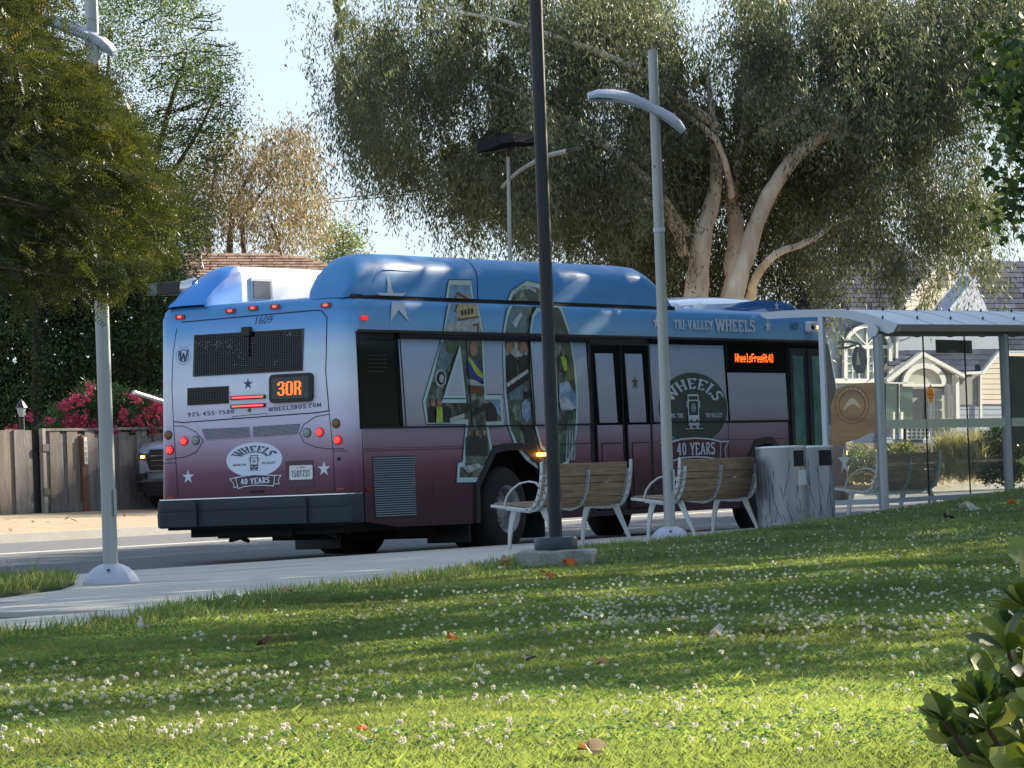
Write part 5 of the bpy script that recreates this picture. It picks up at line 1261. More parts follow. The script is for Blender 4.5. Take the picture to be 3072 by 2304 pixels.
def make_bench(label, loc):
    th = thing('park_bench', label, 'bench', (0, 0, 0), 'slatted benches facing the road')
    # back slats then seat slats
    s = 0.01; widths = [0.125]+[0.062]*5
    for w in widths:
        (y, z), (dy, dz) = pf(s+w/2); L = math.hypot(dy, dz); a = math.atan2(dz, dy)
        R3 = Matrix.Rotation(a, 3, 'X'); nrm = (-dz/L, dy/L)
        obj('back_slat', MB().box((LBN/2, y-nrm[0]*-0.014, z+nrm[1]*0.014), (LBN-0.17, w, 0.024), R3), wood, th, bevel=0.004)
        s += w+0.010
    s += 0.03
    for k in range(6):
        (y, z), (dy, dz) = pf(s+0.03); L = math.hypot(dy, dz); a = math.atan2(dz, dy); nrm = (-dz/L, dy/L)
        obj('seat_slat', MB().box((LBN/2, y+nrm[0]*0.014, z+nrm[1]*0.014), (LBN-0.17, 0.06, 0.024), Matrix.Rotation(a, 3, 'X')), wood, th, bevel=0.004)
        s += 0.072
    rail = [(y-0.012, z-0.006) for y, z in PROF]
    for x in (0.1, LBN/2, LBN-0.1):
        o = obj('rib', MB().loft(bar([(y-0.014, z) if i < 6 else (y-0.006, z-0.018) for i, (y, z) in enumerate(PROF[1:-1])], x, 0.016, 0.034), True, (True, True)), bench_al, th, bevel=0.003)
        mb = MB()
        for k in range(6):
            (y, z), (dy, dz) = pf(0.07+k*0.075); mb.box((x-0.009, y-0.014, z), (0.003, 0.012, 0.012))
        sub('bolt_head', mb, bolt_m, o, kind='stuff')
    for x in (0.0, LBN):
        outer = [(0.0, .845)]+PROF[1:]+[(.585, .43)]
        o = obj('end_rail', MB().loft(bar(outer, x, 0.022, 0.03), True, (True, True)), bench_al, th, bevel=0.006)
        lk = MB(); sgn = 1 if x == 0 else -1
        for k in range(5):
            (y, z), _ = pf(0.13+k*0.075); lk.tube([(x, y, z), (x+sgn*0.06, y-0.004, z+0.004), (x+sgn*0.09, y-0.01, z)], 0.008, 6)
        sub('rail_link', lk, bench_al, o, kind='stuff')
        mb = MB()
        for k in range(7):
            (y, z), (dy, dz) = pf(0.1+k*0.07); mb.box((x-sgn*0.0125, y, z), (0.003, 0.013, 0.013))
        sub('bolt_head', mb, bolt_m, o, kind='stuff')
    arm = [(.03, .60), (.07, .645), (.15, .66), (.25, .645), (.34, .59), (.40, .52), (.425, .45), (.43, .41)]
    for x in (0.0, LBN): obj('armrest', MB().loft(bar(arm, x, 0.03, 0.016), True, (True, True)), bench_al, th, bevel=0.005)
    for x in (0.16, LBN-0.2):
        fl = [(.40, .40), (.43, .33), (.455, .24), (.475, .12), (.485, 0.0)]; rl = [(.10, .40), (.07, .33), (.02, .22), (-.035, .10), (-.07, 0.0)]
        for pth in (fl, rl):
            R = []
            for i, (y, z) in enumerate(pth):
                w = 0.075-0.012*i; R.append([(x-.012, y-w/2, z), (x+.012, y-w/2, z), (x+.012, y+w/2, z), (x-.012, y+w/2, z)])
            obj('leg', MB().loft(R, True, (True, True)), bench_al, th, bevel=0.004)
        obj('leg_brace', MB().loft(bar([(.1, .385), (.25, .37), (.41, .385)], x, 0.022, 0.03), True, (True, True)), bench_al, th)
    th.location = loc; LOC[th.name] = (0, 0, 0)
    return th
def bench_loc(px, py, D):
    q = atD(px, py, D); return (q[0], q[1], side_h(q[1]-0.0))
bench = make_bench('slatted wooden bench crossed by the black lamp post, sun flecks on its back', bench_loc(1625, 1392, 39.4))
b2 = copy_thing(bench, bench_loc(2039, 1377, 41.9), 'slatted wooden bench between the grey lamp post and the steel litter bins')
q = onY(2632, 1372, -4.03)
b3 = copy_thing(bench, (q[0], q[1], side_h(q[1])), 'slatted bench standing inside the glass bus shelter, mostly in shade')

# ---- litter bins with grass-shaped slots
def bin_(px, py, D, seed, label, openings):
    c = atD(px, py, D); c = np.array([c[0], c[1], side_h(c[1])]); r = 0.27; H = 0.905
    th = thing('litter_bin', label, 'litter bin', c, 'steel litter bins')
    obj('drum', MB().lathe([(r, 0.0), (r, H), (r-0.012, H), (r-0.012, 0.0)], 48, tuple(c)), alu, th, smooth=True)
    obj('lid', MB().lathe([(r-0.004, H-0.015), (r+0.004, H), (r+0.0, H+0.012), (r*.7, H+0.018), (0.001, H+0.02)], 40, tuple(c)), mat('lid_alu', lin((200, 206, 214)), 0.3, metal=0.6), th, smooth=True)
    obj('liner', MB().lathe([(r-0.02, 0.02), (r-0.02, H-0.02)], 24, tuple(c)), holes, th)
    # angle 0 faces the camera; positive to the right
    def cyl(a, z, rr): 
        d = -_Fh*math.cos(a)+_rh*math.sin(a); return tuple(c+d*rr+np.array([0, 0, z]))
    for (a0, a1, z0, z1) in openings:
        n = 6; mb = MB()
        for i in range(n):
            u0 = a0+(a1-a0)*i/n; u1 = a0+(a1-a0)*(i+1)/n; mb.flat([cyl(u0, z0, r+.0015), cyl(u1, z0, r+.0015), cyl(u1, z1, r+.0015), cyl(u0, z1, r+.0015)])
        obj('opening', mb, holes, th, recalc=False)
    g = random.Random(seed); mb = MB(); slots = []
    for i in range(32):
        a = -1.45+2.9*i/31+g.uniform(-.05, .05); z0 = g.uniform(0.07, 0.42); L = g.uniform(0.12, 0.42) if i % 2 else g.uniform(0.05, 0.16); ln = g.uniform(-.25, .25)
        if i % 2 == 0: z0 = g.uniform(.05, .2)
        slots.append((a, z0, L, ln))
        if i % 2: slots.append((a+ln*.9+g.uniform(-.03, .03), z0+L+0.03, g.uniform(.08, .2), ln*0.6))
    for i in range(26): slots.append((-1.45+2.9*i/25, 0.05, 0.035, g.choice([-.06, .06])))
    for (a, z0, L, ln) in slots:
        if z0+L > 0.78: L = 0.78-z0
        if L < 0.02: continue
        n = 6; pv = None
        for k in range(n+1):
            f = k/n; aa = a+ln*f*f; w = 0.0024*(0.35+math.sin(math.pi*min(.98, max(.02, f)))*1.0)/r
            pts = (cyl(aa-w, z0+L*f, r+.0012), cyl(aa+w, z0+L*f, r+.0012))
            if pv: mb.flat([pv[0], pv[1], pts[1], pts[0]])
            pv = pts
    obj('slot_pattern', mb, holes, th, recalc=False, kind='stuff')
    return th, cyl
b1_, cyl1 = bin_(2351, 1590, 43.2, 4, 'left one of two steel litter bins with grass-shaped slots, beside the second bench', [(0.46, 1.05, 0.70, 0.87)])
mbn = MB(); 
for i in range(4):
    u0 = .62+.16*i; mbn.flat([cyl1(u0, .50, .2722), cyl1(u0+.16, .50, .2722), cyl1(u0+.16, .66, .2722), cyl1(u0, .66, .2722)])
obj('label_sticker', mbn, mat('sticker', lin((176, 186, 194)), 0.5), b1_, recalc=False)
b2_, cyl2 = bin_(2434, 1580, 44.3, 9, 'right one of two steel litter bins, beside the shelter post, with a black opening', [(0.35, 1.1, 0.70, 0.87)])

# ---- bus shelter
sh_m = mat('shelter_grey', lin((150, 158, 168)), 0.45, metal=0.3, noise=0.06, nscale=3)
sh_roof = mat('shelter_roof', lin((170, 182, 204)), 0.35, metal=0.2, noise=0.08, nscale=2)
sh_wh = mat('shelter_white', lin((198, 204, 214)), 0.45)
gutter_m = mat('shelter_gutter', lin((124, 122, 108)), 0.5, metal=0.2)
SX0, SX1 = 4.8, 12.4; SY = -4.26; zb = side_h(SY)
sh = thing('bus_shelter', 'glass bus shelter with a curved metal roof at the right', 'bus shelter', (SX0, SY, zb))
def rise(X): return 0.012*(X-SX0)
topo = [onX(x, y, SX0) for x, y in [(2278, 939), (2330, 934), (2400, 930), (2470, 928), (2540, 931), (2600, 943), (2645, 957), (2692, 973)]]
boto = [onX(x, y, SX0) for x, y in [(2680, 996), (2664, 1001), (2640, 992), (2590, 968), (2530, 953), (2450, 950), (2380, 953), (2300, 957), (2286, 950)]]
obj('end_fascia', tri(MB().prism([tuple(p) for p in topo+boto], (0.03, 0, 0))), sh_wh, sh)
top2 = [(p[1], p[2]) for p in topo]
NX = 8
for k in range(NX):
    X0, X1 = SX0+0.03+k*1.0+0.008, SX0+0.03+(k+1)*1.0-0.008
    R = [[(X, y, z+rise(X)+0.004) for y, z in top2]+[(X, y, z+rise(X)-0.02) for y, z in top2[::-1]] for X in (X0, X1)]
    obj('roof_panel', MB().loft(R, True, (True, True)), sh_roof, sh)
    Xs = SX0+0.03+k*1.0
    if k: 
        o = obj('roof_rib', MB().loft([[(Xs-.012, y, z+rise(Xs)+.006), (Xs+.012, y, z+rise(Xs)+.006), (Xs+.012, y, z+rise(Xs)-.03), (Xs-.012, y, z+rise(Xs)-.03)] for y, z in top2], True, (True, True)), mat('rib_dark', lin((92, 104, 122)), 0.5), sh)
        obj('roof_bracket', MB().lathe([(0.001, 2.29+rise(Xs)), (.05, 2.30+rise(Xs)), (.075, 2.36+rise(Xs))], 12, (Xs+.3, SY+0.08, 0)), mat('bracket_dark', lin((60, 60, 56)), 0.6), sh)
    mb = MB()
    for j in (2, 4, 6): mb.lathe([(.014, 0), (.012, .02), (.005, .035)], 6, (Xs, top2[j][0], top2[j][1]+rise(Xs)+.006))
    obj('rib_bolt', mb, bolt_m, sh, kind='stuff')
yg, zg = top2[-1]
obj('gutter', MB().prism([(SX0+.03, yg-.02, zg-.005), (SX0+.03, yg+.05, zg-.005), (SX0+.03, yg+.05, zg-.08), (SX0+.03, yg-.02, zg-.08)], (SX1-SX0, 0, rise(SX1))), gutter_m, sh)
obj('roof_beam', MB().tube([(SX0-.06, SY+.03, zg-.06), (SX1, SY+.03, zg-.06+rise(SX1))], .068, 20), gutter_m, sh, smooth=True)
obj('beam_cap', MB().tube([(SX0-.085, SY+.03, zg-.06), (SX0-.06, SY+.03, zg-.06)], .07, 20), sh_wh, sh)
for X, px0, px1 in [(SX0, 2631, 2654), (8.6, 3009, 3027), (12.4, None, None)]:
    r = .0575
    obj('post', MB().tube([(X, SY, zb-.02), (X, SY, zg-.1+rise(X))], r, 26), galv, sh, smooth=True)
    obj('post_collar', MB().tube([(X, SY, zg-.16+rise(X)), (X, SY, zg-.10+rise(X))], r*1.06, 26), sh_m, sh)
q = onX(2462, 960, SX0); q2 = onX(2478, 1240, SX0)
obj('front_post', MB().bb(SX0-.02, SX0+.04, q[1]-.03, q[1]+.03, side_h(q[1]), q[2]+.05), sh_wh, sh, bevel=0.004)
FYp = q[1]
pane = glass_mat('shelter_glass', (0.9, 0.94, 0.91), 0.05); frost = mat('frosted_band', lin((186, 190, 170)), 0.6)
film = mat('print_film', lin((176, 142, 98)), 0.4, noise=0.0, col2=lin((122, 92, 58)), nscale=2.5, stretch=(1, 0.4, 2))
zlo, zhi = onY(2760, 1490, SY)[2], onY(2760, 1000, SY)[2]+0.05
for k in range(6):
    X0 = SX0+.06+k*1.255; X1 = X0+1.245
    p_ = obj('glass_panel', MB().flat([(X0, SY, zlo), (X1, SY, zlo), (X1, SY, zhi+rise(X0)), (X0, SY, zhi+rise(X0))]), pane, sh, recalc=False)
    zbnd0, zbnd1 = onY(2760, 1285, SY)[2], onY(2760, 1258, SY)[2]
    sub('frosted_band', MB().bb(X0+.003, X1-.003, SY-.007, SY-.0045, zbnd0, zbnd1), frost, p_)
    obj('glass_seal', MB().bb(X1, X1+.01, SY-.008, SY+.008, zlo, zhi), seam_m, sh)
obj('bottom_rail', MB().bb(SX0+.05, SX1, SY-.025, SY+.025, zlo-.055, zlo), sh_m, sh)
for X in (SX0+1.3, SX0+2.57, SX0+5.1): obj('rail_foot', MB().bb(X, X+.03, SY-.015, SY+.015, zb, zlo-.055), sh_m, sh)
obj('end_rail', MB().bb(SX0-.02, SX0+.03, SY+.05, FYp-.03, zlo-.06, zlo), sh_m, sh)
eg = obj('end_glass', MB().flat([(SX0+.006, SY+.06, zlo), (SX0+.006, FYp-.035, zlo), (SX0+.006, FYp-.035, zhi-.02), (SX0+.006, SY+.06, zhi-.02)]), pane, sh, recalc=False)
obj('seat_rail', MB().bb(SX0+3.86, SX0+3.885, SY-.035, SY+.035, zlo, zhi), seam_m, sh)
# etched round emblem and a brown reflection painted on the end glass
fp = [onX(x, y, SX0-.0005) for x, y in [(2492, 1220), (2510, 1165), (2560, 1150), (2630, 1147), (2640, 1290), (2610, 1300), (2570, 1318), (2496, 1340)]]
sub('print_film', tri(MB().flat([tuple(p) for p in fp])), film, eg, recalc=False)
ec = onX(2556, 1215, SX0-.003); ky = 0.87*FPX/50.5; kz = FPX/50.5
mb = MB()
def ering(r0, r1, n=32, x=ec[0]):
    for i in range(n):
        a, b_ = 6.2832*i/n, 6.2832*(i+1)/n
        mb.flat([(x, ec[1]+.22*r_*math.cos(t_)*1.0, ec[2]+.22*r_*math.sin(t_)*1.0) for r_, t_ in ((r1, a), (r1, b_), (r0, b_), (r0, a))])
ering(.97, 1.0); ering(.74, .78)
sub('etched_emblem', mb, mat('etch_dark', lin((98, 82, 54)), 0.5), eg, recalc=False)
mb = MB()
for i in range(10):
    t0, t1 = i/10, (i+1)/10
    pA = [(-.5+1.0*t, .45*math.sin(3.0*t)-.25, .05+.12*math.sin(math.pi*t)) for t in (t0, t1)]
    mb.flat([(ec[0]-.001, ec[1]-.22*pA[0][0], ec[2]+.22*(pA[0][1]-pA[0][2])), (ec[0]-.001, ec[1]-.22*pA[1][0], ec[2]+.22*(pA[1][1]-pA[1][2])), (ec[0]-.001, ec[1]-.22*pA[1][0], ec[2]+.22*(pA[1][1]+pA[1][2])), (ec[0]-.001, ec[1]-.22*pA[0][0], ec[2]+.22*(pA[0][1]+pA[0][2]))])
for i in range(22):
    a = math.radians(30+i*5.6)+.0; mb.flat([(ec[0]-.001, ec[1]-.22*r_*math.cos(a+da), ec[2]+.22*r_*math.sin(a+da)) for r_, da in ((.82, 0), (.93, 0), (.93, .05), (.82, .05))]) if i % 3 else None
sub('etched_emblem', mb, mat('etch_light', lin((196, 184, 146)), 0.5), eg, recalc=False)
# dark information case between posts
obj('info_case', MB().bb(8.72, 9.6, SY+.03, SY+.07, 1.0, 2.1), mat('info_case', lin((70, 80, 70)), 0.3), sh, bevel=0.01)
obj('transom_sign', MB().bb(6.55, 7.65, SY+.02, SY+.03, 2.12, 2.28), mat('transom_dark', lin((54, 56, 34)), 0.2, noise=0.5, nscale=5), sh)

# ================================================================== ACROSS THE ROAD, LEFT
fence_m = mat('weathered_fence', lin((132, 126, 124)), 0.9, col2=lin((86, 84, 86)), nscale=3, stretch=(3, 3, 0.35), bump=0.5, bscale=20)
fence_b = mat('weathered_fence_warm', lin((136, 124, 114)), 0.9, col2=lin((90, 84, 80)), nscale=3, stretch=(3, 3, 0.35), bump=0.5, bscale=20)
FYY = 24.0
fz = lambda px: onY(px, 1545-0.04*px, FYY)
X_l = onY(-60, 1547, FYY)[0]; X_r = onY(560, 1522, FYY)[0]
def Xof(px): return onY(px, 1400, FYY)[0]
fence = thing('wooden_fence', 'weathered grey wooden board fence across the road at the left', 'fence', (X_l, FYY, 0.45))
def topz(px): return onY(px, 1290+0.02*max(0, px-130), FYY)[2]
px = -60; k = 0
while px < 560:
    w = 26+random.uniform(-2, 2)
    if 104 < px+w/2 < 127: px += w; k += 1; continue
    x0, x1 = Xof(px), Xof(px+w); zt = topz(px)+random.uniform(-.02, .015)
    off = 0.0 if k % 2 == 0 else 0.03
    if k % 2 == 0: x0 -= .03; x1 += .03
    obj('plank', MB().bb(x0, x1-.012, FYY-.03-(.0 if off else .025), FYY-.008-(.0 if off else .025), 0.44, zt-(0.06 if off and px > 128 else 0)), random.choice([fence_m, fence_m, fence_b]), fence)
    px += w; k += 1
obj('backing_board', MB().bb(Xof(100), Xof(130), FYY+.02, FYY+.05, .44, topz(110)-.1), blackpole, fence)  # dark sheet added so the open fence gap stays dark
obj('top_rail', MB().bb(Xof(130), Xof(560), FYY-.07, FYY+.02, topz(140)-.02, topz(140)+.03), fence_m, fence)
obj('bottom_rail', MB().bb(Xof(140), Xof(560), FYY-.075, FYY-.05, 0.46, 0.62), fence_m, fence)
obj('gate_post', MB().bb(Xof(120), Xof(129), FYY-.09, FYY, .44, topz(120)+.03), mat('pale_post', lin((150, 144, 134)), 0.8), fence)
obj('brown_post', MB().bb(Xof(236), Xof(252), FYY-.1, FYY-.03, .44, topz(240)-.1), mat('redwood_post', lin((112, 74, 62)), 0.85, noise=.2), fence)
for zz in (onY(122, 1342, FYY)[2], onY(126, 1474, FYY)[2]): obj('hinge', MB().bb(Xof(117), Xof(136), FYY-.11, FYY-.09, zz-.08, zz+.06), bolt_m, fence)
pst = thing('house_number', 'narrow white board with house numbers fixed on the brown fence post', 'sign', (Xof(243), FYY-.11, 1.4))
za, zb_ = onY(243, 1393, FYY)[2], onY(243, 1312, FYY)[2]
obj('board', MB().bb(Xof(240), Xof(249), FYY-.125, FYY-.105, za, zb_), mat('number_board', lin((196, 192, 186)), 0.6), pst)
mb = MB()
for i, ch in enumerate('7403'):
    P_, W2 = strokes(ch, .2, 0, .06, True); zc = zb_-.06-(i+1)*(zb_-za-.1)/4.3
    for j, p in enumerate(P_): mb.flat([(Xof(241.5)+u*.07/.6, FYY-.127-.0003*j, zc+v*.075) for u, v in p])
obj('digits', mb, mat('digit_dark', lin((110, 96, 90)), 0.6), pst, recalc=False, kind='stuff')
# lantern above the fence
lx = Xof(107); lzb = onY(107, 1262, FYY+.3)[2]
lt = thing('garden_lantern', 'small black garden lantern on a post above the wooden fence', 'lantern', (lx, FYY+.3, .45))
obj('post', MB().tube([(lx, FYY+.3, .45), (lx, FYY+.3, lzb+.06)], .05, 10), blackpole, lt)
obj('glass', MB().lathe([(.05, lzb+.08), (.10, lzb+.26)], 6, (lx, FYY+.3, 0)), mat('lantern_glass', lin((176, 182, 186)), 0.2), lt)
obj('cap', MB().lathe([(.13, lzb+.26), (.10, lzb+.30), (.05, lzb+.38), (.001, lzb+.43)], 6, (lx, FYY+.3, 0)), blackpole, lt)
o = obj('white_pole', MB().tube([onY(402, 1177, 23.6), onY(500, 1208, 23.6)], .045, 10), mat('white_gloss', lin((226, 226, 222)), 0.3), smooth=True)
tag(o, 'white pole jutting out from behind the bus over the oleander', 'pole')

# ---- pickup truck nosing out from behind the bus
FX = onY(392, 1380, 23.6)[0]+0.05; ty0, ty1 = 21.65, 23.6; gz = 0.43
tk = thing('pickup_truck', 'dark pickup truck facing left, mostly hidden behind the rear of the bus', 'pickup truck', (FX, (ty0+ty1)/2, gz))
tp = mat('truck_paint', lin((138, 148, 164)), 0.25, coat=0.8); tchr = mat('truck_chrome', lin((200, 204, 206)), 0.15, metal=1.0); tb = mat('truck_black', lin((26, 26, 28)), 0.5)
def sec(X, z0, z1, ins, zr=.08):
    a, b_ = ty0+ins, ty1-ins; return [(X, a, gz+z0), (X, a-.0, gz+z1-zr), (X, a+.06, gz+z1-.02), (X, a+.3, gz+z1), (X, b_-.3, gz+z1), (X, b_-.06, gz+z1-.02), (X, b_, gz+z1-zr), (X, b_, gz+z0)]
obj('body', MB().loft([sec(FX+.06, .75, 1.14, .16), sec(FX+.1, .6, 1.28, .1), sec(FX+.3, .45, 1.36, .03), sec(FX+.8, .42, 1.42, 0), sec(FX+1.35, .42, 1.46, 0), sec(FX+1.36, .42, 1.46, 0), sec(FX+5.4, .42, 1.42, 0)], True, (True, True)), tp, tk, smooth=True)
obj('cab', MB().loft([[(FX+1.3, ty0+.1, gz+1.44), (FX+1.3, ty1-.1, gz+1.44), (FX+3.8, ty1-.1, gz+1.44), (FX+3.8, ty0+.1, gz+1.44)], [(FX+2.05, ty0+.26, gz+1.98), (FX+2.05, ty1-.26, gz+1.98), (FX+3.5, ty1-.26, gz+1.98), (FX+3.5, ty0+.26, gz+1.98)]], True, (False, True)), blackg, tk)
gr = obj('grille', MB().prism([(FX+.05, ty0+.42, gz+.8), (FX+.05, ty1-.42, gz+.8), (FX+.06, ty1-.34, gz+1.0), (FX+.08, ty1-.42, gz+1.22), (FX+.08, ty0+.42, gz+1.22), (FX+.06, ty0+.34, gz+1.0)], (-.05, 0, 0)), tb, tk, bevel=.01)
for k in range(3): sub('grille_bar', MB().bb(FX-.01, FX+.01, ty0+.46, ty1-.46, gz+.88+k*.1, gz+.895+k*.1), tchr, gr)
mb = MB()
for r0, r1, s in ((.115, .085, 1.0), (.06, .04, 1.1)):
    for i in range(20):
        a, c_ = 6.2832*i/20, 6.2832*(i+1)/20; mb.flat([(FX-.014-.001*s, (ty0+ty1)/2+r_*1.35*math.cos(t_), gz+1.03+r_*math.sin(t_)) for r_, t_ in ((r0, a), (r0, c_), (r1, c_), (r1, a))])
sub('emblem', mb, tchr, gr, recalc=False)
obj('grille_surround', MB().bb(FX-.02, FX+.08, ty0+.3, ty1-.3, gz+.745, gz+.785), tchr, tk, bevel=.01)
for s, y in ((1, ty1), (-1, ty0)):
    h_ = obj('headlight', MB().loft([[(FX+.03, y-s*.36, gz+1.0), (FX+.03, y-s*.36, gz+1.16), (FX+.12, y-s*.05, gz+1.17), (FX+.12, y-s*.05, gz+1.0)], [(FX+.0, y-s*.35, gz+1.02), (FX+.0, y-s*.35, gz+1.14), (FX+.09, y-s*.06, gz+1.15), (FX+.09, y-s*.06, gz+1.02)]], True, (True, True)), tchr, tk)
    sub('indicator', MB().bb(FX-.0, FX+.03, y-s*.24-.03, y-s*.24+.03, gz+1.05, gz+1.1), amb_on, h_)
    obj('fog_lamp_housing', MB().bb(FX-.03, FX+.05, min(y-s*.32, y-s*.1), max(y-s*.32, y-s*.1), gz+.58, gz+.74), tb, tk, bevel=.01)
obj('front_bumper', MB().loft([[(FX-.02, ty0+.25, gz+z), (FX-.07, (ty0+ty1)/2, gz+z), (FX-.02, ty1-.25, gz+z), (FX+.12, ty1-.03, gz+z), (FX+.3, ty1-.0, gz+z), (FX+.3, ty0, gz+z), (FX+.12, ty0+.03, gz+z)] for z in (.36, .4, .56)], True, (True, True)), tb, tk)
obj('bumper_top', MB().loft([[(FX-.03, ty0+.25, gz+z), (FX-.08, (ty0+ty1)/2, gz+z), (FX-.03, ty1-.25, gz+z), (FX+.11, ty1-.02, gz+z), (FX+.3, ty1+.01, gz+z), (FX+.3, ty0-.01, gz+z), (FX+.11, ty0+.02, gz+z)] for z in (.56, .6, .62)], True, (True, True)), tchr, tk)
lp = obj('licence_plate', MB().bb(FX-.1, FX-.085, (ty0+ty1)/2-.15, (ty0+ty1)/2+.15, gz+.44, gz+.6), mat('truck_plate', lin((190, 190, 196)), .4), tk)
mb = MB()
for k in range(6): mb.bb(FX-.103, FX-.1005, (ty0+ty1)/2-.12+k*.042, (ty0+ty1)/2-.095+k*.042, gz+.49, gz+.55)
sub('plate_characters', mb, mat('plate_char', lin((120, 124, 140)), .5), lp, kind='stuff')
for X in (FX+.85, FX+4.3):
    for y, s in ((ty0+.02, 1), (ty1-.02, -1)):
        w_ = obj('wheel', MB().lathe([(.22, s*.03), (.3, 0), (.37, s*.02), (.4, s*.06), (.4, s*.2), (.37, s*.25), (.2, s*.26)], 28, (X, y, gz+.39), 'Y'), rubber, tk, smooth=True)
        sub('rim', MB().lathe([(.22, s*.03), (.2, s*.06), (.08, s*.03), (.001, s*.03)], 20, (X, y, gz+.39), 'Y'), steel, w_, smooth=True)
obj('underbody', MB().bb(FX+.15, FX+5.2, ty0+.15, ty1-.15, gz+.25, gz+.6), und, tk)
obj('tow_hook_area', MB().bb(FX+.0, FX+.2, ty0+.3, ty1-.3, gz+.28, gz+.37), tb, tk)

# ================================================================== FAR SOLAR STREET LIGHT AND WIRES
D = 96.0; bt = atD(1534, 1000, D); base = np.array([bt[0], bt[1], .5]); tp_ = atD(1524.5, 470, D)
base = base+(bt-base)*0; e = (tp_-bt)/(tp_[2]-bt[2]); base = bt-e*(bt[2]-.5)
sl = thing('solar_street_light', 'slim street light with a black solar panel on top, far behind the bus roof', 'street light', base)
obj('pole', MB().tube([base, tp_], [.06, .042], 12), galv, sl, smooth=True)
panel_pts = [(1432, 447, -.3), (1475, 438, -.2), (1505, 428, -.1), (1540, 421, 0), (1575, 424, .1), (1612, 419, .2)]
R = []
for (x, y, dd), hh in zip(panel_pts, (.01, .04, .07, .06, .05, .03)):
    c = Vector(atD(x, y, D)); R.append([tuple(c+Vector(_Fh)*a+Vector((0, 0, b_))) for a, b_ in ((-.4, -.12+hh), (-.4, -.12-hh), (.4, .18-hh), (.4, .18+hh))])
obj('solar_panel', MB().loft(R, True, (True, True)), mat('solar_black', lin((14, 13, 14)), 0.8, spec=.1), sl)
obj('bracket', MB().tube([atD(1524, 470, D), atD(1526, 455, D), atD(1532, 438, D)], [.05, .09, .13], 8), blackpole, sl)
obj('lamp_arm', MB().tube([atD(1506, 562, D+.2), atD(1530, 535, D), atD(1560, 511, D-.2), atD(1605, 483, D-.4), atD(1650, 464, D-.6), atD(1700, 453, D-.8)], [.035, .04, .045, .05, .055, .055], 10), galv, sl, smooth=True)
obj('lamp_head', MB().loft([[tuple(Vector(atD(x, y, D-.8))+Vector(_Fh)*a*w+Vector((0, 0, b_*h))) for a, b_ in ((-1, 0), (-.6, 1), (.6, 1), (1, 0), (.6, -1), (-.6, -1))] for x, y, w, h in ((1698, 453, .06, .04), (1710, 450, .13, .035), (1730, 446, .15, .03), (1746, 448, .08, .02))], True, (True, True)), blackpole, sl)
wires = MB()
for dy in (0, 10):
    wires_o = obj('power_line', MB().tube([atD(x, y+dy*(1 if x > 800 else .8), 150) for x, y in ((-200, 645), (300, 634), (570, 622), (985, 598), (1375, 560), (1900, 500), (2600, 400))], .018, 5), mat('wire', lin((90, 94, 100)), .6))
    tag(wires_o, '%s of two thin overhead wires crossing the sky above the bus' % ('upper' if dy == 0 else 'lower'), 'power line', 'overhead wires')
# ================================================================== VEGETATION
bark_e = mat('eucalyptus_bark', lin((236, 230, 218)), 0.85, col2=lin((168, 150, 132)), nscale=2.2, stretch=(1, 1, 0.35), bump=0.8, bscale=9)
bark_d = mat('dark_bark', lin((74, 62, 52)), 0.95, noise=0.3, nscale=5, stretch=(1, 1, .3), bump=0.8, bscale=12)
def inpoly_pts(n, poly, thr=None, seed=0, scale=0.012, ax=1.0, ay=1.0):
    xs_ = [p[0] for p in poly]; ys_ = [p[1] for p in poly]; out = []
    tot = 0
    while tot < n:
        m = n*3; X = RNG.uniform(min(xs_), max(xs_), m); Y = RNG.uniform(min(ys_), max(ys_), m); k = inpoly(X, Y, poly)
        if thr is not None: k &= (hnoise(X*ax, Y*ay, scale, seed)*.6+hnoise(X*ax, Y*ay, scale*3.1, seed+5)*.4) > thr
        X, Y = X[k], Y[k]; out.append(np.column_stack([X, Y])); tot += len(X)
    return np.concatenate(out)[:n]
def px2w(P, D):
    return CAM[None]+(_F[None]+RT[None]*((P[:, 0]-1536)/FPX)[:, None]-UP[None]*((P[:, 1]-1152)/FPX)[:, None])*np.asarray(D)[:, None]
def limb(mb, pts, D, wpx, n=8, dd=None):
    """limb through photo points with widths in photo pixels"""
    P = [atD(x, y, D+(dd[i] if dd else 0)) for i, (x, y) in enumerate(pts)]
    # smooth subdivision
    Q = []; W = []
    for i in range(len(P)-1):
        for t in (0, .33, .66):
            p0 = P[max(i-1, 0)]; p1 = P[i]; p2 = P[i+1]; p3 = P[min(i+2, len(P)-1)]
            q = 0.5*((2*p1)+(-p0+p2)*t+(2*p0-5*p1+4*p2-p3)*t*t+(-p0+3*p1-3*p2+p3)*t**3); Q.append(q+RNG.normal(0, wpx[i]*D/FPX*.04, 3)); W.append(wpx[i]*(1-t)+wpx[i+1]*t)
    Q.append(P[-1]); W.append(wpx[-1])
    mb.tube(Q, [w*D/FPX/2*(1+.06*math.sin(i*2.1)) for i, w in enumerate(W)], n)
    return Q
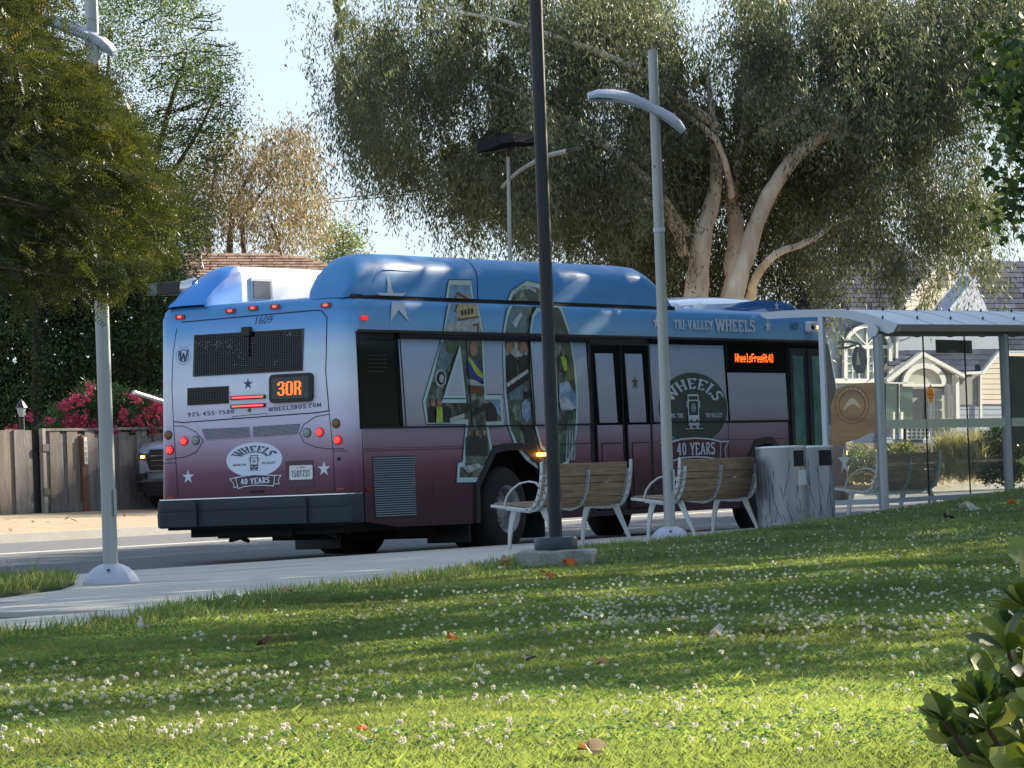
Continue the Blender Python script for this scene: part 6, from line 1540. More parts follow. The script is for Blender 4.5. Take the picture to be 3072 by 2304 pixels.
def strands(P, n, L, lw, ll, droop=1.0, spread=.12, jitter=.5):
    """hanging strands of n leaves from base points P"""
    m = len(P); t = RNG.random((m, n)); Ls = (L*(0.5+0.8*RNG.random(m)))[:, None]
    side = RNG.normal(0, 1, (m, 2)); base = np.repeat(P[:, None, :], n, 1)
    base[..., 2] -= t*Ls*droop
    base[..., 0] += side[:, 0:1]*t*Ls*.25+RNG.normal(0, spread, (m, n)); base[..., 1] += side[:, 1:2]*t*Ls*.25+RNG.normal(0, spread, (m, n)); base[..., 2] += RNG.normal(0, spread*.5, (m, n))
    B = base.reshape(-1, 3); N = len(B)
    D = unit(np.column_stack([RNG.normal(0, jitter, N), RNG.normal(0, jitter, N), -np.abs(RNG.normal(.9, .35, N))*droop]))
    return leaf_quads(B, D, ll*(.6+.7*RNG.random(N)), lw*(.7+.6*RNG.random(N)))
def crown(name, parent, V, m, rnd=None):
    return obj(name, leaf_mesh(name, V, V.shape[1], m, rnd), m, parent)

# ---- big eucalyptus
euc_leaf = leaf_mat('eucalyptus_leaves', lin((60, 70, 62)), lin((104, 110, 94)), trans=0.4, rough=0.5, nscale=0.5, c3=lin((116, 110, 92)), tcol=(1.15, 1.22, .65))
DE = 106.0
gb = atD(2150, 1300, DE)
eu = thing('eucalyptus_tree', 'huge weeping eucalyptus with pale forked trunks, filling the sky behind the bus', 'tree', (gb[0], gb[1], .45))
mb = MB()
limb(mb, [(2108, 1400), (2090, 1100), (2088, 905), (2100, 760), (2128, 640), (2150, 520), (2140, 380), (2120, 200)], DE, [90, 84, 74, 62, 50, 38, 26, 12], 12)
limb(mb, [(2150, 1400), (2180, 1100), (2195, 900), (2196, 800), (2208, 700), (2196, 590), (2212, 470), (2240, 330), (2230, 120)], DE+1, [86, 76, 64, 52, 48, 42, 34, 24, 12], 12)
limb(mb, [(2190, 1100), (2200, 900), (2240, 760), (2290, 620), (2345, 520), (2420, 440), (2520, 360), (2650, 300)], DE-1, [64, 58, 52, 48, 44, 38, 26, 12], 12)
bo = obj('trunk', mb, bark_e, eu, smooth=True)
mb = MB()
for pts, w in [([(2050, 760), (2030, 690), (1985, 640), (1920, 590), (1850, 560)], [36, 34, 28, 22, 12]), ([(2060, 700), (1960, 560), (1800, 420), (1690, 350), (1590, 300), (1480, 250)], [30, 28, 24, 24, 18, 9]),
               ([(2290, 400), (2350, 360), (2400, 325), (2450, 290), (2530, 235)], [28, 26, 22, 18, 8]), ([(2250, 900), (2270, 830), (2330, 760), (2400, 735), (2460, 705), (2520, 660), (2640, 640)], [30, 26, 22, 20, 16, 14, 6]),
               ([(2400, 440), (2520, 400), (2560, 405), (2700, 440)], [26, 22, 16, 6]), ([(2150, 380), (1900, 200), (1500, 60), (1200, 20)], [26, 20, 12, 6]), ([(2230, 300), (2500, 100), (2900, 60)], [22, 16, 8]),
               ([(1690, 350), (1500, 300), (1300, 330)], [14, 10, 5]), ([(2196, 590), (2150, 420), (2000, 300), (1850, 120)], [22, 18, 12, 6]), ([(2650, 300), (2800, 330), (2950, 420)], [12, 9, 5])]:
    limb(mb, pts, DE-.5, w, 8, [.5]+[RNG.uniform(-1.2, .3) for _ in pts[1:]])
obj('limbs', mb, bark_e, eu, smooth=True)
EP = [(1000, -80), (1020, 120), (1010, 260), (1050, 330), (1110, 470), (1190, 500), (1240, 520), (1300, 430), (1345, 470), (1380, 600), (1440, 640), (1500, 560), (1540, 540), (1600, 640), (1690, 720), (1760, 700), (1880, 740), (1960, 700), (2040, 600), (2130, 560), (2190, 400), (2300, 470), (2360, 600), (2420, 690), (2560, 700), (2640, 690), (2760, 690), (2900, 680), (2990, 630), (3000, 500), (3140, 400), (3140, -80)]
cl = inpoly_pts(860, EP, .40, 3, .008, 1.5, .75); cd = DE+RNG.normal(0, 2.6, len(cl)); C_ = px2w(cl, cd)
# keep the trunks in view: fewer clumps in front of them
front = (cd < DE-.5) & (cl[:, 0] > 2020) & (cl[:, 0] < 2540) & (cl[:, 1] > 300)
keep = ~front; C_ = C_[keep]
pp = np.repeat(C_, 11, 0); pp = pp+RNG.normal(0, 1, pp.shape)*np.array([.5, .5, .42])
V1 = strands(pp, 38, 1.35, .033, .165)
bt_ = inpoly_pts(330, [(1860, 420), (2060, 380), (2300, 400), (2480, 560), (2520, 800), (2420, 930), (2330, 860), (2260, 940), (2000, 940), (1860, 900)], .32, 6, .012, 1.4, .8)
V5 = strands(np.repeat(px2w(bt_, DE+4+RNG.normal(0, .8, len(bt_))), 6, 0)+RNG.normal(0, .4, (len(bt_)*6, 3)), 34, 1.3, .034, .17)
bk = inpoly_pts(5200, EP, .46, 3, .008, 1.5, .75); bw = px2w(bk, DE+2.2+RNG.normal(0, .5, len(bk)))
Vb = leaf_quads(bw, unit(np.column_stack([RNG.normal(0, .4, len(bw)), RNG.normal(0, .4, len(bw)), -np.ones(len(bw))])), .5, .22)
# ragged strands along the lower edge and gaps
low = inpoly_pts(200, [(1000, 230), (1240, 520), (1440, 650), (1700, 700), (1700, 560), (1400, 430), (1200, 380)], .4, 9, .01)
V2 = strands(px2w(low, DE+RNG.normal(0, 2, len(low))), 26, 1.5, .034, .19, spread=.08)
low = inpoly_pts(150, [(2380, 600), (2420, 740), (2560, 740), (2760, 700), (2960, 690), (2960, 560), (2500, 500)], .4, 14, .012)
V3 = strands(px2w(low, DE-3+RNG.normal(0, 1.5, len(low))), 26, 1.2, .034, .18, spread=.1)
hang = np.array([(2690+RNG.normal(0, 16), 740+RNG.uniform(0, 60)) for _ in range(46)]+[(2790+RNG.normal(0, 8), 800+RNG.uniform(0, 50)) for _ in range(14)]+[(2640+RNG.normal(0, 5), 790) for _ in range(6)]+[(2960+RNG.normal(0, 25), 770+RNG.uniform(0, 30)) for _ in range(18)]+[(2460+RNG.normal(0, 30), 800+RNG.uniform(0, 40)) for _ in range(20)])
V4 = strands(px2w(hang, DE-4+RNG.normal(0, .6, len(hang))), 30, 1.15, .032, .17, spread=.09)
crown('crown', eu, np.concatenate([V1, V2, V3, V4, V5, Vb]), euc_leaf)
# dark cypress-like tree seen beneath it
def simple_tree(name, label, poly, D, nclump, nper, ll, lw, m, group=None, thr=.25, seed=1, sc=.015, spread=.35, dspread=1.2, trunk=None, tm=None, hang_=False, up=0.0, clr=.45):
    xs_ = [p[0] for p in poly]; g = atD(sum(xs_)/len(xs_), 1400, D)
    th = thing(name, label, 'tree' if 'tree' in name or 'cypress' in name else ('shrub' if 'shrub' in name or 'oleander' in name or 'grass' in name else 'tree'), (g[0], g[1], .45), group)
    if trunk:
        mb = MB()
        for pts, w in trunk: limb(mb, pts, D, w, 7)
        obj('trunk', mb, tm or bark_d, th, smooth=True)
    c = inpoly_pts(nclump, poly, thr, seed, sc); W = px2w(c, D+RNG.normal(0, dspread, nclump))
    if hang_: V = strands(np.repeat(W, 6, 0)+RNG.normal(0, spread, (nclump*6, 3)), nper, clr*2, lw, ll)
    else:
        B = np.repeat(W, nper, 0)+RNG.normal(0, spread, (nclump*nper, 3))*np.array([1, 1, .8]); N = len(B)
        Dn = unit(RNG.normal(0, 1, (N, 3))+np.array([0, 0, up])); V = leaf_quads(B, Dn, ll*(.6+.8*RNG.random(N)), lw*(.7+.6*RNG.random(N)))
    crown('crown', th, V, m); return th
dk = leaf_mat('dark_leaves', lin((34, 50, 26)), lin((66, 84, 42)), trans=.3, rough=.55, nscale=.8, c3=lin((92, 104, 60)))
simple_tree('cypress_tree', 'narrow dark cypress standing behind the left eucalyptus trunk', [(1890, 560), (1870, 700), (1862, 1100), (1990, 1100), (1985, 700), (1960, 560)], 114, 150, 60, .12, .05, dk, trunk=[([(1930, 1400), (1930, 900), (1930, 620)], [30, 24, 8])])
# hedge trees behind the fence
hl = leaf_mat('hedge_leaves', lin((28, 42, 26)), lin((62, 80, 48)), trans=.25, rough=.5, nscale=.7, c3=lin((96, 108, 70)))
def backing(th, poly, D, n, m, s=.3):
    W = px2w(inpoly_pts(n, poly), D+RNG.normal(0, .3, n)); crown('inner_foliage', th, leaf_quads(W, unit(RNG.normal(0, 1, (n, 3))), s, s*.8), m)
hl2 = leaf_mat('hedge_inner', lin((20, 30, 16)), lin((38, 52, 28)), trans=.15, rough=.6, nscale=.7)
ht1 = simple_tree('broadleaf_tree', 'dark dense tree behind the wooden fence at the far left', [(-120, 560), (300, 600), (330, 900), (300, 1320), (-120, 1320)], 92, 420, 70, .085, .045, hl, 'dark trees behind the fence', spread=.3, trunk=[([(100, 1500), (110, 1000), (90, 700)], [40, 34, 16])], seed=4)
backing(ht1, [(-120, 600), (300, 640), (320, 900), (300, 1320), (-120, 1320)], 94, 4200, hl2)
ht2 = simple_tree('broadleaf_tree', 'dark dense tree between the lamp post and the back of the bus', [(280, 640), (540, 700), (560, 860), (560, 1280), (290, 1320)], 93, 300, 70, .085, .045, hl, 'dark trees behind the fence', spread=.3, trunk=[([(430, 1500), (420, 1100), (430, 800)], [36, 30, 14])], seed=6)
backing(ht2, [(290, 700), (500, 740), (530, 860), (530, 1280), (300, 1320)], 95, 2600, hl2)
# airy tree upper left
al = leaf_mat('airy_leaves', lin((38, 54, 36)), lin((80, 96, 60)), trans=.4, rough=.5, nscale=.4, c3=lin((132, 144, 84)), tcol=(1.2, 1.25, .55))
AP = [(240, -80), (560, -80), (600, 40), (520, 90), (640, 160), (700, 210), (720, 300), (700, 400), (690, 520), (640, 640), (560, 800), (240, 800)]
at_ = simple_tree('broadleaf_tree', 'airy green tree with fine twigs reaching into the sky at the upper left', AP, 104, 1000, 52, .075, .04, al, seed=8, thr=.3, spread=.26, dspread=2.0, trunk=[([(430, 1400), (420, 900), (440, 600), (500, 350), (560, 160)], [46, 40, 30, 16, 6]), ([(430, 700), (330, 400), (330, 80)], [24, 16, 6]), ([(440, 620), (580, 420), (660, 260)], [20, 12, 4])])
# fine twigs with small leaves against the sky
mb = MB(); VV = []
for k in range(70):
    t = RNG.random(); p0 = (RNG.uniform(420, 660), RNG.uniform(40, 480)); a = RNG.uniform(-.2, 1.1); L = RNG.uniform(50, 120)
    p1 = (p0[0]+L*math.cos(a), p0[1]-L*math.sin(a)*.7); P_ = [atD(*p0, 104), atD((p0[0]+p1[0])/2+4, (p0[1]+p1[1])/2+5, 104), atD(*p1, 104)]
    mb.tube(P_, [.02, .013, .006], 4)
    n = 26; f = RNG.random(n)[:, None]; B = np.array(P_[0])*(1-f)+np.array(P_[2])*f+RNG.normal(0, .05, (n, 3)); D_ = unit(RNG.normal(0, .5, (n, 3))+unit(np.array(P_[2])-np.array(P_[0]))*.8); VV.append(leaf_quads(B, D_, .09, .035))
obj('twigs', mb, bark_d, at_, kind='stuff'); crown('twig_leaves', at_, np.concatenate(VV), al)
# tan eucalyptus further off, small tree beside it
ol = leaf_mat('ochre_leaves', lin((92, 92, 74)), lin((132, 124, 102)), trans=.36, rough=.5, nscale=.35, c3=lin((160, 124, 110)), tcol=(1.25, 1.15, .75))
OP = [(560, 430), (640, 380), (730, 330), (790, 345), (860, 330), (920, 380), (950, 460), (975, 560), (985, 640), (940, 730), (900, 690), (820, 760), (760, 720), (700, 640), (640, 660), (600, 760), (560, 760)]
simple_tree('eucalyptus_tree', 'sunlit tan weeping eucalyptus in the distance left of the sky gap', OP, 128, 210, 15, .19, .04, ol, seed=12, thr=.33, sc=.02, spread=.32, dspread=1.6, hang_=True, clr=.45,
            trunk=[([(700, 1300), (690, 800), (690, 740), (695, 660), (730, 560), (790, 450)], [26, 22, 20, 16, 12, 6]), ([(745, 900), (735, 780), (728, 700), (740, 640), (850, 500)], [20, 16, 14, 12, 5]), ([(620, 900), (628, 770), (620, 650), (650, 500)], [18, 15, 12, 6]), ([(850, 800), (830, 720), (800, 640)], [14, 10, 6])])
simple_tree('small_tree', 'small grey-green tree in the sky gap above the bus roof', [(1020, 650), (1060, 690), (1078, 740), (1090, 800), (960, 800), (975, 720), (985, 670)], 150, 60, 60, .12, .06, leaf_mat('small_tree_leaves', lin((78, 92, 74)), lin((120, 132, 104)), trans=.4, nscale=.4), seed=3, thr=.2, spread=.3, dspread=.7, trunk=[([(1030, 1300), (1028, 800), (1030, 690)], [10, 8, 4])])
# leafy branches reaching in at the right edge (nearer, broad leaves)
sl_ = leaf_mat('broad_leaves', lin((44, 60, 36)), lin((84, 100, 56)), trans=.4, rough=.45, nscale=1.2, c3=lin((150, 160, 84)))
DS = 36.0
g = atD(3700, 1400, DS)
sy = thing('broadleaf_tree', 'broad-leaved tree reaching in from the right edge of the picture', 'tree', (g[0], g[1], lawnz(g[0], g[1])))
mb = MB(); gz_ = float(lawnz(g[0], g[1]))
b0 = np.array([g[0], g[1], gz_]); mb.tube([b0-[0, 0, .2], b0+[0, 0, 1.5], b0+[.1, 0, 3], b0+[0.1, .2, 5.5], b0+[0, .3, 8.5]], [.2, .17, .15, .1, .04], 12)
SPL = []
for (x, y, w) in [(2960, 300, 1), (3000, 180, 1), (3010, 480, 1), (3040, 620, 1), (2990, 560, .6), (3060, 80, .8), (3060, 380, 1)]:
    e_ = atD(x, y, DS+RNG.normal(0, .5)); s_ = b0+[0, 0, e_[2]-gz_-RNG.uniform(.4, 1.0)]; m_ = (s_+e_)/2+[0, 0, .25]; mb.tube([s_, m_, e_], [.05, .03, .006], 6); SPL.append((m_, e_))
obj('trunk', mb, bark_d, sy, smooth=True)
def lobed(B, D_, N_, s):
    """maple-like leaf as a 7-cornered polygon"""
    S = unit(np.cross(D_, N_)); s = np.broadcast_to(s, (len(B),))[:, None]
    pr_ = [(0, 0), (.15, .35), (.45, .5), (.5, .2), (1.0, 0), (.5, -.2), (.45, -.5), (.15, -.35)]
    return np.stack([B+D_*s*a+S*s*b_+N_*s*(abs(b_)*-.12) for a, b_ in pr_], 1)
LB = []
edge_poly = [(2990, 170), (3040, 90), (3140, 60), (3140, 700), (3040, 660), (3020, 600), (2985, 520), (3040, 440), (2980, 330)]
c = inpoly_pts(46, edge_poly, .3, 5, .02); W = px2w(c, DS+RNG.normal(0, .5, len(c))); LB.append(np.repeat(W, 26, 0)+RNG.normal(0, .16, (len(W)*26, 3)))
for _ in range(150):                       # the rest of its crown, out of the picture to the right
    c_ = b0+[0, 0, 5.2]+unit(RNG.normal(size=3))*np.array([2.6, 2.6, 2.6])*RNG.random()**.4
    q = proj(c_)[0]
    if q[0] < 3330: continue
    LB.append(c_+RNG.normal(0, .3, (46, 3)))
LB = np.concatenate(LB); N = len(LB); D_ = unit(RNG.normal(0, .7, (N, 3))+[0, 0, -.5]); N_ = unit(RNG.normal(0, .6, (N, 3))+[0, 0, .8]); N_ = unit(N_-D_*(N_*D_).sum(1, keepdims=True))
crown('crown', sy, lobed(LB, D_, N_, .075+.045*RNG.random(N)), sl_)

# ---- oleander over the fence
olv = leaf_mat('oleander_leaves', lin((36, 54, 32)), lin((84, 104, 66)), trans=.3, rough=.45, nscale=1.5)
pink = leaf_mat('oleander_flowers', lin((158, 50, 80)), lin((200, 88, 118)), trans=.35, rough=.6, nscale=3, tcol=(1.2, .9, 1.0))
g = onY(330, 1500, FYY+.9)
ole = thing('oleander_shrub', 'oleander with pink flowers hanging over the top of the wooden fence', 'shrub', (g[0], g[1], .45))
OLP = [(120, 1290), (150, 1230), (240, 1160), (300, 1150), (400, 1180), (500, 1190), (520, 1330), (360, 1320), (300, 1310), (250, 1330), (215, 1300)]
c = inpoly_pts(420, OLP, None); W = px2w(c, 84.6+RNG.normal(0, .35, len(c))); B = np.repeat(W, 16, 0)+RNG.normal(0, .05, (len(W)*16, 3)); N = len(B)
D_ = unit(RNG.normal(0, .7, (N, 3))+[0, 0, .5]); crown('foliage', ole, leaf_quads(B, D_, .14+.05*RNG.random(N), .024), olv)
mb = MB()
for x in range(170, 520, 34): limb(mb, [(x, 1520), (x+8, 1350), (x+RNG.uniform(-20, 20), 1210)], 85.0, [6, 5, 3], 5)
obj('stems', mb, bark_d, ole, kind='stuff')
FC = [(268, 1165), (262, 1190), (185, 1215), (225, 1255), (250, 1260), (285, 1285), (258, 1278), (210, 1262), (395, 1185), (415, 1200), (370, 1240), (372, 1262), (440, 1245), (452, 1230), (475, 1225), (400, 1280), (430, 1290), (350, 1305), (262, 1310), (45, 1285), (32, 1290), (480, 1262), (498, 1240), (245, 1330), (275, 1320), (150, 1262), (85, 1252), (330, 1290), (415, 1262), (455, 1285)]
B = []
for _ in range(18):
    x = RNG.choice([RNG.uniform(190, 300), RNG.uniform(345, 505)]); FC.append((x, RNG.uniform(1200 if x > 340 else 1185, 1325)))
for (x, y) in FC:
    n = 34; B.append(px2w(np.column_stack([np.full(n, x)+RNG.normal(0, 8, n), np.full(n, y)+RNG.normal(0, 8, n)]), 83.7+RNG.normal(0, .12, n)))
B = np.concatenate(B); N = len(B); crown('flowers', ole, leaf_quads(B, unit(RNG.normal(size=(N, 3))), .065, .06), pink).__setitem__('kind', 'stuff')

# ---- near conifer boughs, upper left
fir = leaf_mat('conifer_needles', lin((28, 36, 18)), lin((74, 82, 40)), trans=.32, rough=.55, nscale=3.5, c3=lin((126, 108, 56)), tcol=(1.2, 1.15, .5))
DC = 24.0
g = atD(-620, 1400, DC)
co = thing('conifer_tree', 'near conifer whose feathery boughs hang across the upper left corner', 'tree', (g[0], g[1], lawnz(g[0], g[1])))
gz_ = float(lawnz(g[0], g[1])); mb = MB(); b0 = np.array([g[0], g[1], gz_-.1])
mb.tube([b0, b0+[0, 0, 2], b0+[0, 0, 5], b0+[0, 0, 9], b0+[0, 0, 12]], [.28, .22, .17, .1, .02], 12)
def xmax(y): return float(np.interp(y, [-80, 0, 60, 130, 200, 300, 400, 480, 560, 640, 720, 780, 830, 870, 920], [255, 235, 200, 235, 310, 365, 415, 480, 530, 535, 520, 510, 420, 330, 200]))
twig = MB(); SP = []; SD = []
for k in range(250):
    y1 = RNG.uniform(-90, 880); xe = xmax(y1)*RNG.uniform(.35, 1.0) if RNG.random() < .65 else xmax(y1)*RNG.uniform(.85, 1.0)
    x0 = -320; y0 = y1-RNG.uniform(30, 170); d_ = DC+RNG.normal(0, .55)
    P_ = [atD(x0, y0, d_), atD((x0+xe)*.5, (y0+y1)/2-18, d_), atD(xe, y1, d_+RNG.normal(0, .2))]
    if k % 6 == 0: twig.tube(P_, [.009, .006, .003], 5)
    ns = int(14+ (xe+320)/45)
    for j in range(ns):
        t = RNG.uniform(.3, 1.0); q = (1-t)**2*P_[0]+2*t*(1-t)*P_[1]+t*t*P_[2]
        qq = proj(q)[0]
        if qq[1] < 185 and qq[0] > 90+qq[1]*.35 and RNG.random() < .82: continue
        dirb = unit((P_[2]-P_[1])[None])[0]; sd_ = RNG.normal(0, .55, 3); SP.append(q+RNG.normal(0, .035, 3)); SD.append(unit((dirb+sd_+[0, 0, -.15])[None])[0])
for (x, y) in [(60, 880), (75, 905), (290, 850), (175, 860), (210, 855), (240, 850), (352, 850), (440, 820), (520, 740), (560, 640), (45, 905), (95, 870), (300, 870)]:
    for _ in range(5):
        SP.append(atD(x+RNG.normal(0, 8), y+RNG.normal(0, 10)-14, DC-.3+RNG.normal(0, .1))); SD.append(unit(np.array([RT*.3*RNG.normal()+[0, 0, -1]]))[0])
SP = np.array(SP); SD = np.array(SD); ns = len(SP); nn_ = 20
up_ = unit(np.cross(SD, unit(RNG.normal(0, .5, (ns, 3))+_Fh)))
VV = []; RN = []; sr = RNG.random(ns)
Ls = .1+.1*RNG.random(ns)
for j in range(nn_):
    f = (j//2+.5)/(nn_/2); s = 1 if j % 2 else -1
    B = SP+SD*(Ls*f)[:, None]; D_ = unit(SD*.6+up_*s+RNG.normal(0, .12, (ns, 3))); VV.append(leaf_quads(B, D_, (.03*(1-.5*f)+.006), .0085, unit(np.cross(SD, up_)+RNG.normal(0, .2, (ns, 3))))); RN.append(np.clip(sr*.8+RNG.random(ns)*.2, 0, 1))
crown('needles', co, np.concatenate(VV), fir, np.concatenate(RN))
obj('trunk', mb, bark_d, co, smooth=True); obj('twigs', twig, mat('twig_brown', lin((84, 66, 48)), .9), co, kind='stuff')
# a deeper layer of the same tree keeps the inside of the boughs dark
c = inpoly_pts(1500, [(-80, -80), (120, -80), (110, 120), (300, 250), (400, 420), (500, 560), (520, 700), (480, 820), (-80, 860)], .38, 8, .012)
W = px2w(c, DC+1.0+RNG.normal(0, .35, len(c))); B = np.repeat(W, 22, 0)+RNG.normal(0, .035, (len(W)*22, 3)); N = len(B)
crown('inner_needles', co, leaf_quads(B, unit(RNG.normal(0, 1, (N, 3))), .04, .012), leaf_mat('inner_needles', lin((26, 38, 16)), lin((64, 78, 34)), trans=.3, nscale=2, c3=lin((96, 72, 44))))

# ---- foreground shrub, lower right: every leaf its own piece
shiny = bpy.data.materials.new('shiny_leaf'); shiny.use_nodes = True; nt = shiny.node_tree; b_ = nt.nodes['Principled BSDF']
oi = nt.nodes.new('ShaderNodeObjectInfo'); cr = nt.nodes.new('ShaderNodeValToRGB'); els = cr.color_ramp.elements
for e_, (p_, c_) in zip([els[0], els.new(.45), els.new(.8), els[-1]], [(0, (56, 76, 40)), (.35, (96, 112, 52)), (.7, (136, 144, 68)), (1, (160, 162, 90))]): e_.position = p_; e_.color = lin(c_)+(1,)
nt.links.new(oi.outputs['Random'], cr.inputs[0]); nt.links.new(cr.outputs[0], b_.inputs['Base Color']); b_.inputs['Roughness'].default_value = .5
tr_ = nt.nodes.new('ShaderNodeBsdfTranslucent'); tm_ = nt.nodes.new('ShaderNodeVectorMath'); tm_.operation = 'MULTIPLY'; tm_.inputs[1].default_value = (1.3, 1.3, .5)
nt.links.new(cr.outputs[0], tm_.inputs[0]); nt.links.new(tm_.outputs[0], tr_.inputs[0]); ms_ = nt.nodes.new('ShaderNodeMixShader'); ms_.inputs[0].default_value = .3
nt.links.new(b_.outputs[0], ms_.inputs[1]); nt.links.new(tr_.outputs[0], ms_.inputs[2]); nt.links.new(ms_.outputs[0], nt.nodes['Material Output'].inputs[0])
def leaf_obov(curl):
    mb = MB(); V = []; nrow = 7
    wd = [0.02, .11, .19, .255, .29, .24, .02]
    for i in range(nrow):
        t = i/(nrow-1); z = curl*math.sin(t*math.pi*.9)*.25
        for s in (-1, 0, 1): V.append((t, s*wd[i], z+(.06*abs(s)*(wd[i]/.29))))
    F = []
    for i in range(nrow-1):
        for s in (0, 1): F.append((i*3+s, i*3+s+1, (i+1)*3+s+1, (i+1)*3+s))
    mb.add(V, F); return mesh_of('leaf', mb, shiny, smooth=True, recalc=False)
LM = [leaf_obov(.4), leaf_obov(-.3), leaf_obov(.1)]
g = atD(3200, 2450, 5.2)
shb = thing('shrub', 'glossy-leaved shrub poking in at the lower right corner, closest to the camera', 'shrub', (g[0], g[1], float(lawnz(g[0], g[1]))-.05))
stem = MB(); root = np.array([g[0], g[1], float(lawnz(g[0], g[1]))-.05])
ros = [(2960, 2080, 5.15, 8, -.3), (3060, 2060, 5.1, 9, 0), (3000, 2240, 5.15, 9, -.2), (2900, 2180, 5.1, 7, -.5), (2930, 2260, 5.05, 8, -.3), (3040, 1880, 5.2, 8, -.2), (3060, 2270, 5.1, 9, 0), (2990, 1930, 5.1, 6, -.6), (2840, 2200, 5.1, 6, -1.0), (2930, 2160, 4.95, 8, -.6), (2905, 2085, 5.0, 9, -1.0), (2800, 2140, 5.0, 5, -1.6), (3045, 1800, 5.1, 10, -.3), (3075, 1690, 5.15, 7, 0), (3075, 1980, 5.2, 9, -.3), (2985, 2150, 5.1, 9, -.6), (3040, 2210, 5.0, 9, 0), (2960, 2290, 5.0, 9, -.4), (3090, 2120, 4.95, 8, 0), (3080, 2290, 4.9, 9, 0),
       (2890, 2250, 5.2, 6, -.8), (3000, 2060, 5.3, 7, 0), (3110, 1880, 5.2, 8, 0), (3120, 1560, 5.3, 6, 0), (3120, 1385, 5.3, 7, -.6), (3030, 2330, 4.9, 8, 0), (3140, 2020, 5.0, 8, 0), (2960, 2010, 5.2, 5, -.5), (3130, 1760, 5.1, 7, 0), (3150, 2240, 5.0, 8, 0)]
li = 0
for (x, y, d_, n, bias) in ros:
    x += 34; y += 24
    c = atD(x, y, d_); stem.tube([root+RNG.normal(0, .05, 3)*[1, 1, 0], (root+c)/2+RNG.normal(0, .03, 3)+_rh*.05, c], [.006, .0045, .003], 6)
    for k in range(n+3):
        a = 2*math.pi*k/(n+3)*1.0+RNG.uniform(-.3, .3); el = RNG.uniform(.15, .95)
        dr = unit(np.array([RT*math.cos(a)*(1-.3*el)+_Fh*math.sin(a)*(1-.3*el)+UP*(el*1.1)+RT*bias*.35]))[0]
        nrm = unit(np.array([UP*.8-_Fh*.5+RNG.normal(0, .35, 3)]))[0]; nrm = nrm-dr*(nrm@dr); nrm /= np.linalg.norm(nrm); sd_ = np.cross(nrm, dr)
        s = RNG.uniform(.034, .06); o = link(bpy.data.objects.new('leaf', LM[li % 3])); li += 1
        M_ = Matrix(((dr[0]*s, sd_[0]*s, nrm[0]*s, c[0]), (dr[1]*s, sd_[1]*s, nrm[1]*s, c[1]), (dr[2]*s, sd_[2]*s, nrm[2]*s, c[2]), (0, 0, 0, 1)))
        o.parent = shb; o.matrix_parent_inverse = Matrix.Translation(-shb.location); o.matrix_basis = M_
obj('stems', stem, mat('twig_red', lin((84, 58, 42)), .8), shb, smooth=True)

# ---- planting in front of the houses
bl = leaf_mat('bush_leaves', lin((52, 66, 40)), lin((104, 112, 74)), trans=.35, rough=.55, nscale=1.0, c3=lin((150, 146, 90)))
def bush(label, poly, D, n, m=bl, ll=.09, lw=.045, nm='shrub', g_='shrubs in front of the houses', up=.4, per=24, sp=.1):
    return simple_tree(nm, label, poly, D, n, per, ll, lw, m, g_, thr=None, spread=sp, dspread=.35, up=up)
DB = 100
bush('rounded green shrub seen through the glass left of the shelter post', [(2500, 1440), (2510, 1370), (2580, 1335), (2640, 1350), (2650, 1450)], DB, 170)
bush('low reddish-green shrub right of the shelter post', [(2655, 1450), (2660, 1350), (2720, 1330), (2770, 1360), (2790, 1450)], DB, 170)
dry = leaf_mat('dry_grass', lin((132, 128, 104)), lin((168, 162, 134)), trans=.3, nscale=1.0)
bush('clump of pale dry ornamental grass behind the middle pane', [(2800, 1450), (2810, 1350), (2860, 1325), (2900, 1350), (2890, 1450)], DB, 120, dry, .42, .014, 'ornamental_grass', up=2.2)
bush('second clump of dry ornamental grass, right of the first', [(2885, 1450), (2900, 1350), (2935, 1325), (2965, 1350), (2970, 1450)], DB, 90, dry, .42, .014, 'ornamental_grass', up=2.2)
bush('dark bluish shrub behind the right shelter post', [(2950, 1440), (2945, 1330), (2985, 1280), (3040, 1300), (3060, 1440)], DB, 200, hl)
bush('green shrub at the right edge beyond the shelter', [(3040, 1440), (3045, 1330), (3090, 1280), (3160, 1300), (3160, 1440)], DB, 160)
# ================================================================== HOUSES
def house_plane(px0, py0, D0, phi):
    P0 = atD(px0, py0, D0); ph = math.radians(phi); e = _rh*math.cos(ph)+_Fh*math.sin(ph); n = _rh*math.sin(ph)-_Fh*math.cos(ph)
    def f(x, y, off=0.0):
        d = ray(x, y); t = ((P0+n*off-CAM)@n)/(d@n); return CAM+d*t
    return f, e, n
hp, he, hn = house_plane(2800, 1150, 116, 58)
def slab_px(name, pts, m, parent, off=0.0, th=.06, f=None, nn=None, kind=None, sub_=None):
    f = f or hp; nn = hn if nn is None else nn
    mb = MB().prism([tuple(f(x, y, off)) for x, y in pts], tuple(nn*th)); mb = tri(mb)
    if sub_ is not None: return sub(name, mb, m, sub_)
    return obj(name, mb, m, parent, kind=kind)
cream = mat('cream_siding', lin((216, 206, 190)), .75, noise=.06, nscale=1); bluew = mat('blue_grey_siding', lin((150, 162, 186)), .75, noise=.06, nscale=1); greyw = mat('grey_siding', lin((128, 132, 134)), .8, noise=.06, nscale=1)
trim = mat('white_trim', lin((214, 216, 218)), .6); wglass = mat('house_glass', lin((96, 110, 112)), .08, spec=.9, noise=.2, nscale=.7)
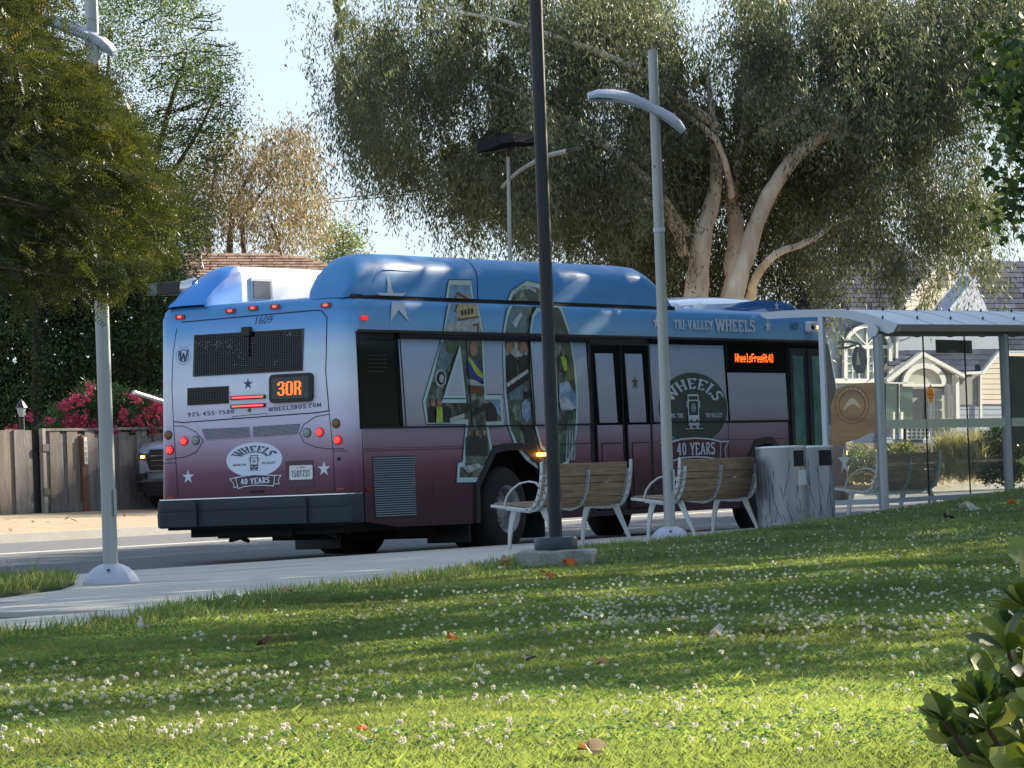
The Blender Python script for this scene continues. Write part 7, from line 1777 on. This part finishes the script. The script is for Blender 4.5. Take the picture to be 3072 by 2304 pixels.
def siding(pts, pitch, m, parent, off=0.0, slope=0.0, th=.03, gap=1.6):
    """boards of a wall: the outline cut into level strips, each a board"""
    Q = [(x, y-slope*x) for x, y in pts]; y0 = min(q[1] for q in Q); y1 = max(q[1] for q in Q); y = y0
    while y < y1:
        s = clip_poly(clip_poly(Q, 1, y, 'gt'), 1, min(y+pitch-gap, y1), 'lt')
        if len(s) > 2:
            s = [(a, b+slope*a) for a, b in s]; lo = max(b for a, b in s)
            P = [hp(a, b, off) for a, b in s]; mb = MB().prism([tuple(p) for p in P], tuple(hn*th)); obj('board', mb, m, parent)
        y += pitch
hs = thing('house', 'blue-grey and cream house with dark shingled roofs, seen through and above the shelter', 'house', tuple(hp(2800, 1440)))
# backing walls
slab_px('wall', [(2420, 930), (2692, 926), (2830, 775), (2888, 828), (2992, 1056), (3200, 1056), (3200, 1345), (2420, 1345)], bluew, hs, -.35, .3)
siding([(2690, 932), (2764, 836), (2806, 795), (2858, 795), (2874, 830), (2786, 934)], 15.5, cream, hs, -.05)
siding([(2858, 778), (2886, 778), (2886, 832), (2874, 832), (2858, 812)], 15.5, bluew, hs, 0.1)
siding([(2740, 1005), (2680, 1005), (2676, 1092), (2652, 1098), (2652, 1040)], 15, bluew, hs, -.04)
siding([(2941, 1122), (2998, 1060), (3200, 1060), (3200, 1212), (2941, 1212)], 15.5, cream, hs, .05)
siding([(2866, 1212), (3200, 1212), (3200, 1335), (2866, 1335)], 17, bluew, hs, .02)
siding([(2630, 1285), (2866, 1285), (2866, 1335), (2630, 1335)], 17, bluew, hs, .02)
slab_px('gable_wall', [(2652, 1150), (2755, 1062), (2885, 1135), (2866, 1285), (2652, 1285)], greyw, hs, .1, .06)
slab_px('wall', [(2866, 1122), (2940, 1122), (2940, 1214), (2866, 1214)], greyw, hs, .02, .06)
slab_px('corner_trim', [(2936, 1124), (2942, 1124), (2942, 1335), (2936, 1335)], trim, hs, .1, .05)
# roofs
shm = bpy.data.materials.new('shingle'); shm.use_nodes = True; nt = shm.node_tree; b_ = nt.nodes['Principled BSDF']; oi = nt.nodes.new('ShaderNodeObjectInfo'); cr = nt.nodes.new('ShaderNodeValToRGB')
cr.color_ramp.elements[0].color = lin((44, 50, 68))+(1,); cr.color_ramp.elements[1].color = lin((70, 78, 102))+(1,); nt.links.new(oi.outputs['Random'], cr.inputs[0]); nt.links.new(cr.outputs[0], b_.inputs['Base Color']); b_.inputs['Roughness'].default_value = 1.0; b_.inputs['Specular IOR Level'].default_value = .05
shm2 = shm.copy(); shm2.name = 'shingle_tan'; cr2 = [n for n in shm2.node_tree.nodes if n.type == 'VALTORGB'][0]; cr2.color_ramp.elements[0].color = lin((138, 110, 94))+(1,); cr2.color_ramp.elements[1].color = lin((176, 146, 126))+(1,)
roofd = mat('roof_underlay', lin((40, 44, 58)), .95); rooft = mat('roof_underlay_tan', lin((132, 104, 88)), .95)
def roof(poly, base_y, depth_per_px, w, h, m, mu, parent, f, off, maxn=300, nm='roof'):
    """roof plane leaning away from the eave (base_y), tiled with shingles"""
    def rp_(x, y):
        p = f(x, y, off); s = (base_y-y)*depth_per_px
        d = ray(x, y); return CAM+d*((p-CAM)@_F+s)
    r_ = obj(nm, tri(MB().flat([tuple(rp_(x, y)) for x, y in poly])), mu, parent, recalc=False)
    xs_ = [p[0] for p in poly]; ys_ = [p[1] for p in poly]; X, Y = [], []
    y = max(ys_); row = 0
    while y > min(ys_):
        x = min(xs_)+(w*.5 if row % 2 else 0)+random.uniform(-3, 3)
        while x < max(xs_): X.append(x+random.uniform(-2, 2)); Y.append(y); x += w
        y -= h; row += 1
    X = np.array(X); Y = np.array(Y); k = inpoly(X, Y-h*.4, poly); X, Y = X[k], Y[k]
    ce = rp_(np.mean(X), np.mean(Y)); a = rp_(np.mean(X)+w, np.mean(Y))-ce; b2 = rp_(np.mean(X), np.mean(Y)-h)-ce
    nrm = np.cross(a, b2); nrm /= np.linalg.norm(nrm); 
    if nrm[2] < 0: nrm = -nrm
    me = mesh_of('shingle', MB().add([tuple(a*u+b2*v+nrm*t) for u, v, t in ((-.5, .0, .03), (.5, .06, .03), (.5, 1.3, .006), (-.5, 1.25, .006), (-.5, 0, .0), (.5, .06, .0))], [(0, 1, 2, 3), (4, 5, 1, 0)]), m, recalc=False)
    idx = list(range(len(X))); random.shuffle(idx)
    for i in idx[:maxn]:
        o = sub('shingle', me, m, r_); o.location = rp_(X[i], Y[i]).tolist()
    if len(idx) > maxn:
        V = []; base_v = np.array([v.co for v in me.vertices])
        mbx = MB()
        for i in idx[maxn:]: mbx.add([tuple(base_v[j]+rp_(X[i], Y[i])) for j in range(6)], [(0, 1, 2, 3), (4, 5, 1, 0)])
        sub('shingles', mbx, m, r_, kind='stuff', recalc=False)
    return rp_
R1 = [(2400, 935), (2400, 800), (2560, 735), (2700, 735), (2800, 790), (2766, 836), (2694, 932)]
roof(R1, 932, .012, 30, 13.5, shm, roofd, hs, hp, .3)
R2 = [(2888, 828), (2925, 790), (3200, 784), (3200, 1052), (2992, 1052), (2935, 1119), (2882, 1128), (2757, 1056), (2652, 1112), (2652, 1098), (2800, 932)]
roof(R2, 1119, .014, 30, 15.5, shm, roofd, hs, hp, .35)
slab_px('rake_trim', [(2692, 930), (2700, 932), (2772, 840), (2835, 778), (2828, 774), (2764, 834)], trim, hs, .3, .08)
slab_px('rake_trim', [(2795, 936), (2806, 936), (2894, 834), (2884, 828)], mat('soffit_blue', lin((160, 176, 206)), .7), hs, .32, .5)  # blue band: the roof overhang's cast shadow put into the colour
slab_px('eave_trim', [(2885, 1116), (2938, 1114), (2938, 1122), (2885, 1124)], trim, hs, .4, .1)
slab_px('rake_trim', [(2990, 1052), (2996, 1056), (2942, 1124), (2934, 1120)], trim, hs, .4, .1)
# porch gable with arch
slab_px('gable_fascia', [(2648, 1138), (2755, 1056), (2760, 1056), (2888, 1126), (2888, 1136), (2758, 1068), (2652, 1150)], trim, hs, .6, .12)
def arch_px(cx, cy, rx_, ry, t, a0=0, a1=180, n=16):
    return [(cx+rx_*math.cos(math.radians(a0+(a1-a0)*i/n)), cy-ry*math.sin(math.radians(a0+(a1-a0)*i/n))) for i in range(n+1)]+[(cx+(rx_-t)*math.cos(math.radians(a1+(a0-a1)*i/n)), cy-(ry-t)*math.sin(math.radians(a1+(a0-a1)*i/n))) for i in range(n+1)]
w_ = slab_px('window', arch_px(2767, 1152, 50, 46, 49.5), mat('fan_glass', lin((196, 196, 180)), .2, noise=.15, nscale=1), hs, .17, .02)
slab_px('arch_trim', arch_px(2767, 1152, 66, 62, 15), trim, None, .19, .08, sub_=w_)
slab_px('column', [(2832, 1156), (2843, 1156), (2845, 1255), (2834, 1255)], trim, hs, .3, .12); slab_px('column', [(2856, 1125), (2866, 1125), (2868, 1285), (2858, 1285)], trim, hs, .45, .12)
slab_px('cross_trim', [(2700, 1152), (2840, 1152), (2840, 1160), (2700, 1160)], trim, hs, .22, .08)
d_ = slab_px('front_door', [(2775, 1165), (2832, 1165), (2832, 1262), (2775, 1262)], mat('door_pale', lin((178, 184, 186)), .5), hs, .18, .05)
for i in range(2):
    for j in range(3): slab_px('door_panel', [(2782+i*25, 1172+j*30), (2800+i*25, 1172+j*30), (2800+i*25, 1196+j*30), (2782+i*25, 1196+j*30)], mat('panel_shadow', lin((148, 156, 160)), .4), None, .235, .012, sub_=d_)  # panels slightly darker grey than the door
sw = slab_px('window', [(2655, 1150), (2735, 1150), (2735, 1262), (2655, 1262)], mat('teal_glass', lin((70, 96, 86)), .15, noise=.2, nscale=.8), hs, .2, .03)  # teal reflection in the glass, painted as a house window
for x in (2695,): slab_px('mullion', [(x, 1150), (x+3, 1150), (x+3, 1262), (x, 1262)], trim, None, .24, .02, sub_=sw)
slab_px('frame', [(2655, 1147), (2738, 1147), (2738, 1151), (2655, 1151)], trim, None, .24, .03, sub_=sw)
for (x0, x1) in [(2674, 2679), (2697, 2704)]: slab_px('porch_post', [(x0, 1236), (x1, 1236), (x1, 1318), (x0, 1318)], trim, hs, .6, .06)
# lattice window low on the wall
lw_ = slab_px('window', [(2718, 1284), (2787, 1284), (2787, 1318), (2718, 1318)], wglass, hs, .1, .02)
for i in range(6): x = 2718+i*13.4; slab_px('lattice', [(x, 1283), (x+3.2, 1283), (x+3.2, 1318), (x, 1318)], trim, None, .13, .02, sub_=lw_)
for j in range(4): y = 1283+j*11; slab_px('lattice', [(2718, y), (2788, y), (2788, y+3), (2718, y+3)], trim, None, .152, .015, sub_=lw_)
# left arched window and its ledge
aw = slab_px('window', [(2530, 1140), (2668, 1140), (2668, 1040)]+[(2599+69*math.cos(math.radians(a)), 1040-66*math.sin(math.radians(a))) for a in range(15, 180, 15)]+[(2530, 1040)], mat('arch_glass', lin((120, 132, 136)), .1, noise=.2, nscale=.8), hs, .02, .04)
slab_px('frame', arch_px(2599, 1042, 72, 70, 11), trim, None, .08, .06, sub_=aw)
for pts in ([(2526, 1036), (2672, 1036), (2672, 1046), (2526, 1046)], [(2526, 1042), (2536, 1042), (2536, 1142), (2526, 1142)], [(2660, 1042), (2672, 1042), (2672, 1142), (2660, 1142)], [(2594, 1046), (2601, 1046), (2601, 1136), (2594, 1136)], [(2490, 1136), (2680, 1136), (2680, 1150), (2490, 1150)]): slab_px('frame', pts, trim, None, .08, .07, sub_=aw)
for a in (50, 90, 130): 
    c_, s_ = math.cos(math.radians(a)), math.sin(math.radians(a)); slab_px('muntin', [(2599+2*s_, 1036), (2599+62*c_+2*s_, 1040-60*s_+2*c_), (2599+62*c_-2*s_, 1040-60*s_-2*c_), (2599-2*s_, 1036)], trim, None, .075, .02, sub_=aw)
for y in (1068, 1090, 1112): slab_px('muntin', [(2536, y), (2662, y), (2662, y+2.4), (2536, y+2.4)], trim, None, .075, .02, sub_=aw)
for x in (2556, 2575, 2618, 2640): slab_px('muntin', [(x, 1046), (x+2.4, 1046), (x+2.4, 1136), (x, 1136)], trim, None, .098, .015, sub_=aw)
slab_px('downpipe', [(2680, 1003), (2687, 1003), (2687, 1075), (2680, 1075)], trim, hs, .1, .08)
slab_px('planting_bed', [(2450, 1330), (3200, 1330), (3200, 1400), (2450, 1400)], mat('bed_brown', lin((104, 90, 78)), .95, noise=.2, nscale=1), hs, .3, .2)
# orange diamond sign on a white stake
q = atD(2792, 1178, 96)
sg_ = thing('diamond_sign', 'small orange diamond sign on a thin white stake, seen through the middle pane', 'sign', tuple(atD(2795, 1440, 96)))
def f96(x, y, off=0.0): return atD(x, y, 96-off)
s_ = obj('sign_plate', MB().prism([tuple(f96(x, y)) for x, y in [(2791, 1151), (2806, 1182), (2793, 1213), (2778, 1182)]], tuple(-_Fh*.02)), mat('sign_orange', lin((236, 148, 20)), .5), sg_, bevel=.004)
mb = MB()
for i, (y, w) in enumerate([(1172, 4), (1180, 7), (1183, 7), (1192, 5)]):
    for k in range(3):
        x = 2792-w+k*w*.72; mb.flat([tuple(f96(a, b, .024)) for a, b in ((x, y), (x+w*.45, y), (x+w*.45, y+4), (x, y+4))])
sub('sign_marks', mb, mat('sign_ink', lin((120, 70, 20)), .5), s_, recalc=False, kind='stuff')
obj('stake', MB().tube([f96(2793, 1200, -.02), f96(2797, 1445, -.02)], .018, 6), trim, sg_)
# ---- house with a tan roof behind the bus
hp2, he2, hn2 = house_plane(760, 850, 118, 20)
h2 = thing('house', 'low house with a sunlit tan shingled roof behind the rear of the bus', 'house', tuple(hp2(760, 1400)))
roof([(536, 806), (558, 761), (908, 768), (984, 799), (984, 858), (600, 858), (594, 836)], 850, .03, 17, 8.0, shm2, rooft, h2, hp2, .3)
slab_px('gable_end', [(500, 838), (545, 808), (594, 838), (610, 870), (500, 870)], mat('gable_grey', lin((150, 150, 152)), .8), h2, .35, .05, hp2, hn2)
slab_px('wall', [(500, 866), (990, 858), (990, 1300), (500, 1300)], bluew, h2, -.2, .2, hp2, hn2)
p0 = hp2(600, 796, 1.0); obj('vent_pipe', MB().lathe([(.11, -.1), (.05, .12), (.045, .38)], 10, tuple(atD(601, 793, 118.5))), mat('vent_pink', lin((170, 140, 132)), .6), h2, smooth=True)
# ================================================================== STREET TREES (to the right of the picture; they cast its shade)
def shade_proto(h, r, n, seed):
    g = np.random.default_rng(seed); u = unit(g.normal(size=(n, 3))); q = .55+.45*g.random(n)**.5
    c = u*(q*r)[:, None]*np.array([1, 1, .85])+np.array([0, 0, h-r*.85])
    B = np.repeat(c, 22, 0)+g.normal(0, .3, (n*22, 3)); N = len(B)
    return leaf_mesh('crown', leaf_quads(B, unit(g.normal(size=(N, 3))), .26, .16, unit(g.normal(size=(N, 3)))), 4, sl_)
tk_mesh = mesh_of('trunk', MB().tube([(0, 0, -.3), (0, 0, 2.5), (.1, 0, 5), (0.1, .1, 7)], [.22, .17, .11, .03], 8), bark_d, smooth=True)
PM = [shade_proto(8.6, 3.2, 230, 1), shade_proto(8.6, 3.2, 230, 2), shade_proto(8.6, 3.2, 110, 3)]
SHADE = [(13.5, 8.8, .7, 2), (27, 9.9, .9, 0), (33, 10.5, 1.0, 1), (39, 11.0, 1.0, 2), (45, 12.0, 1.05, 0), (51, 12.5, 1.15, 1), (57, 14, 1.35, 0), (63, 14.8, 1.4, 1), (69, 16, 1.45, 0), (75, 18, 1.5, 1), (66, 20, 1.6, 0), (58, 19.5, 1.55, 1), (73, 23, 1.75, 0), (62, 26, 1.6, 0), (74, 27, 1.5, 1), (88, 26, 1.5, 0), (100, 34, 1.6, 1)]
ORD = ['first', 'second', 'third', 'fourth', 'fifth', 'sixth', 'seventh', 'eighth', 'ninth', 'tenth', 'eleventh', 'twelfth', 'thirteenth', 'fourteenth', 'fifteenth', 'sixteenth', 'seventeenth', 'eighteenth', 'nineteenth', 'twentieth']
for i, (d_, l_, s_, k_) in enumerate(SHADE):
    p = CAM+_Fh*d_+_rh*l_; zb_ = float(lawnz(p[0], p[1])) if p[1] < edgeY(p[0]) else .1
    th = thing('broadleaf_tree', 'street tree out to the right, %s counting away from the camera' % ORD[i], 'tree', (p[0], p[1], zb_), 'street trees to the right')
    for nm, me in (('trunk', tk_mesh), ('crown', PM[k_])):
        o = link(bpy.data.objects.new(nm, me)); o.parent = th
    th.scale = (s_, s_, s_); th.rotation_euler = (0, 0, i*1.7)

# unseen hedge added beyond the street trees to darken reflections in the glass
hm_ = np.random.default_rng(4)
for i in range(5):
    t = (i-2)*8.0; c = np.array([46.0, -20.0, 0.3])+np.array([.49, .87, 0])*t
    th = thing('hedge', 'tall clipped hedge far out to the right, section %s' % ORD[i], 'hedge', tuple(c), 'hedge sections to the right')
    if i == 0:
        n = 9000; B = hm_.random((n, 3))*np.array([8.4, 1.6, 4.6])-np.array([4.2, .8, 0]); hme = leaf_mesh('foliage', leaf_quads(B, unit(hm_.normal(size=(n, 3))), .4, .28, unit(hm_.normal(size=(n, 3)))), 4, hl)
    o = link(bpy.data.objects.new('foliage', hme)); o.parent = th; th.rotation_euler = (0, 0, math.radians(60.6))
